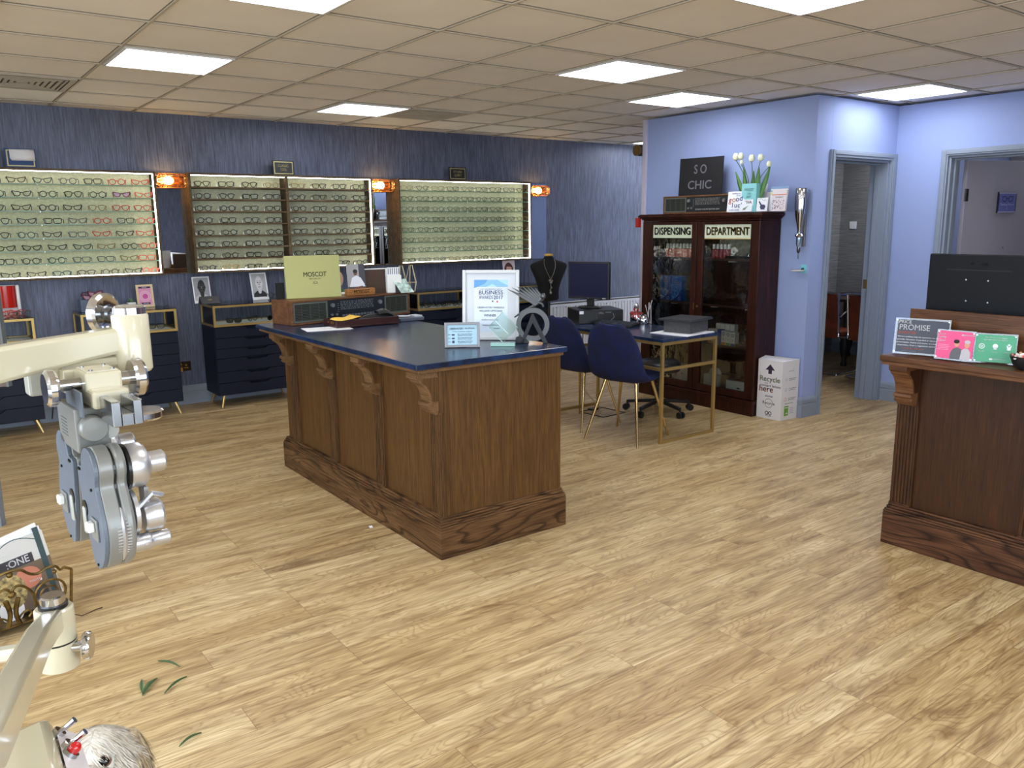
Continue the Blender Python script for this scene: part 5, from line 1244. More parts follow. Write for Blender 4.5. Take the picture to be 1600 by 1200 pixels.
# bottom shelf
t = inC('clear_tub', 'clear plastic carry tub with rounded handle on the cabinet floor', 'container', .135, .1525, .07)
CP_ = mat('milky_plastic', (186, 196, 200), .3)
q = MB().box((-.075, 0, 0), (.085, .10, .12)); q.prism([(-.06, .12), (.08, .12), (.075, .15), (.05, .175), (.0, .18), (-.035, .165)], (0, .05, 0), (1, 0, 0), (0, 0, 1), -.006, .006); q.build('tub', CP_, t, smooth=False, bevel=.006)
f = MB(); 
for k in range(4): f.rect(.01, .04+.018*k, .07, .048+.018*k, .0006)
f.build('label_lines', mat('label_grey', (110, 124, 140), .5), t, smooth=False)
t = inC('kraft_carton', 'brown cardboard carton beside the clear tub on the cabinet floor', 'box', .285, .1525, .10); MB().box((-.06, 0, 0), (.06, .11, .13)).build('carton', mat('kraft', (140, 100, 76), .8), t, smooth=False)
t = inC('white_carton', 'long white carton with small dark logo on the cabinet floor', 'box', .44, .1525, .035); MB().box((-.105, 0, 0), (.105, .12, .108)).build('carton', WHITE, t, smooth=False, bevel=.001)
f = MB(); f.flat([(-.0, .05), (.02, .058), (.04, .05), (.02, .044)], .0006); f.flat([(.03, .05), (.045, .056), (.045, .046)], .0006); f.build('logo', DARK, t, smooth=False); MB().box((-.06, .02, .1082), (.10, .10, .110)).build('red_leaflet', mat('red_leaflet', (190, 60, 60), .5), t, smooth=False)
t = inC('white_carton', 'white carton with small red mark, left bottom of cabinet, behind the stool', 'box', -.20, .1525, .06); MB().box((-.10, 0, 0), (.10, .11, .16)).build('carton', WHITE, t, smooth=False); MB().rect(.01, .08, .03, .09, .0006).build('mark', mat('red_leaflet', (190, 60, 60), .5), t, smooth=False)
t = inC('back_photo', 'grey stone-like backing sheet in the top right of the cabinet', 'backdrop', .31, 1.2685, .235)
MB().box((-.20, 0, 0), (.25, .006, .25)).build('sheet', mat('stone_sheet', (92, 96, 84), .8, noise=.35, nscale=25), t, smooth=False)

# ---- on top of the cabinet
ZC = 1.6395
def onT(name, label, cat, px, X, **k):
    y = PX(px, 330, X).y; return thing(name, label, cat, (X, y, ZC), R(-90), **k)
t = thing('so_chic_sign', 'square black metal sign with cut out letters SO CHIC', 'sign', (5.56, PX(1094, 280, 5.56).y, 1.7925), R(-90+7), R(-3))
sw = .216; sh_ = .315
MB().box((-sw, -.004, 0), (sw, .004, sh_)).box((sw-.03, .004, 0), (sw, .075, .002)).box((-sw, .004, 0), (-sw+.03, .075, .002)).build('plate', mat('matte_black_metal', (26, 26, 30), .5, .4), t, smooth=False)
f = MB(); f.T = Matrix.Translation((0, -.004, 0)); f.text('S O', .105, -.005, .215, .001, 0, wmax=.125); f.build('letter_cutouts', mat('cutout_pale', (128, 128, 136), .5), t, smooth=False)
f = MB(); f.T = Matrix.Translation((0, -.004, 0)); f.text('CHIC', .10, -.005, .085, .001, 0, wmax=.235); f.build('letter_cutouts', mat('cutout_pale', (128, 128, 136), .5), t, smooth=False)
def tcard(px0, px1, py0, X, label, basec, rz=0, lean=6, nm='greeting_card'):
    a = PX(px0, 331, X).y; b = PX(px1, 331, X).y; z = PX((px0+px1)/2, py0, X).z; w_ = a-b
    t = thing(nm, label, 'card', (X, (a+b)/2, ZC+.005), R(-90)+R(rz), R(-lean))
    MB().box((-w_/2, 0, 0), (w_/2, .003, z-ZC)).add([(-w_/2, .003, 0), (w_/2, .003, 0), (w_/2, .045, 0), (-w_/2, .045, 0), (-w_/2, .003, .004), (w_/2, .003, .004)], [(0, 1, 2, 3)]).build('card', basec, t, smooth=False)
    return t, w_, z-ZC
CWH = mat('card_white', (224, 226, 232), .6)
t, w_, h_ = tcard(1136, 1164, 300, 5.46, 'white card with colourful good luck lettering on top of the cabinet', CWH, 4)
cols = [mat('hand_red', (200, 60, 50), .6), mat('hand_orange', (226, 140, 40), .6), mat('hand_purple', (90, 60, 140), .6), mat('hand_blue', (40, 80, 160), .6), mat('hand_teal', (50, 130, 150), .6)]
f = MB()
for i, (ch, c_) in enumerate(zip('good', (0, 1, 2, 3))): f.text(ch, .062, -w_*.36+w_*.19*i, h_*.58+.004*i, .001, c_)
for i, (ch, c_) in enumerate(zip('luck', (2, 2, 3, 4))): f.text(ch, .056, -w_*.22+w_*.17*i, h_*.32, .001, c_)
f.text('sending you', .016, -.01, h_*.9, .001, 2); f.text('all the', .016, .01, h_*.8, .001, 3); f.text('in the world', .018, -.02, h_*.1, .001, 3)
f.build('lettering', cols, t, smooth=False)
t, w_, h_ = tcard(1155, 1174, 320, 5.425, 'tiny white card with a green sprig, front of the cabinet top', CWH, 0)
f = MB(); f.flat([(-.035, .01), (-.01, .03), (.03, .05), (.0, .022)], .001, 0); f.flat(ellp(-.012, .022, .014, .008), .0014, 0); f.build('print', mat('sprig_green', (110, 140, 110), .6), t, smooth=False)
t, w_, h_ = tcard(1181, 1198, 310, 5.45, 'cream card with a dark teapot-like shape, front of the cabinet top', CWH, 0)
f = MB(); f.flat(ellp(.008, .035, .026, .018), .001, 0); f.flat([(-.035, .075), (-.025, .08), (.0, .05), (-.01, .04)], .001, 0); f.rect(-.01, .014, .03, .02, .001, 0)
for i in range(7): f.disc(-.03+.01*i, .09+.008*math.sin(i), .003, off=.001, mi=1)
f.build('print', [mat('print_slate', (60, 62, 90), .6), mat('print_green', (90, 130, 100), .6)], t, smooth=False)
t, w_, h_ = tcard(1204, 1226, 296, 5.47, 'tall speckled confetti card at the right end of the cabinet top', mat('card_pinkish', (214, 206, 212), .6), 0)
f = MB(); rr = random.Random(4)
for i in range(70): f.disc(rr.uniform(-w_/2+.005, w_/2-.005), h_*.08+h_*.42*rr.random()**1.2, rr.uniform(.0018, .0042), off=.001, mi=rr.choice([0, 0, 1]), n=7)
f.text('CONGRATS', .016, 0, h_*.62, .001, 0, wmax=.07); f.rect(-w_/2, h_*.72, w_/2, h_*.76, .001, 2); f.build('print', [mat('print_slate', (60, 62, 90), .6), mat('print_rust', (180, 80, 60), .6), mat('print_coral', (206, 120, 90), .6)], t, smooth=False)
t, w_, h_ = tcard(1201, 1228, 292, 5.53, 'pale blue and yellow striped card behind the confetti card', CWH, 0)
f = MB(); f.rect(-w_/2, h_*.90, w_/2, h_, .001, 0); f.rect(-w_/2, h_*.80, w_/2, h_*.84, .001, 1); f.rect(-w_/2, h_*.66, w_/2, h_*.78, .001, 2); f.build('print', [mat('stripe_blue', (130, 160, 196), .6), mat('stripe_teal', (90, 150, 160), .6), mat('stripe_yellow', (210, 200, 150), .6)], t, smooth=False)
t, w_, h_ = tcard(1184, 1205, 301, 5.56, 'plain pinkish card behind the teapot card on the cabinet top', mat('card_pinkish', (214, 206, 212), .6), 0)
t, w_, h_ = tcard(1186, 1195, 288, 5.60, 'small pale pink card behind the tulips on the cabinet top', mat('card_pinkish', (214, 206, 212), .6), 0)
# vase and tulips
VX = 5.52; vy = PX(1175, 320, VX).y
t = thing('tulip_vase', 'mint green card vase box holding white tulips on the cabinet', 'vase', (VX, vy, ZC), R(-90))
MINT = mat('mint_card', (136, 200, 204), .5)
hV = PX(1175, 287, VX).z-ZC; wv = .070
MB().box((-wv, -.045, 0), (wv, -.043, hV)).box((-wv, .043, 0), (wv, .045, hV)).box((-wv, -.043, 0), (-wv+.002, .043, hV)).box((wv-.002, -.043, 0), (wv, .043, hV)).box((-wv+.002, -.043, 0), (wv-.002, .043, .003)).build('box', MINT, t, smooth=False)
f = MB(); f.T = Matrix.Translation((0, -.045, 0)); f.rect(-.055, .052, .045, .10, .0008, 0); f.text('VIVA', .034, -.005, .078, .0015, 1); f.text('ENJOY', .03, .0, .175, .001, 2); f.text('THE', .02, .0, .145, .001, 2); f.text('DAY', .024, .0, .12, .001, 2); f.build('print', [CWH, mat('print_magenta', (150, 60, 110), .6), mat('mint_pale', (170, 222, 220), .5)], t, smooth=False)
GREEN = mat('tulip_leaf', (86, 132, 66), .5); STEM = mat('tulip_stem', (70, 100, 60), .5); PET = mat('tulip_petal', (226, 230, 200), .5)
for k, (px, py, s_) in enumerate(((1151, 246, 1.), (1159, 245, .95), (1160, 254, .6), (1176, 248, 1.), (1190, 247, .95), (1203, 257, .8))):
    pt = PX(px, py, VX); lx = vy-pt.y; z = pt.z-ZC
    tl = thing('tulip', 'white tulip, %s from left in the mint vase' % ['first', 'second', 'small low third', 'tall middle fourth', 'tall fifth', 'lowest, rightmost'][k], 'flower', (VX, vy, ZC), R(-90), group='white tulips in the mint vase')
    x0_ = lx*.35; MB().tube(crom([(x0_, 0, .02), (x0_*1.0, 0, hV), ((x0_+lx)/2, -.005, (hV+z)/2+.01), (lx, -.01, z-.02)], 4, False), .003, 5).build('stem', STEM, tl)
    q = MB()
    for a in range(3):
        an = a*2*PI/3
        q.lathe([(.001, -.026*s_), (.016*s_, -.018*s_), (.021*s_, 0), (.018*s_, .016*s_), (.008*s_, .030*s_), (.001, .034*s_)], (lx+.004*math.cos(an)*s_, -.01+.004*math.sin(an)*s_, z), (.12*math.cos(an), .12*math.sin(an), 1), 10)
    q.build('petals', PET, tl)
    if k != 2:
        q = MB(); a0 = Vector((x0_*.9, .01*(-1)**k, .04)); tip = Vector((x0_*1.5+.10*(lx/.12 if abs(lx) > .01 else .2)*.5, -.02*(-1)**k, hV+.10+.02*(k % 3)))
        L_ = [a0.lerp(tip, i/6)+Vector((0, 0, 0)) for i in range(7)]; wd = [.012, .020, .025, .026, .022, .013, .0005]
        for i, (p_, w2) in enumerate(zip(L_, wd)): q.v += [p_+Vector((-w2, .004, 0)), p_+Vector((0, -.004, 0)), p_+Vector((w2, .004, 0))]
        for i in range(6):
            for j in range(2): a = i*3+j; q.f.append((a, a+1, a+4, a+3)); q.m.append(0)
        q.build('leaf', GREEN, tl, solid=.001)
# chrome bottle dispenser on the wall
t = thing('bottle_dispenser', 'upside down chrome bottle dispenser mounted on the lavender wall', 'dispenser', (5.70, 3.845, 0), R(-90))
MB().box((-.012, -.018, 1.37), (.012, -.001, 1.74)).box((-.010, -.055, 1.445), (.010, -.018, 1.458)).build('bracket', mat('brushed_steel', (150, 146, 150), .35, .8), t, smooth=False, bevel=.002)
MB().lathe([(.001, 1.815), (.043, 1.815), (.046, 1.805), (.046, 1.665), (.038, 1.60), (.024, 1.54), (.017, 1.50), (.016, 1.46), (.001, 1.46)], (0, -.070, 0), n=28).build('bottle', CHROME, t)
MB().lathe([(.024, 1.47), (.034, 1.455), (.030, 1.447), (.018, 1.44)], (0, -.070, 0), n=20).build('collar', CHROME, t)
MB().lathe([(.022, 1.44), (.022, 1.39), (.013, 1.365)], (0, -.070, 0), n=18).build('measure', glass('measure_glass', (220, 235, 240), .15), t)
MB().lathe([(.013, 1.365), (.014, 1.34), (.009, 1.325), (.004, 1.32), (.004, 1.275)], (0, -.070, 0), n=14).build('spout', mat('dark_chrome', (96, 96, 104), .25, .9), t)
t = thing('drip_tray', 'small white drip tray on turquoise square under the bottle dispenser', 'tray', (5.70, 3.835, 1.195), R(-90))
MB().box((-.026, -.004, -.03), (.026, -.001, .035)).build('square', mat('turquoise_card', (120, 200, 210), .5), t, smooth=False)
MB().lathe([(.001, 0), (.05, 0), (.056, .008), (.052, .008), (.001, .004)], (-.015, -.062, -.012), n=24).build('dish', WHITE, t)
MB().box((-.004, -.03, -.008), (.004, -.004, .010)).build('hook', mat('dark_chrome', (96, 96, 104), .25, .9), t, smooth=False)
# recycling box
t = thing('recycling_box', 'tall white cardboard box printed Recycle contact lenses here', 'box', (5.467, 3.815, 0), 0)
CBX = mat('white_cardboard', (214, 212, 214), .8)
bx, by, bh = .222, .229, .478
q = MB().box((0, 0, 0), (bx, by, bh)); q.add([(-.002, -.002, bh), (bx+.002, -.002, bh+.003), (bx*.4, by, bh+.02), (-.002, by+.0, bh+.001)], [(0, 1, 2, 3)]); q.build('carton', CBX, t, smooth=False, bevel=.0012)
MB().box((.05, .14, bh+.0005), (.12, .16, bh+.012)).build('slot_flap', DARK, t, smooth=False) if False else None
GRN = mat('print_leaf_green', (106, 160, 50), .6); ORR = mat('print_orange_red', (206, 84, 56), .6); NV = mat('print_navy', (28, 42, 92), .6); PLT = mat('print_plum', (140, 70, 100), .6)
f = MB(); f.T = Matrix.Translation((0, by/2, 0)) @ Matrix.Rotation(R(-90), 4, 'Z')
f.flat([(-.045, .400), (0, .447), (.045, .400), (.017, .400), (.017, .368), (-.017, .368), (-.017, .400)], .001, 2)
f.text('Recycle', .060, .0, .325, .001, 0, wmax=.19); f.text('your', .018, -.03, .292, .001, 3); f.text('contact lenses', .03, .01, .272, .001, 3, wmax=.19); f.text('here', .072, -.030, .242, .001, 1, wmax=.13)
f.text('acuvue', .026, 0, .188, .001, 4); f.ring(0, .13, .036, .003, .001, 4); f.rect(-.06, .118, .06, .142, .0012, 5); f.text('Recycle', .032, 0, .13, .0016, 4, wmax=.115)
f.ring(-.014, .048, .013, .006, .001, 4); f.ring(.016, .048, .013, .006, .0012, 4); f.text('terracycle', .014, 0, .027, .001, 4)
f.build('front_print', [GRN, ORR, NV, PLT, DARK, CBX], t, smooth=False)
f = MB(); f.T = Matrix.Translation((0, 0, 0))
for k, z in enumerate((.33, .25, .17)):
    f.ring(.055, z, .013, .003, .001, [1, 1, 3][k], 4 if k < 2 else 20)
    f.rect(.09, z+.003, .19, z+.007, .001, 1); f.rect(.09, z-.010, .175, z-.006, .001, 1)
f.rect(.045, .035, .10, .115, .001, 0); f.rect(.05, .098, .095, .104, .0015, 2); f.flat(ellp(.078, .055, .012, .006), .0015, 2); f.text('Find out more', .018, .105, .135, .001, 1); f.rect(.08, .395, .15, .398, .001, 1); f.rect(.148, .398, .150, .425, .001, 1)
for k in range(4): f.rect(.115, .05+.014*k, .165, .053+.014*k, .001, 1)
f.build('side_print', [GRN, INKG, CBX, ORR], t, smooth=False)

# ================================================================== CONSULTING ROOM SEEN THROUGH THE DOOR
t = thing('light_switch', 'white double light switch on the grey grasscloth wall through the doorway', 'switch', (9.0, 5.43, 1.515), R(-90))
MB().box((-.043, -.01, -.043), (.043, -.001, .043)).build('plate', WHITE, t, smooth=False, bevel=.003); MB().box((-.018, -.014, -.012), (-.004, -.01, .012)).box((.004, -.014, -.012), (.018, -.014+.004, .012)).build('rocker', OFFW, t, smooth=False)
t = thing('dark_table', 'dark wooden table with turned leg in the room through the doorway', 'table', (8.35, 4.80, 0))
DT = mat('dark_table_wood', (40, 24, 20), .35)
MB().box((-.35, -.55, .715), (.60, .62, .745)).build('tabletop', DT, t, smooth=False, bevel=.005)
for sx, sy in ((-.24, -.45), (-.17, .14), (.5, -.45), (.5, .5)):
    MB().lathe([(.03, 0), (.035, .02), (.022, .06), (.045, .15), (.055, .25), (.03, .34), (.028, .38), (.05, .42), (.03, .46), (.042, .56), (.042, .714)], (sx, sy, 0), n=16).build('leg', mat('black_table_leg', (18, 14, 14), .4), t)
t = thing('blue_folder', 'blue folder lying on the dark table through the doorway', 'folder', (8.55, 5.05, .7455), R(20)); MB().box((-.12, -.15, 0), (.12, .15, .012)).build('cover', mat('folder_blue', (50, 66, 120), .5), t, smooth=False, bevel=.003)
def canti():
    t = thing('leather_chair', 'x', 'chair', (0, 0, 0), group='tan leather cantilever chairs in the room')
    LE = mat('tan_leather', (120, 54, 28), .4, noise=.15, nscale=8)
    MB().prism([(-.22, .40), (-.24, .46), (-.275, .78), (-.285, .84), (-.30, .84), (-.262, .46), (-.24, .385)], (-.20, 0, 0), (0, 1, 0), (0, 0, 1), 0, .40).build('backrest', LE, t, smooth=False, bevel=.006)
    MB().box((-.20, -.22, .40), (.20, .22, .45)).build('seat', LE, t, smooth=False, bevel=.015)
    for s in (-1, 1):
        MB().tube(crom([(s*.22, -.295, .85), (s*.22, -.25, .48), (s*.22, -.215, .40), (s*.22, .18, .395), (s*.22, .23, .37), (s*.22, .23, .06), (s*.22, .19, .014), (s*.22, -.20, .014), (s*.22, -.245, .014)], 5, False), .012, 10).build('side_tube', CHROME, t)
        MB().tube(crom([(s*.235, -.262, .60), (s*.245, -.15, .66), (s*.245, .10, .655), (s*.235, .22, .60)], 4, False), .011, 8).box((s*.235-.018, -.12, .655), (s*.235+.03, .12, .685)).build('armrest', BLACK, t)
    for a_, r_ in (((-.245, .014), .012), ((-.298, .85), .010), ((-.283, .80), .006)): MB().tube([(-.22, a_[0], a_[1]), (.22, a_[0], a_[1])], r_, 10).build('cross_tube', CHROME, t)
    return t
ch = canti(); ch.location = (7.80, 4.87, 0); ch.rotation_euler = (0, 0, R(-88)); ch['label'] = 'tan leather and chrome chair, left one of the pair seen through the doorway'
dup(ch, (7.78, 4.29, 0), R(-96), 'tan leather and chrome chair, right one of the pair seen through the doorway')
dup(ch, (9.0-.42, 5.36, 0) if False else (8.42, 5.28, 0) if False else (8.15, 5.52-.0, 0), R(180), 'tan leather chair at the far side of the dark table, mostly hidden') if False else None

# ================================================================== ON THE RECEPTION COUNTER
LZ = .9555
def led(name, label, bl, brr, ht, insert, rows):
    a = PZ(bl[0], bl[1], LZ); b = PZ(brr[0], brr[1], LZ); v = b-a; W = v.length; rz = math.atan2(v.y, v.x)
    t = thing(name, label, 'sign', ((a.x+b.x)/2-.012, (a.y+b.y)/2, LZ+.0034), rz, R(-8))
    MB().box((-W/2, 0, 0), (W/2, .003, ht)).box((-W/2, .003, 0), (W/2, .02, .003)).build('acrylic_holder', glass('clear_acrylic', (236, 240, 244), .02), t, smooth=False)
    MB().box((-W/2+.006, .0032, .008), (W/2-.006, .0045, ht-.008)).build('backing', insert, t, smooth=False)
    q = MB()
    for x in (-W/2+.008, W/2-.008):
        for z in (.010, ht-.010): q.cyl((x, 0, z), (x, -.003, z), .0035, n=10)
    q.build('magnet', mat('magnet_silver', (220, 222, 226), .3, .3), t)
    return t, W
NVP = mat('promise_navy', (44, 50, 66), .45)
t, W = led('promise_sign', 'dark blue PRICE PROMISE GUARANTEE sign in clear holder on the counter', (1396, 552), (1482, 559), .165, NVP, 0)
f = MB(); f.T = Matrix.Translation((0, -.0002, 0)); f.rect(-W/2+.012, .008, W/2-.006, .157, .0004, 0)
f.text('PRICE', .021, -W/2+.042, .147, .001, 1); f.text('PROMISE', .036, -W/2+.083, .122, .001, 1, wmax=.128); f.text('GUARANTEE', .017, -W/2+.053, .098, .001, 2, wmax=.075)
for k, s_ in enumerate(('We are confident that the spectacles we supply will', 'provide. However, if you find an identical pair of', 'prescription, frames and lenses, at a lower price', 'of purchase, from a registered optical practice')):
    f.text(s_, .0085, .0, .080-.013*k, .001, 1, wmax=W*.86)
f.text('refund the difference', .0095, -.03, .026, .001, 2, wmax=.09); f.text('OBSERVATORY', .009, -.045, .014, .001, 3)
f.build('print', [NVP, mat('print_white', (216, 218, 224), .5), mat('print_coral_red', (206, 96, 70), .5), mat('print_grey_blue', (120, 126, 140), .5)], t, smooth=False)
PKP = mat('pink_print_card', (214, 68, 124), .45)
t, W = led('clinic_sign', 'pink clinic sign with two men in a clear holder on the counter', (1461, 560.5), (1521, 567), .132, PKP, 0)
f = MB(); f.T = Matrix.Translation((0, -.0002, 0)); f.rect(-W/2+.004, .006, W/2-.004, .126, .0004, 0)
for k, s_ in enumerate(('Teen', 'Family', 'Clinic')): f.text(s_, .014, -W/2+.022, .112-.014*k, .001, 1)
for k in range(4): f.rect(-W/2+.01, .064-.007*k, -W/2+.055, .066-.007*k, .001, 2)
f.text('OBSERVATORY', .009, .052, .112, .001, 1); f.disc(.028, .112, .005, .003, off=.001, mi=1)
f.flat([(-.016, .006), (-.014, .036), (-.004, .052), (.012, .058), (.028, .052), (.034, .006)], .001, 3); f.flat([(.026, .006), (.03, .046), (.04, .056), (.056, .054), (.066, .04), (.068, .006)], .0014, 4)
f.flat(ellp(.008, .074, .010, .015), .0014, 5); f.flat(ellp(.006, .083, .012, .009), .0018, 6); f.flat(ellp(.050, .072, .011, .015), .0018, 5); f.flat(ellp(.050, .084, .012, .008), .0022, 4)
f.build('print', [PKP, mat('print_white', (216, 218, 224), .5), mat('print_pale_pink', (236, 150, 180), .5), mat('grey_jumper', (84, 84, 92), .5), mat('pale_grey_jumper', (176, 172, 178), .5), mat('skin_print_b', (196, 140, 116), .5), DARK], t, smooth=False)
GNP = mat('green_print_card', (62, 150, 112), .45)
t, W = led('values_sign', 'green sign with three white icons in clear holder on the counter', (1521, 566.5), (1588, 571.5), .128, GNP, 0)
f = MB(); f.T = Matrix.Translation((0, -.0002, 0)); f.rect(-W/2+.004, .006, W/2-.004, .122, .0004, 0)
f.text('Our three core values', .009, .0, .110, .001, 1); f.text('that we aspire to deliver', .009, 0, .101, .001, 1)
f.ring(-.05, .072, .010, .0025, .001, 1); f.ring(-.05, .072, .004, .002, .001, 1); f.disc(0, .074, .010, off=.001, mi=1); f.flat([(-.006, .060), (.006, .060), (.004, .07), (-.004, .07)], .001, 1)
f.flat([(.040, .082), (.050, .072), (.060, .082), (.057, .070), (.056, .060), (.044, .060), (.043, .070)], .001, 1); f.disc(.05, .082, .0045, off=.001, mi=1)
for x, s_ in ((-.05, 'Friendly'), (0, 'Expert'), (.05, 'Independent')): f.text(s_, .007, x, .050, .001, 1)
f.disc(-.012, .018, .007, .004, off=.001, mi=1); f.text('OBSERVATORY', .007, .020, .018, .001, 1)
f.build('print', [GNP, mat('print_white', (216, 218, 224), .5)], t, smooth=False)
p = PZ(1608, 573, LZ)
t = thing('sweet_bowl', 'black bowl of wrapped sweets on the counter at the right edge', 'bowl', (3.655, 1.395, LZ))
MB().lathe([(.001, 0), (.03, 0), (.05, .018), (.064, .055), (.061, .056), (.046, .022), (.001, .008)], n=28).build('bowl', mat('black_bowl', (26, 27, 32), .35), t)
rr = random.Random(8)
for k in range(11):
    a = k*2.4; r_ = .012+.028*(k/11)**.6; cc = [(200, 50, 50), (230, 220, 215), (220, 140, 130), (190, 150, 110)][k % 4]; nmz = ['red', 'white', 'pink', 'caramel'][k % 4]
    o = thing('wrapped_sweet', '%s wrapped sweet, one of those of its colour heaped in the black bowl' % nmz, 'sweet', (3.655+r_*math.cos(a), 1.395+r_*math.sin(a), LZ+.046+.014*(1-k/11)), a, group=nmz+' sweets in the black bowl')
    MB().ell((0, 0, 0), (.015, .010, .009), 10, 6).cyl((.013, 0, 0), (.024, 0, .003), .002, .008, 8).cyl((-.013, 0, 0), (-.024, 0, .003), .002, .008, 8).build('wrapper', mat('sweet_'+nmz, cc, .3), o)
# PHILIPS monitor back
MX = 3.885; ya = 1.945; yw = .56
t = thing('monitor', 'black PHILIPS monitor seen from behind above the reception counter', 'monitor', (MX, ya-yw/2, .7405), R(-90))
mb = mat('monitor_back_black', (9, 12, 18), .5, bump=.06, bscale=600, spec=.2)
MB().box((-yw/2, 0, 1.105-.7405), (yw/2, .028, 1.408-.7405)).build('housing', mb, t, smooth=False, bevel=.006)
f = MB(); f.T = Matrix.Translation((ya-yw/2, 0, -.7405))
pt = PX(1530, 413.5, MX); f.text('PHILIPS', .021, -pt.y, pt.z, .0008, 0, wmax=.074)
a, b = PX(1480, 420.5, MX), PX(1582, 424, MX); f.rect(-a.y, a.z-.003, -b.y, a.z+.002, .0006, 1)
for px, py in ((1509.5, 437), (1544, 439), (1509, 470), (1543, 473)):
    pt = PX(px, py, MX); f.disc(-pt.y, pt.z, .0035, off=.0006, mi=2, n=12)
f.build('markings', [mat('logo_dark_silver', (66, 68, 74), .35), mat('slot_black', (6, 6, 8), .6), mat('screw_silver', (190, 190, 190), .3, .5)], t, smooth=False)
MB().box((-.03, .028, .05), (.03, .05, .45)).build('neck', BLACK, t, smooth=False, bevel=.004); MB().box((-.12, .0, 0), (.12, .20, .014)).build('foot', BLACK, t, smooth=False, bevel=.004)
# things further along the same counter, seen in the left wall mirror
for k, (y, w_, h_, c_, nm, lb) in enumerate(((.62, .06, .20, PAPER, 'leaflet_box', 'tall white box with black print on the reception counter, seen in the left mirror'), (.74, .05, .13, OFFW, 'leaflet_box', 'lower white box at the end of the reception counter items, seen in the left mirror'),
        (.36, .045, .15, mat('dark_jar', (60, 40, 44), .3), 'dark_jar', 'dark reddish jar on the reception counter, seen in the left mirror'), (.27, .05, .17, mat('grey_jar', (120, 116, 120), .4), 'grey_jar', 'grey jar on the reception counter, seen in the left mirror'))):
    t = thing(nm, lb, 'box' if 'box' in nm else 'jar', (3.66, y, LZ))
    if 'box' in nm:
        MB().box((-w_/2, -w_/2, 0), (w_/2, w_/2, h_)).build('carton', c_, t, smooth=False); MB().box((w_/2*.0-.02, -w_/2-.001, h_*.6), (.02, -w_/2-.0004, h_*.85)).build('print', DARK, t, smooth=False)
    else: MB().lathe([(.001, 0), (w_/2, 0), (w_/2, h_*.8), (w_/2*.9, h_), (.001, h_)], n=18).build('body', c_, t)
t = thing('black_bowl', 'black bowl with papers on the reception counter, seen in the left mirror', 'bowl', (3.65, .49, LZ)); MB().lathe([(.001, 0), (.03, 0), (.055, .03), (.062, .06), (.058, .06), (.05, .03), (.001, .01)], n=24).build('bowl', mat('black_bowl', (26, 27, 32), .35), t)
# ================================================================== CREAM LENS MACHINE (phoropter) IN THE FOREGROUND
RH = Vector((CR.x, CR.y, 0)).normalized(); FH = Vector((CF.x, CF.y, 0)).normalized(); UP = Vector((0, 0, 1))
kd = (RH*.75+FH*.66).normalized()            # optical axis, away from the patient
ld = (RH*.66-FH*.75).normalized()            # from one eye to the other, towards the camera
P0 = PD(130, 775, 1.22)
TL_ = Matrix.Rotation(R(-3), 4, kd)
def LM(o=P0):                                   # local (l, k, u) -> world
    M = Matrix(((ld.x, kd.x, 0, o.x), (ld.y, kd.y, 0, o.y), (ld.z, kd.z, 1, o.z), (0, 0, 0, 1)))
    return M
GP = mat('phoropter_grey', (126, 127, 124), .35, .1, coat=.2); GPF = mat('phoropter_blue_grey', (92, 101, 114), .4); GPL = mat('phoropter_pale', (168, 168, 160), .35)
ALU = mat('brushed_aluminium', (196, 196, 200), .3, .75); STEEL = mat('polished_steel', (170, 172, 176), .18, 1.); HOLE = mat('lens_hole', (6, 6, 8), .3)
ph = thing('phoropter', 'grey two-eyed phoropter head with silver dials hanging from cream arm', 'phoropter', P0)
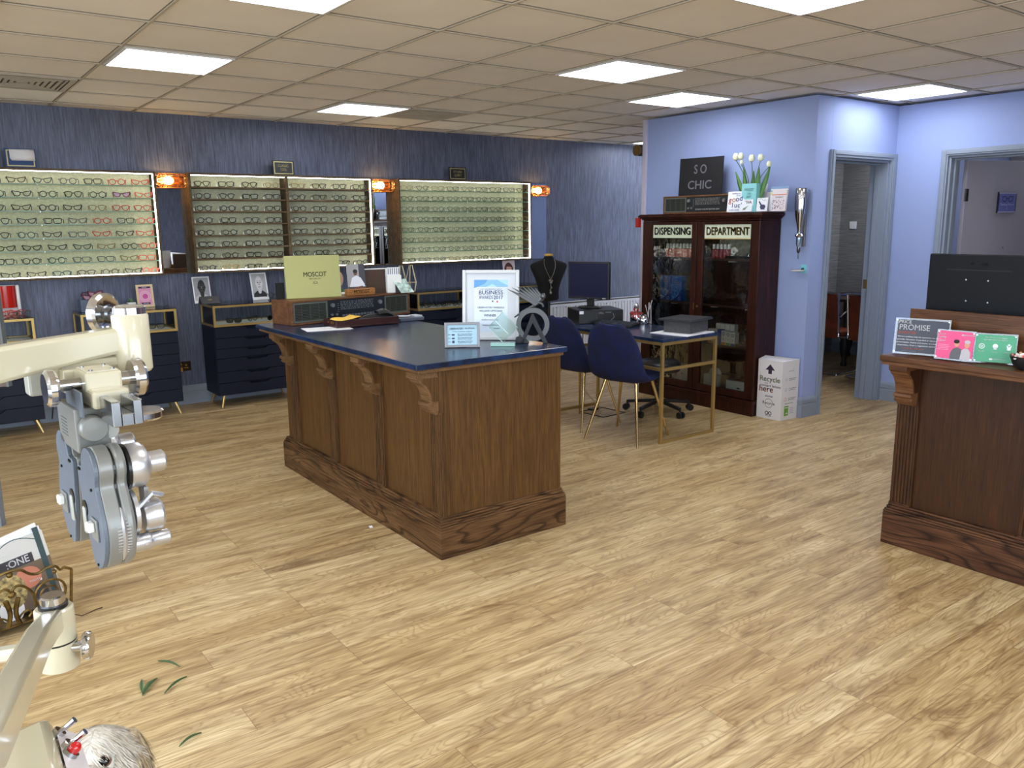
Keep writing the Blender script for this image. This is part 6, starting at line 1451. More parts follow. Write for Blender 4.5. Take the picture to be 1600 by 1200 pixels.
def half(sg, c):
    # profile in (l,u) for the half whose outer side is sg
    P = [(-.052, .052), (-.030, .056), (-.022, .075), (-.004, .088), (.020, .088), (.038, .074), (.042, .055), (.036, .038), (.044, .018), (.056, -.010), (.058, -.038), (.050, -.060), (.034, -.080), (.012, -.092), (-.010, -.088), (-.022, -.062), (-.038, -.030), (-.046, .010)]
    sm = [(sg*v.x, v.y) for v in crom([(a, b, 0) for a, b in P], 3)]
    M = LM() @ Matrix.Translation((c, 0, 0))
    def pr(scale, y0, y1, m, name, **k):
        q = MB(); q.T = M
        q.prism([(a*scale, b*scale) for a, b in sm], (0, 0, 0), (1, 0, 0), (0, 0, 1), -y1, -y0)
        return q.build(name, m, ph, world=True, **k)
    pr(.985, -.006, 0, GPF, 'face_plate', smooth=False, bevel=.001)
    pr(1, .0, .020, GP, 'housing', bevel=.002, ang=40)
    pr(.965, .020, .0225, HOLE, 'seam', smooth=False)
    pr(1, .0225, .038, GP, 'front_housing', bevel=.005, ang=40)
    q = MB(); q.T = M; q.cyl((sg*-.012, -.0066, .002), (sg*-.012, -.0060, .002), .0001)
    # sight hole on the inner side, both faces
    q = MB(); q.T = M; q.cyl((-sg*.028, -.0075, -.008), (-sg*.028, -.0058, -.008), .012, n=20).cyl((-sg*.028, .038, -.008), (-sg*.028, .0405, -.008), .012, n=20); q.build('sight_hole', HOLE, ph, world=True)
    q = MB(); q.T = M
    q.box((-sg*.034, -.010, -.046), (-sg*.022, -.006, -.006)); q.build('nose_rest', GPL, ph, world=True, bevel=.003)
    q = MB(); q.T = M
    q.box((sg*.004, -.009, -.044), (sg*.034, -.006, -.012)); q.build('slide_plate', GP, ph, world=True, bevel=.001, smooth=False)
    q = MB(); q.T = M; q.box((sg*.010, -.018, -.030), (sg*.026, -.009, -.016)); q.build('slide_button', WHITE, ph, world=True, bevel=.002)
    q = MB(); q.T = M
    for a, b in ((.018, .03), (-.04, .05), (-.034, .05), (.012, -.084)): q.cyl((sg*a, -.008, b), (sg*a, -.006, b), .0022, n=10)
    q.build('screw', HOLE, ph, world=True)
    # knurled ring, dials
    q = MB(); q.T = M
    pts = [(sg*(.0585*math.cos(R(a))*.98+.000), .021, -.030+.058*math.sin(R(a))*.95) for a in range(-55, 60, 5)]
    q.tube(pts, .0035, 6)
    for p_ in pts[::1]: q.cyl((p_[0], .012, p_[2]), (p_[0], .030, p_[2]), .0016, n=6)
    q.build('knurled_wheel', ALU, ph, world=True)
    q = MB(); q.T = M
    q.lathe([(.030, .038), (.034, .040), (.034, .044), (.031, .046)], (sg*.008, 0, .052), (0, 1, 0), 28, mi=1)
    q.lathe([(.001, .044), (.032, .045), (.033, .049), (.033, .064), (.029, .070), (.020, .074), (.016, .076), (.016, .096), (.013, .099), (.001, .0995)], (sg*.008, 0, .052), (0, 1, 0), 28)
    q.build('power_dial', [ALU, HOLE], ph, world=True)
    q = MB(); q.T = M
    q.lathe([(.020, .040), (.034, .044), (.034, .050), (.022, .052), (.018, .046)], (sg*.006, 0, -.018), (0, 1, 0), 28)
    q.prism([(-.010, .0), (.010, .0), (.014, .042), (-.014, .042)], (sg*.010, .062, -.022), (1, 0, 0), (0, 0, 1), -.006, 0)
    q.lathe([(.001, .058), (.022, .058), (.024, .062), (.024, .082), (.020, .086), (.001, .087)], (sg*.014, 0, -.026), (0, 1, 0), 28)
    q.tube([(sg*.03, .05, -.006), (sg*.032, .07, .012), (sg*.026, .086, .004)], .004, 6)
    q.build('cylinder_dial', ALU, ph, world=True)
    q = MB(); q.T = M
    q.lathe([(.001, .036), (.013, .038), (.013, .062), (.012, .064), (.011, .066), (.011, .090), (.009, .092), (.001, .0925)], (sg*.022, 0, -.062), (0, 1, 0), 22); q.cyl((sg*.022-.0135, .055, -.062), (sg*.022+.0135, .055, -.062), .002, n=8)
    q.build('prism_knob', ALU, ph, world=True)
half(1, .062); half(-1, -.066)
def Q(): q = MB(); q.T = LM(); return q
Q().box((-.072, -.006, .072), (.030, .040, .138)).build('cross_block', GP, ph, world=True, bevel=.003, smooth=False)
Q().rect(-.055, .09, -.015, .125, .0068, 0) if False else None
q = Q()
for k in range(6): q.box((-.052, -.0066, .090+.005*k), (-.020, -.0061, .0915+.005*k))
q.build('engraved_plate', mat('engraving_grey', (84, 88, 92), .5), ph, world=True, smooth=False)
Q().lathe([(.001, .030), (.017, .030), (.019, .034), (.019, .050), (.017, .053), (.001, .054)], (0, .014, .110), (1, 0, 0), 28).build('spacing_knob', GP, ph, world=True)
Q().box((-.02, .008, .050), (.0, .030, .072)).cyl((-.02, .040, .10), (.03, .040, .10), .012).build('slide_bar', GPL, ph, world=True, smooth=False)
Q().box((-.012, -.004, -.070), (-.004, .016, .06)).build('centre_post', GPL, ph, world=True, smooth=False, bevel=.002) if False else None
# cream tilt bracket above
def Q2(): q = MB(); q.T = LM() @ Matrix.Translation((0, .018, 0)); return q
Q2().box((-.036, -.004, .142), (.030, .046, .188)).build('tilt_block', CREAM, ph, world=True, bevel=.004, smooth=False)
Q2().box((-.036, -.004, .1385), (.058, .046, .165)).build('clamp_block', CREAM, ph, world=True, bevel=.004, smooth=False)
q = Q2().box((-.033, .0, .188), (.027, .042, .1895))
q.build('cover_plate', mat('cream_plate', (206, 200, 180), .3), ph, world=True, bevel=.0005, smooth=False)
for a, b in ((-.026, .006), (.020, .006), (-.026, .036), (.020, .036)): Q2().cyl((a, b, .1895), (a, b, .1915), .003, n=10).build('plate_screw', STEEL, ph, world=True)
q = Q2().box((.058, .004, .122), (.118, .016, .158)).box((.058, .032, .122), (.118, .044, .158)).box((.058, .016, .122), (.118, .032, .140)); q.build('steel_channel', STEEL, ph, world=True, bevel=.0015, smooth=False)
Q2().box((-.034, -.018, .128), (.05, -.0155, .165)).build('side_plate', GPF, ph, world=True, smooth=False)
q = Q2().cyl((.0, -.004, .170), (.0, -.038, .170), .009, n=20); q.build('lock_shaft', STEEL, ph, world=True)
Q2().lathe([(.001, -.052), (.022, -.052), (.027, -.048), (.027, -.040), (.024, -.036), (.001, -.036)], (0, 0, .168), (0, 1, 0), 32).build('lock_wheel', CHROME, ph, world=True)
Q2().cyl((.0, .046, .170), (.0, .078, .170), .011, n=20).build('tilt_shaft', STEEL, ph, world=True)
Q2().lathe([(.001, .066), (.026, .066), (.029, .070), (.029, .080), (.025, .084), (.001, .084)], (.0, 0, .170), (0, 1, 0), 32).build('tilt_wheel', CHROME, ph, world=True)
# long cream yoke behind, to the hub
Q().box((-.110, -.012, .150), (-.062, .095, .196)).box((-.110, .060, .132), (-.062, .110, .190)).build('yoke', CREAM, ph, world=True, bevel=.008, smooth=False)
Q().box((-.062, .0, .150), (-.034, .04, .186)).build('yoke_neck', CREAM, ph, world=True, bevel=.003, smooth=False)
Q().box((-.104, -.040, .146), (-.072, -.013, .186)).build('level_housing', GPL, ph, world=True, bevel=.004, smooth=False)
Q().lathe([(.001, .0), (.010, .0), (.010, .003), (.007, .004), (.001, .004)], (-.088, -.026, .186), (0, 0, 1), 20).build('bubble_level', STEEL, ph, world=True)
Q().cyl((-.070, .100, .104), (-.070, .100, .134), .013, n=20).build('swivel_shaft', STEEL, ph, world=True)
Q().lathe([(.001, .090), (.030, .090), (.034, .094), (.034, .102), (.030, .105), (.001, .105)], (-.062, .112, 0), (0, 0, 1), 32).build('swivel_wheel', CHROME, ph, world=True)
# ---- stand with the upper arm, lower arm
hub = PD(206, 530, 1.30)
st = thing('refraction_stand', 'cream refraction unit stand with long upper and lower swing arms', 'instrument stand', (-.55, .35, 0))
def Wb(q, name, m, **k): return q.build(name, m, st, world=True, **k)
hz0, hz1 = PD(206, 581, 1.30).z, PD(206, 489, 1.30).z; hr = .0275
q = MB().lathe([(.001, hz0), (hr-.003, hz0), (hr, hz0+.004), (hr, hz1-.003), (hr-.002, hz1), (.001, hz1)], (hub.x, hub.y, 0), (0, 0, 1), 36); Wb(q, 'hub', CREAM)
q = MB().lathe([(.001, hz1), (.0245, hz1), (.0245, hz1+.010), (.022, hz1+.013), (.001, hz1+.013)], (hub.x, hub.y, 0), (0, 0, 1), 36); Wb(q, 'hub_cap', CHROME)
q = MB().cyl((hub.x, hub.y, hz0-.014), (hub.x, hub.y, hz0), .014, n=20); Wb(q, 'hub_neck', STEEL)
# arm: tapered swept box from the hub towards the stand
ae = PD(-170, 592, 1.04)
def sweep(pts, name, m, n=4, bev=.006):
    q = MB(); vs = []
    for (c, hw, hh, dr) in pts:
        sd = Vector((-dr.y, dr.x, 0)).normalized()
        for a, b in ((-1, -1), (1, -1), (1, 1), (-1, 1)): vs.append(c + sd*(a*hw) + UP*(b*hh))
    fs = [(3, 2, 1, 0), tuple(4*(len(pts)-1)+i for i in range(4))]
    for k in range(len(pts)-1):
        for i in range(4): a = 4*k+i; b = 4*k+(i+1) % 4; fs.append((a, b, b+4, a+4))
    q.add(vs, fs); o = Wb(q, name, m, bevel=bev, ang=50)
    bb = bmesh.new(); bb.from_mesh(o.data); bmesh.ops.recalc_face_normals(bb, faces=bb.faces); bb.to_mesh(o.data); bb.free(); return o
dr = (ae-hub); dr.z = 0; dr.normalize()
a_mid = PD(90, 548.5, 1.24); 
pts = []
for px, pt_, pb_, dd in ((206, 509, 575, 1.30), (190, 510, 570, 1.295), (175, 512, 553, 1.285), (120, 521, 566, 1.25), (60, 530, 581, 1.205), (0, 540, 597, 1.16), (-90, 556, 622, 1.10), (-200, 577, 655, 1.03)):
    T_ = PD(px, pt_, dd); B_ = PD(px, pb_, dd); c = (T_+B_)/2; pts.append((c, .017, (T_.z-B_.z)/2, dr))
sweep(pts, 'upper_arm', CREAM)
# chrome wheel behind the hub
wc = hub-kd*.055-ld*.0+UP*.030
q = MB().lathe([(.001, -.010), (.030, -.010), (.034, -.006), (.034, .004), (.029, .007), (.020, .003), (.001, .003)], tuple(PD(163, 490, 1.335)), (RH*.97-FH*.24), 36); Wb(q, 'brake_wheel', CHROME)
q = MB().cyl(PD(164, 490.5, 1.335), PD(192, 492, 1.32), .012, n=20).cyl(PD(171, 490.5, 1.333), PD(176, 491, 1.33), .016, n=20); Wb(q, 'brake_shaft', STEEL)
# lower arm with its post
lc0 = PD(88, 985, 1.30); lr = .0285
t0, t1, t2 = PD(86, 944, 1.30).z, PD(89, 1001, 1.30).z, PD(90, 1046, 1.30).z
q = MB().lathe([(.001, t1+.0015), (lr, t1+.0015), (lr, t0-.003), (lr-.003, t0), (.001, t0)], (lc0.x, lc0.y, 0), n=36); Wb(q, 'lower_hub', CREAM)
q = MB().lathe([(.001, t2), (lr, t2), (lr+.0006, t2+.004), (lr+.0006, t1-.0015), (.001, t1-.0015)], (lc0.x, lc0.y, 0), n=36); Wb(q, 'lower_hub_base', CREAM)
Wb(MB().cyl((lc0.x, lc0.y, t1-.0015), (lc0.x, lc0.y, t1+.0015), lr-.001, n=36), 'black_ring', BLACK); Wb(MB().cyl((lc0.x, lc0.y, t0), (lc0.x, lc0.y, t0+.006), .0215, n=30), 'black_ring', BLACK)
q = MB().lathe([(.001, t0+.006), (.0185, t0+.006), (.0185, t0+.018), (.016, t0+.020), (.001, t0+.020)], (lc0.x, lc0.y, 0), n=36); Wb(q, 'lower_cap', CHROME)
kc = PD(105, 1012, 1.30); kr = (RH*.97+FH*.24).normalized()
q = MB().cyl(kc, kc+kr*.020, .006).cyl(kc+kr*.008, kc+kr*.026, .0085, n=18).lathe([(.001, .024), (.020, .024), (.022, .026), (.022, .033), (.020, .036), (.001, .036)], tuple(kc), kr, 30); Wb(q, 'lower_lock_knob', CHROME)
e1 = PD(70, 985, 1.28); e2 = PD(-25, 1215, .66)
drl = (e2-e1); dh = Vector((drl.x, drl.y, 0)).normalized()
pts = []
for px, py, dd, hh in ((84, 968, 1.295, .019), (60, 1000, 1.17, .020), (22, 1078, .90, .021), (-20, 1165, .74, .022), (-110, 1330, .56, .023)):
    pts.append((PD(px, py, dd), .016, hh, dh))
sweep(pts, 'lower_arm', CREAM)
pts = []
for px, py, dd in ((78, 1012, 1.30), (20, 1020, 1.33), (-120, 1042, 1.40)): pts.append((PD(px, py, dd), .014, .011, Vector((-RH.x, -RH.y, 0))))
sweep(pts, 'linking_arm', CREAM)
q = MB().box((-.64, .26, 0), (-.46, .44, 1.75)); Wb(q, 'column', CREAM, bevel=.02)
q = MB().box((-.85, .05, 0), (-.25, .65, .05)); Wb(q, 'base', mat('stand_base', (60, 62, 66), .5), bevel=.01)
c_a = PD(-200, 616, 1.03); q = MB().bar(c_a, (-.55, .35, c_a.z), .034, .07); Wb(q, 'upper_arm_root', CREAM, bevel=.004)
c_b = PD(-110, 1330, .56); q = MB().bar(c_b, (-.55, .35, c_b.z-.05), .03, .045); Wb(q, 'lower_arm_root', CREAM, bevel=.004)
c_c = PD(-120, 1042, 1.40); q = MB().bar(c_c, (-.55, .40, c_c.z), .03, .022); Wb(q, 'linking_arm_root', CREAM, bevel=.004)
# control box with switches (below, at the left corner)
bz = PD(74, 1113, .92).z
A = PZ(78, 1112, bz); B = PZ(-60, 1172, bz); Cc = PZ(112, 1235, bz); 
v1 = (B-A); v2 = (Cc-A)
q = MB(); Dd = B+v2
top = [A, B, Dd, Cc]; vs = [Vector(p_) for p_ in top]+[Vector(p_)-UP*.16 for p_ in top]
q.add(vs, [(0, 1, 2, 3), (7, 6, 5, 4), (0, 4, 5, 1), (1, 5, 6, 2), (2, 6, 7, 3), (3, 7, 4, 0)])
cb = thing('control_box', 'cream instrument control box with silver switches and red lamp, bottom left corner', 'control box', (A.x-.1, A.y-.05, bz-.16))
o = q.build('housing', CREAM, cb, world=True, bevel=.012, smooth=True, ang=50)
bb = bmesh.new(); bb.from_mesh(o.data); bmesh.ops.recalc_face_normals(bb, faces=bb.faces); bb.to_mesh(o.data); bb.free()
nr = v2.cross(UP).normalized(); nr = nr if nr.dot(RH) > 0 else -nr
vd = v2.normalized()
q = MB(); o0 = A+nr*.002-UP*.012+vd*.012
q.add([o0, o0+vd*.16, o0+vd*.16-UP*.10, o0-UP*.10, o0+nr*.022-UP*.02+vd*.0, o0+vd*.16+nr*.022-UP*.02, o0+vd*.16+nr*.022-UP*.10, o0+nr*.022-UP*.10], [(0, 1, 5, 4), (4, 5, 6, 7), (0, 4, 7, 3), (1, 2, 6, 5)])
q.build('switch_panel', mat('panel_white', (226, 222, 228), .3), cb, world=True, smooth=False)
def swat(px, py, dd): return PD(px, py, dd)
sn = (nr*.7+UP*.7).normalized()
for px, py, dd in ((91, 1146, .905), (107, 1165, .885)):
    c = swat(px, py, dd)
    MB().cyl(c-sn*.02, c+sn*.004, .007, n=16).cyl(c, c+(sn+RH*.6+UP*.2).normalized()*.022, .0028, .0038, n=10).build('toggle_switch', CHROME, cb, world=True)
c = swat(110, 1177, .875)
MB().cyl(c-sn*.02, c+sn*.003, .0085, n=20).build('lamp_bezel', STEEL, cb, world=True)
MB().cyl(c+sn*.003, c+sn*.006, .0062, n=20).ell(c+sn*.007, .0064).build('red_lamp', mat('red_lens', (190, 16, 22), .15, coat=.5), cb, world=True)
# post carrying the control box from the base
MB().cyl((-.40, .42, .05), (-.40, .42, bz-.12), .03, n=20).bar((-.40, .42, bz-.14), tuple((B+Dd)/2-UP*.12), .05, .04).build('support', CREAM, cb, world=True)

# ---- narrow panel edge at the far left
pn = thing('panel_stand', 'narrow edge of a brown board with grey frame at the left edge', 'board', (0, 0, 0))
c0 = PD(0, 500, 2.2); nx = Vector((CR.x, CR.y, 0)).normalized()
pa = PD(6.5, 535, 4.2); pn.location = (pa.x, pa.y, 0)
zt_, zb_ = PD(2, 400, 4.2).z, PD(16, 606, 4.2).z
q = MB(); q.T = Matrix(((RH.x, FH.x, 0, pa.x), (RH.y, FH.y, 0, pa.y), (0, 0, 1, 0), (0, 0, 0, 1)))
q.box((-.55, -.012, zb_+.0), (-.008, .012, zt_)); q.build('board', wood('taupe_board', (96, 80, 72), (112, 94, 84), (126, 108, 96), (6, 6, 1), 3), pn, world=True, smooth=False)
q = MB(); q.T = Matrix(((RH.x, FH.x, 0, pa.x), (RH.y, FH.y, 0, pa.y), (0, 0, 1, 0), (0, 0, 0, 1)))
q.box((-.008, -.016, zb_), (.004, .016, zt_)).box((-.56, -.016, zt_), (.004, .016, zt_+.012)); q.build('edge_frame', mat('grey_edge', (92, 98, 100), .5), pn, world=True, smooth=False)
q = MB(); q.T = Matrix(((RH.x, FH.x, 0, pa.x), (RH.y, FH.y, 0, pa.y), (0, 0, 1, 0), (0, 0, 0, 1)))
q.box((-.20, -.02, .0), (-.130, .02, zb_)).box((-.52, -.02, 0), (-.475, .02, zb_)); q.build('leg', mat('grey_leg', (120, 128, 142), .5), pn, world=True, smooth=False)

# ================================================================== MAGAZINE RACK AND MAGAZINES
AB = mat('antique_brass', (104, 84, 46), .4, .8, noise=.3, nscale=30)
# rack front panel runs from F1 (visible right foot) to the left out of the photo
F1 = PZ(111, 960, 0); FR_ = PZ(-60, 1020, 0)
xd = (FR_-F1); rl = .42; xd = Vector((xd.x, xd.y, 0)).normalized(); nd = Vector((-xd.y, xd.x, 0)); nd = nd if nd.dot(FH) < 0 else -nd   # nd towards the camera
rk = thing('magazine_rack', 'ornate antique brass magazine rack with scrollwork at the left edge', 'magazine rack', F1)
def fp(a, z, o=0.): return F1 + xd*a + UP*z + nd*(o - .0)
back = -.20
def panel(off, m, lean, s=1.):
    def g(a, z): return fp(a, z, off+lean*z)
    q = MB()
    q.tube([g(0, 0), g(-.015, .20)], .006).tube([g(rl, 0), g(rl+.015, .20)], .006)
    half_ = [(-.015, .20), (.012, .218), (.028, .213), (.045, .235), (.08, .238), (.11, .226), (.14, .235), (.17, .262), (.21, .27)]
    q.tube(crom([g(a, z) for a, z in half_]+[g(rl-a, z) for a, z in half_[-2::-1]], 3, False), .0055)
    q.tube([g(0, .035), g(rl, .035)], .0045).tube([g(-.008, .12), g(-.008, .12)], .004)
    for sx in (0, 1):
        X = lambda a: rl-a if sx else a
        q.tube(crom([g(X(.012+.058-.058*math.cos(R(t_))), .125+.058*math.sin(R(t_))) for t_ in range(0, 361, 30)], 2, False), .0048)
        q.tube(crom([g(X(.070+r_*math.cos(R(t_))), .125+r_*math.sin(R(t_))) for t_, r_ in [(a, .038-.00006*a*1.) for a in range(0, 420, 30)]], 2, False), .004)
        q.tube(crom([g(X(.125), .04), g(X(.128), .10), g(X(.135), .15), g(X(.165), .19), (g(X(.19), .20)), g(X(.205), .185), g(X(.195), .168)], 4, False), .0052)
        q.tube(crom([g(X(.20), .04), g(X(.185), .07), g(X(.16), .085), g(X(.145), .07), g(X(.155), .055)], 4, False), .0042)
    q.tube(crom([g(rl/2-.022, .035), g(rl/2-.010, .09), g(rl/2-.022, .15)], 4, False), .008, r1=.010).tube(crom([g(rl/2+.022, .035), g(rl/2+.010, .09), g(rl/2+.022, .15)], 4, False), .008, r1=.010)
    q.ell(g(rl/2, .17), .014).ell(g(rl/2, .255), .012).ell(g(.05, .212), .009)
    q.build('scroll_panel', AB, rk, world=True)
panel(0, AB, .10); panel(back, AB, -.10)
q = MB().box((0, 0, 0), (0, 0, 0)) 
q = MB()
for a in (0, rl): q.tube([fp(a, .035, 0), fp(a, .035, back)], .005)
q.add([fp(0, .034, 0), fp(rl, .034, 0), fp(rl, .034, back), fp(0, .034, back)], [(0, 1, 2, 3)]); q.build('base_tray', AB, rk, world=True, smooth=False)
# magazines standing in the rack, leaning
MAGC = [mat('mag_silver', (196, 196, 194), .3), mat('mag_white', (226, 228, 230), .4), mat('mag_dark', (50, 46, 52), .35), mat('mag_gold', (150, 130, 80), .4), mat('mag_red', (150, 60, 50), .4)]
def mag(k, off, a0, wd, ht, lean, tilt, label, cm_, thick=.006):
    base = fp(a0, .041+wd*math.sin(abs(tilt)), off); ht -= .02; n_ = nd*lean+UP; n_.normalize()
    x_ = (xd*math.cos(tilt)+n_*math.sin(tilt)); y_ = (n_*math.cos(tilt)-xd*math.sin(tilt)); z_ = x_.cross(y_)
    z_ = z_ if z_.dot(nd) > 0 else -z_
    t = thing('magazine', label, 'magazine', base, group='magazines in the brass rack')
    M = Matrix(((x_.x, z_.x, y_.x, base.x), (x_.y, z_.y, y_.y, base.y), (x_.z, z_.z, y_.z, base.z), (0, 0, 0, 1)))
    q = MB(); q.T = M; q.box((0, -thick, 0), (wd, 0, ht)); o = q.build('pages', [PAPER], t, world=True, smooth=False)
    return t, M
t, M = mag(0, -.055, .0, .22, .315, -.16, R(-7), 'front silver magazine lettered ONE, leaning in the brass rack', None)
q = MB(); q.T = M; wd, ht = .22, .295
q.add([(0, .0004, 0), (wd, .0004, 0), (wd, .0004, ht), (0, .0004, ht)], [(0, 1, 2, 3)], 0)
def mr(a, b, c, d, o, mi): q.add([(a, o, b), (c, o, b), (c, o, d), (a, o, d)], [(0, 1, 2, 3)], mi)
mr(.0, 0, .22, .185, .0008, 4); mr(.06, .185, .22, .225, .0012, 1); mr(.012, .0, .034, .315, .0012, 2); mr(.055, .10, .105, .12, .0014, 3)
for (cx, cz, rx, rz_, mi) in ((.10, .13, .055, .045, 5), (.17, .10, .06, .07, 6), (.19, .03, .05, .05, 3), (.07, .05, .03, .04, 1)):
    q.add([(cx+rx*math.cos(2*PI*i/20)*.9, .0010+.0001*mi, cz+rz_*math.sin(2*PI*i/20)) for i in range(20)], [tuple(range(20))], mi)
arc = [(.03+.16*i/14, .265+.03*math.sin(PI*i/14)) for i in range(15)]
for i in range(14): a, b = arc[i], arc[i+1]; q.add([(a[0], .0012, a[1]), (b[0], .0012, b[1]), (b[0], .0012, b[1]+.004), (a[0], .0012, a[1]+.003)], [(0, 1, 2, 3)], 2)
o = q.build('cover', [mat('mag_silver', (176, 178, 178), .3), mat('mag_dark', (50, 46, 52), .35), mat('mag_teal', (44, 66, 70), .4), PAPER, mat('mag_photo', (104, 88, 72), .4), mat('mag_skin', (190, 120, 96), .4), mat('mag_floral', (140, 124, 82), .5, noise=.5, nscale=60)], t, world=True, smooth=False)
# lettering reads from the camera side: x runs opposite to the rack direction
xr = -Vector(M.col[0][:3]); yr = Vector(M.col[2][:3]); zr = xr.cross(yr)
q = MB(); q.text(':ONE', .040, 0, 0, .0016, 0, o=M @ Vector((.118, .0, .205)), xd=xr, yd=yr, wmax=.085); q.build('title', [PAPER], t, world=True, smooth=False); q = MB(); q.text('vision', .010, 0, 0, .0016, 0, o=M @ Vector((.16, 0, .25)), xd=xr, yd=yr)
q.build('title', [PAPER], t, world=True, smooth=False); q = MB(); q.text('TODAY', .012, 0, 0, .002, 0, o=M @ Vector((.08, .0, .11)), xd=xr, yd=yr)
q.build('title', [PAPER], t, world=True, smooth=False)
for k, (off, a0, ht, tl, lb, c_) in enumerate(((-.070, -.008, .325, -9, 'white magazine directly behind the silver one in the rack', 1), (-.085, -.012, .33, -11, 'pale magazine third from the front in the brass rack', 1), (-.10, -.016, .318, -8, 'gold patterned magazine fourth from the front in the rack', 3), (-.115, -.010, .30, -6, 'dark magazine at the back of the brass rack', 2))):
    t, M2 = mag(k+1, off, a0, .215, ht, -.16, R(tl), lb, None)
    q = MB(); q.T = M2; q.add([(0, .0005, 0), (.215, .0005, 0), (.215, .0005, ht-.02), (0, .0005, ht-.02)], [(0, 1, 2, 3)]); q.build('cover', [MAGC[c_]], t, world=True, smooth=False)
tag(MB().tube([F1+Vector((.0, 0, .004)), PZ(128, 962, .004), PZ(140, 957, .008), PZ(150, 952, .004), PZ(160, 949, .003)], .002, 5).build('strand', mat('strand_brown', (70, 46, 30), .8)), 'thin dark twig on the floor beside the magazine rack foot', 'strand')  # thin brown tube lying on the floor from the rack foot

# ================================================================== LEAVES ON THE FLOOR
LG = mat('fallen_leaf_green', (62, 88, 50), .5)
def leaf(name, label, a, b, wd, bend=.0):
    pa, pb = PZ(a[0], a[1], 0), PZ(b[0], b[1], 0); d_ = pb-pa; sd = Vector((-d_.y, d_.x, 0)).normalized(); q = MB(); n_ = 8
    for i in range(n_+1):
        u = i/n_; c = pa.lerp(pb, u)+sd*bend*math.sin(PI*u); w_ = wd*math.sin(PI*(u*.94+.03))**.8; h_ = .002+.008*math.sin(PI*u)
        q.v += [c-sd*w_+UP*(h_+.002), c+UP*h_*.6, c+sd*w_+UP*(h_+.003)]
    for i in range(n_):
        for j in range(2): k = i*3+j; q.f.append((k, k+1, k+4, k+3)); q.m.append(0)
    return q
q = leaf('', '', (223, 1088), (246, 1061), .009, .004); q2 = leaf('', '', (223, 1086), (222, 1063), .006, .002)
t = thing('fallen_leaf', 'folded green leaf, the widest of those on the wooden floor', 'leaf', PZ(232, 1075, 0), group='fallen green leaves on the floor'); q.build('blade', LG, t, world=True, solid=.0006); q2.build('side_blade', mat('leaf_pale_green', (96, 122, 84), .5), t, world=True, solid=.0006)
for a, b, lb in (((247, 1034), (281, 1043), 'thin green leaf blade farthest from the dog'), ((257, 1085), (292, 1058), 'thin green leaf blade right of the folded leaf'), ((280, 1168), (315, 1146), 'thin dark green leaf blade nearest the bottom edge')):
    t = thing('fallen_leaf', lb + ', on the wooden floor', 'leaf', PZ(*a, 0), group='fallen green leaves on the floor'); leaf('', '', a, b, .0035, .003).build('blade', LG, t, world=True, solid=.0006)
tag(MB().add([tuple(PZ(576+a, 822+b, .0015)) for a, b in ((0, 0), (5, -1), (7, 2), (2, 3))], [(0, 1, 2, 3)]).build('paper_scrap', PAPER, smooth=False, solid=.001), 'tiny white scrap on the floor left of the wooden counter', 'scrap')

# ================================================================== DOG
HC = PD(154, 1185, 1.66); K = 1.12                    # head centre, head scale
face = (-FH*.95 + RH*.15 + UP*.40).normalized()
sideR = face.cross(UP).normalized(); sideR = sideR if sideR.dot(RH) > 0 else -sideR
upf = sideR.cross(face).normalized(); upf = upf if upf.z > 0 else -upf
DW = mat('white_fur', (208, 202, 192), .9, noise=.05, nscale=30); DT_ = mat('cream_fur', (170, 154, 126), .9, noise=.22, nscale=90)
dg = thing('dog', 'small white shaggy dog with cream ears, head at the bottom left', 'dog', (HC.x, HC.y, 0))
M3 = Matrix((sideR, face, upf)).transposed()
def hp(a, b, c): return HC + (sideR*a + face*b + upf*c)*K
bod = (RH*.80 - FH*.30).normalized(); sd_ = Vector((-bod.y, bod.x, 0)); sh = Vector((HC.x, HC.y, 0))+bod*.08-FH*.04; rump = sh+bod*.16
Mb = Matrix((sd_, bod, UP)).transposed()
q = MB()
q.ell(HC, (.062*K, .062*K, .058*K), 20, 14, M=M3); q.ell(hp(0, .058, -.016), (.030*K, .042*K, .024*K), 16, 12, M=M3)
NK = HC*.5+(sh+UP*.26)*.5-UP*.02; q.ell(NK, (.06, .06, .085), 16, 12); q.ell(sh+bod*.03+UP*.23, (.085, .11, .11), 20, 14, M=Mb); q.ell(rump+UP*.20, (.085, .11, .10), 20, 14, M=Mb)
for s_ in (-1, 1):
    q.cyl(sh-bod*.02+sd_*s_*.05+UP*.20, sh-bod*.03+sd_*s_*.05+UP*.03, .034, .022); q.ell(sh-bod*.055+sd_*s_*.055+UP*.022, (.024, .036, .020), M=Mb)
    q.ell(rump+bod*.03+sd_*s_*.055+UP*.17, (.036, .06, .07), M=Mb); q.cyl(rump+bod*.02+sd_*s_*.06+UP*.14, rump+bod*.07+sd_*s_*.06+UP*.08, .028, .02); q.cyl(rump+bod*.07+sd_*s_*.06+UP*.085, rump+bod*.05+sd_*s_*.06+UP*.02, .019); q.ell(rump+bod*.03+sd_*s_*.06+UP*.02, (.022, .034, .018), M=Mb)
q.tube(crom([rump+bod*.08+UP*.24, rump+bod*.14+UP*.26, rump+bod*.17+UP*.21], 4, False), .022, 8, r1=.012)
bo = q.build('body', DW, dg, world=True)
rm = bo.modifiers.new('r', 'REMESH'); rm.mode = 'VOXEL'; rm.voxel_size = .008; rm.use_smooth_shade = True
sm_ = bo.modifiers.new('s', 'SMOOTH'); sm_.iterations = 12; sm_.factor = .6
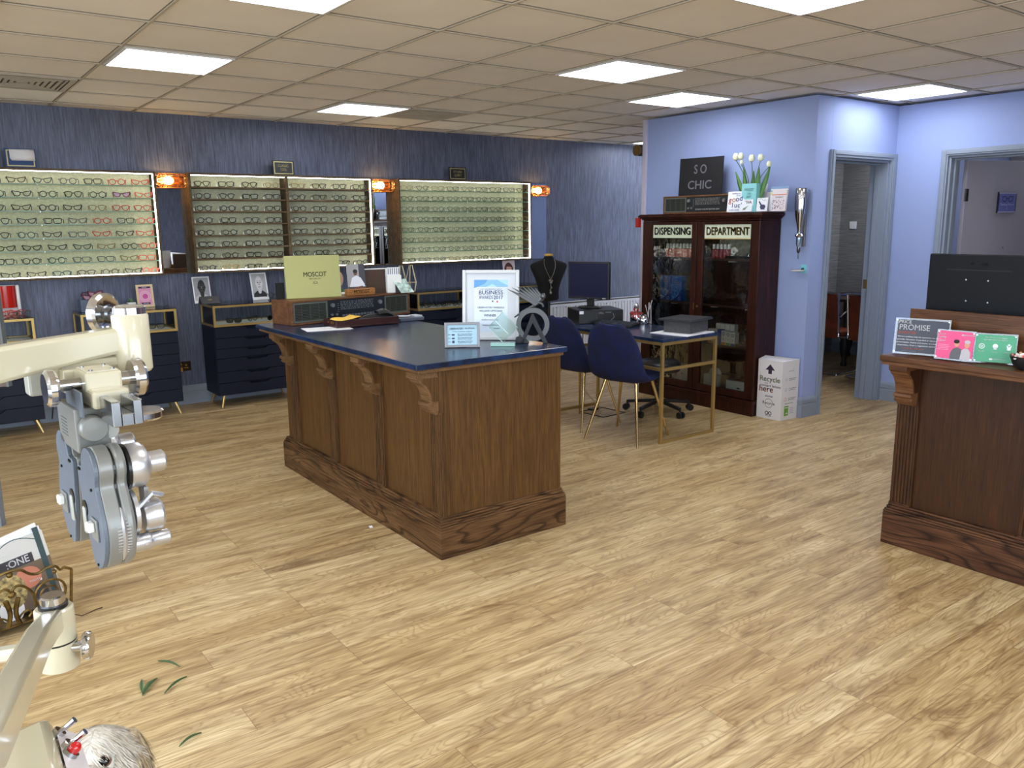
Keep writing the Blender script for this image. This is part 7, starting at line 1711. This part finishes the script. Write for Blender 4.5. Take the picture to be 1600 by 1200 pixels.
for s_ in (1, -1):
    q = MB(); q.ell(hp(s_*.062, -.020, -.002), (.014*K, .032*K, .048*K), 16, 10, M=M3 @ Matrix.Rotation(R(-14*s_), 3, 'Y')); q.build('ear', DT_, dg, world=True)
    MB().ell(hp(s_*.028, .0560, .006), .0100*K, 14, 10).build('eye', mat('dog_eye', (9, 6, 5), .2), dg, world=True)
    MB().tube([hp(s_*.028+.0115*math.cos(a_), .0595, .006+.0085*math.sin(a_)) for a_ in [2*PI*i/14 for i in range(14)]], .0022, 5, True).build('eyelid', mat('dog_eyelid', (92, 62, 50), .7), dg, world=True)
MB().ell(hp(0, .100, -.016), (.016, .014, .012), 14, 10, M=M3).build('nose', mat('dog_nose', (18, 15, 16), .35), dg, world=True)
rr = random.Random(21)
def strands(q, c, rad, M, cnt, L0, L1, droop, w0, mi, keep=None, comb=None):
    for _ in range(cnt):
        z = rr.uniform(-1, 1); a = rr.uniform(0, 2*PI); s_ = math.sqrt(1-z*z); d_ = Vector((s_*math.cos(a), s_*math.sin(a), z))
        if keep and not keep(d_): continue
        p_ = c + M @ Vector((d_.x*rad[0], d_.y*rad[1], d_.z*rad[2])); nrm = (M @ Vector((d_.x/rad[0], d_.y/rad[1], d_.z/rad[2]))).normalized()
        cb_ = comb(d_); cl_ = math.sin(d_.x*23)*math.cos(d_.z*19)*.25
        sh_ = 1 if rr.random() < .3 else 0
        L_ = rr.uniform(L0, L1)*(1+cl_); cur_ = p_-nrm*.001; dr_ = (nrm*.42+cb_*.95+sideR*cl_+Vector((rr.uniform(-.16, .16), rr.uniform(-.16, .16), rr.uniform(-.16, .16)))).normalized()
        sd2 = dr_.cross(nrm); sd2 = sd2.normalized() if sd2.length > 1e-4 else sideR
        o = len(q.v); n_ = 4
        for i in range(n_+1):
            w_ = w0*(1-(i/n_)**1.5)+.00015
            q.v += [cur_-sd2*w_, cur_+sd2*w_]
            dr_ = (dr_+Vector((0, 0, -droop*.5/n_))-nrm*.05+sd2*rr.uniform(-.08, .08)).normalized(); cur_ = cur_+dr_*(L_/n_)
        for i in range(n_): b_ = o+2*i; q.f.append((b_, b_+1, b_+3, b_+2)); q.m.append(sh_)
def comb_head(d_): return (sideR*(1 if d_.x > 0 else -1)*.6 - upf*.6 - face*(.3 if d_.y < .2 else -.15)).normalized()
def eyefree(d_): return not (d_.y > .45 and -.14 < d_.z < .42 and .22 < abs(d_.x) < .66)
q = MB()
strands(q, HC, (.062*K, .062*K, .058*K), M3, 11000, .016, .034, .35, .0011, 0, keep=eyefree, comb=comb_head)
strands(q, hp(0, .058, -.016), (.030*K, .042*K, .024*K), M3, 3600, .012, .024, .4, .0010, 0, keep=lambda d_: d_.y < .85, comb=lambda d_: (sideR*(1 if d_.x > 0 else -1)*.8 - upf*.6 - face*.2).normalized())
FD = mat('off_white_fur', (196, 186, 170), .9); FE = mat('tan_fur', (156, 134, 104), .9)  # slightly darker cream strands mixed at random through the white
q.build('head_fur', [DW, FD], dg, world=True, kind='stuff')
q = MB()
for s_ in (1, -1): strands(q, hp(s_*.062, -.020, -.002), (.014*K, .032*K, .048*K), M3 @ Matrix.Rotation(R(-14*s_), 3, 'Y'), 5200, .024, .055, .7, .0012, 0, comb=lambda d_: (-upf+face*.15*math.sin(9*d_.y)).normalized())
q.build('ear_fur', [DT_, FE], dg, world=True, kind='stuff')
q = MB()
strands(q, rump+UP*.20, (.085, .11, .10), Mb, 3000, .02, .04, .6, .0014, 0, comb=lambda d_: (bod*.3-UP*.8).normalized())
strands(q, sh+bod*.03+UP*.23, (.085, .11, .11), Mb, 3600, .02, .04, .6, .0013, 0, comb=lambda d_: (bod*.3-UP*.8).normalized())
strands(q, NK, (.06, .06, .085), Matrix.Identity(3), 2200, .02, .04, .6, .0012, 0, comb=lambda d_: Vector((0, 0, -1)))
q.build('body_fur', [DW, FD], dg, world=True, kind='stuff')
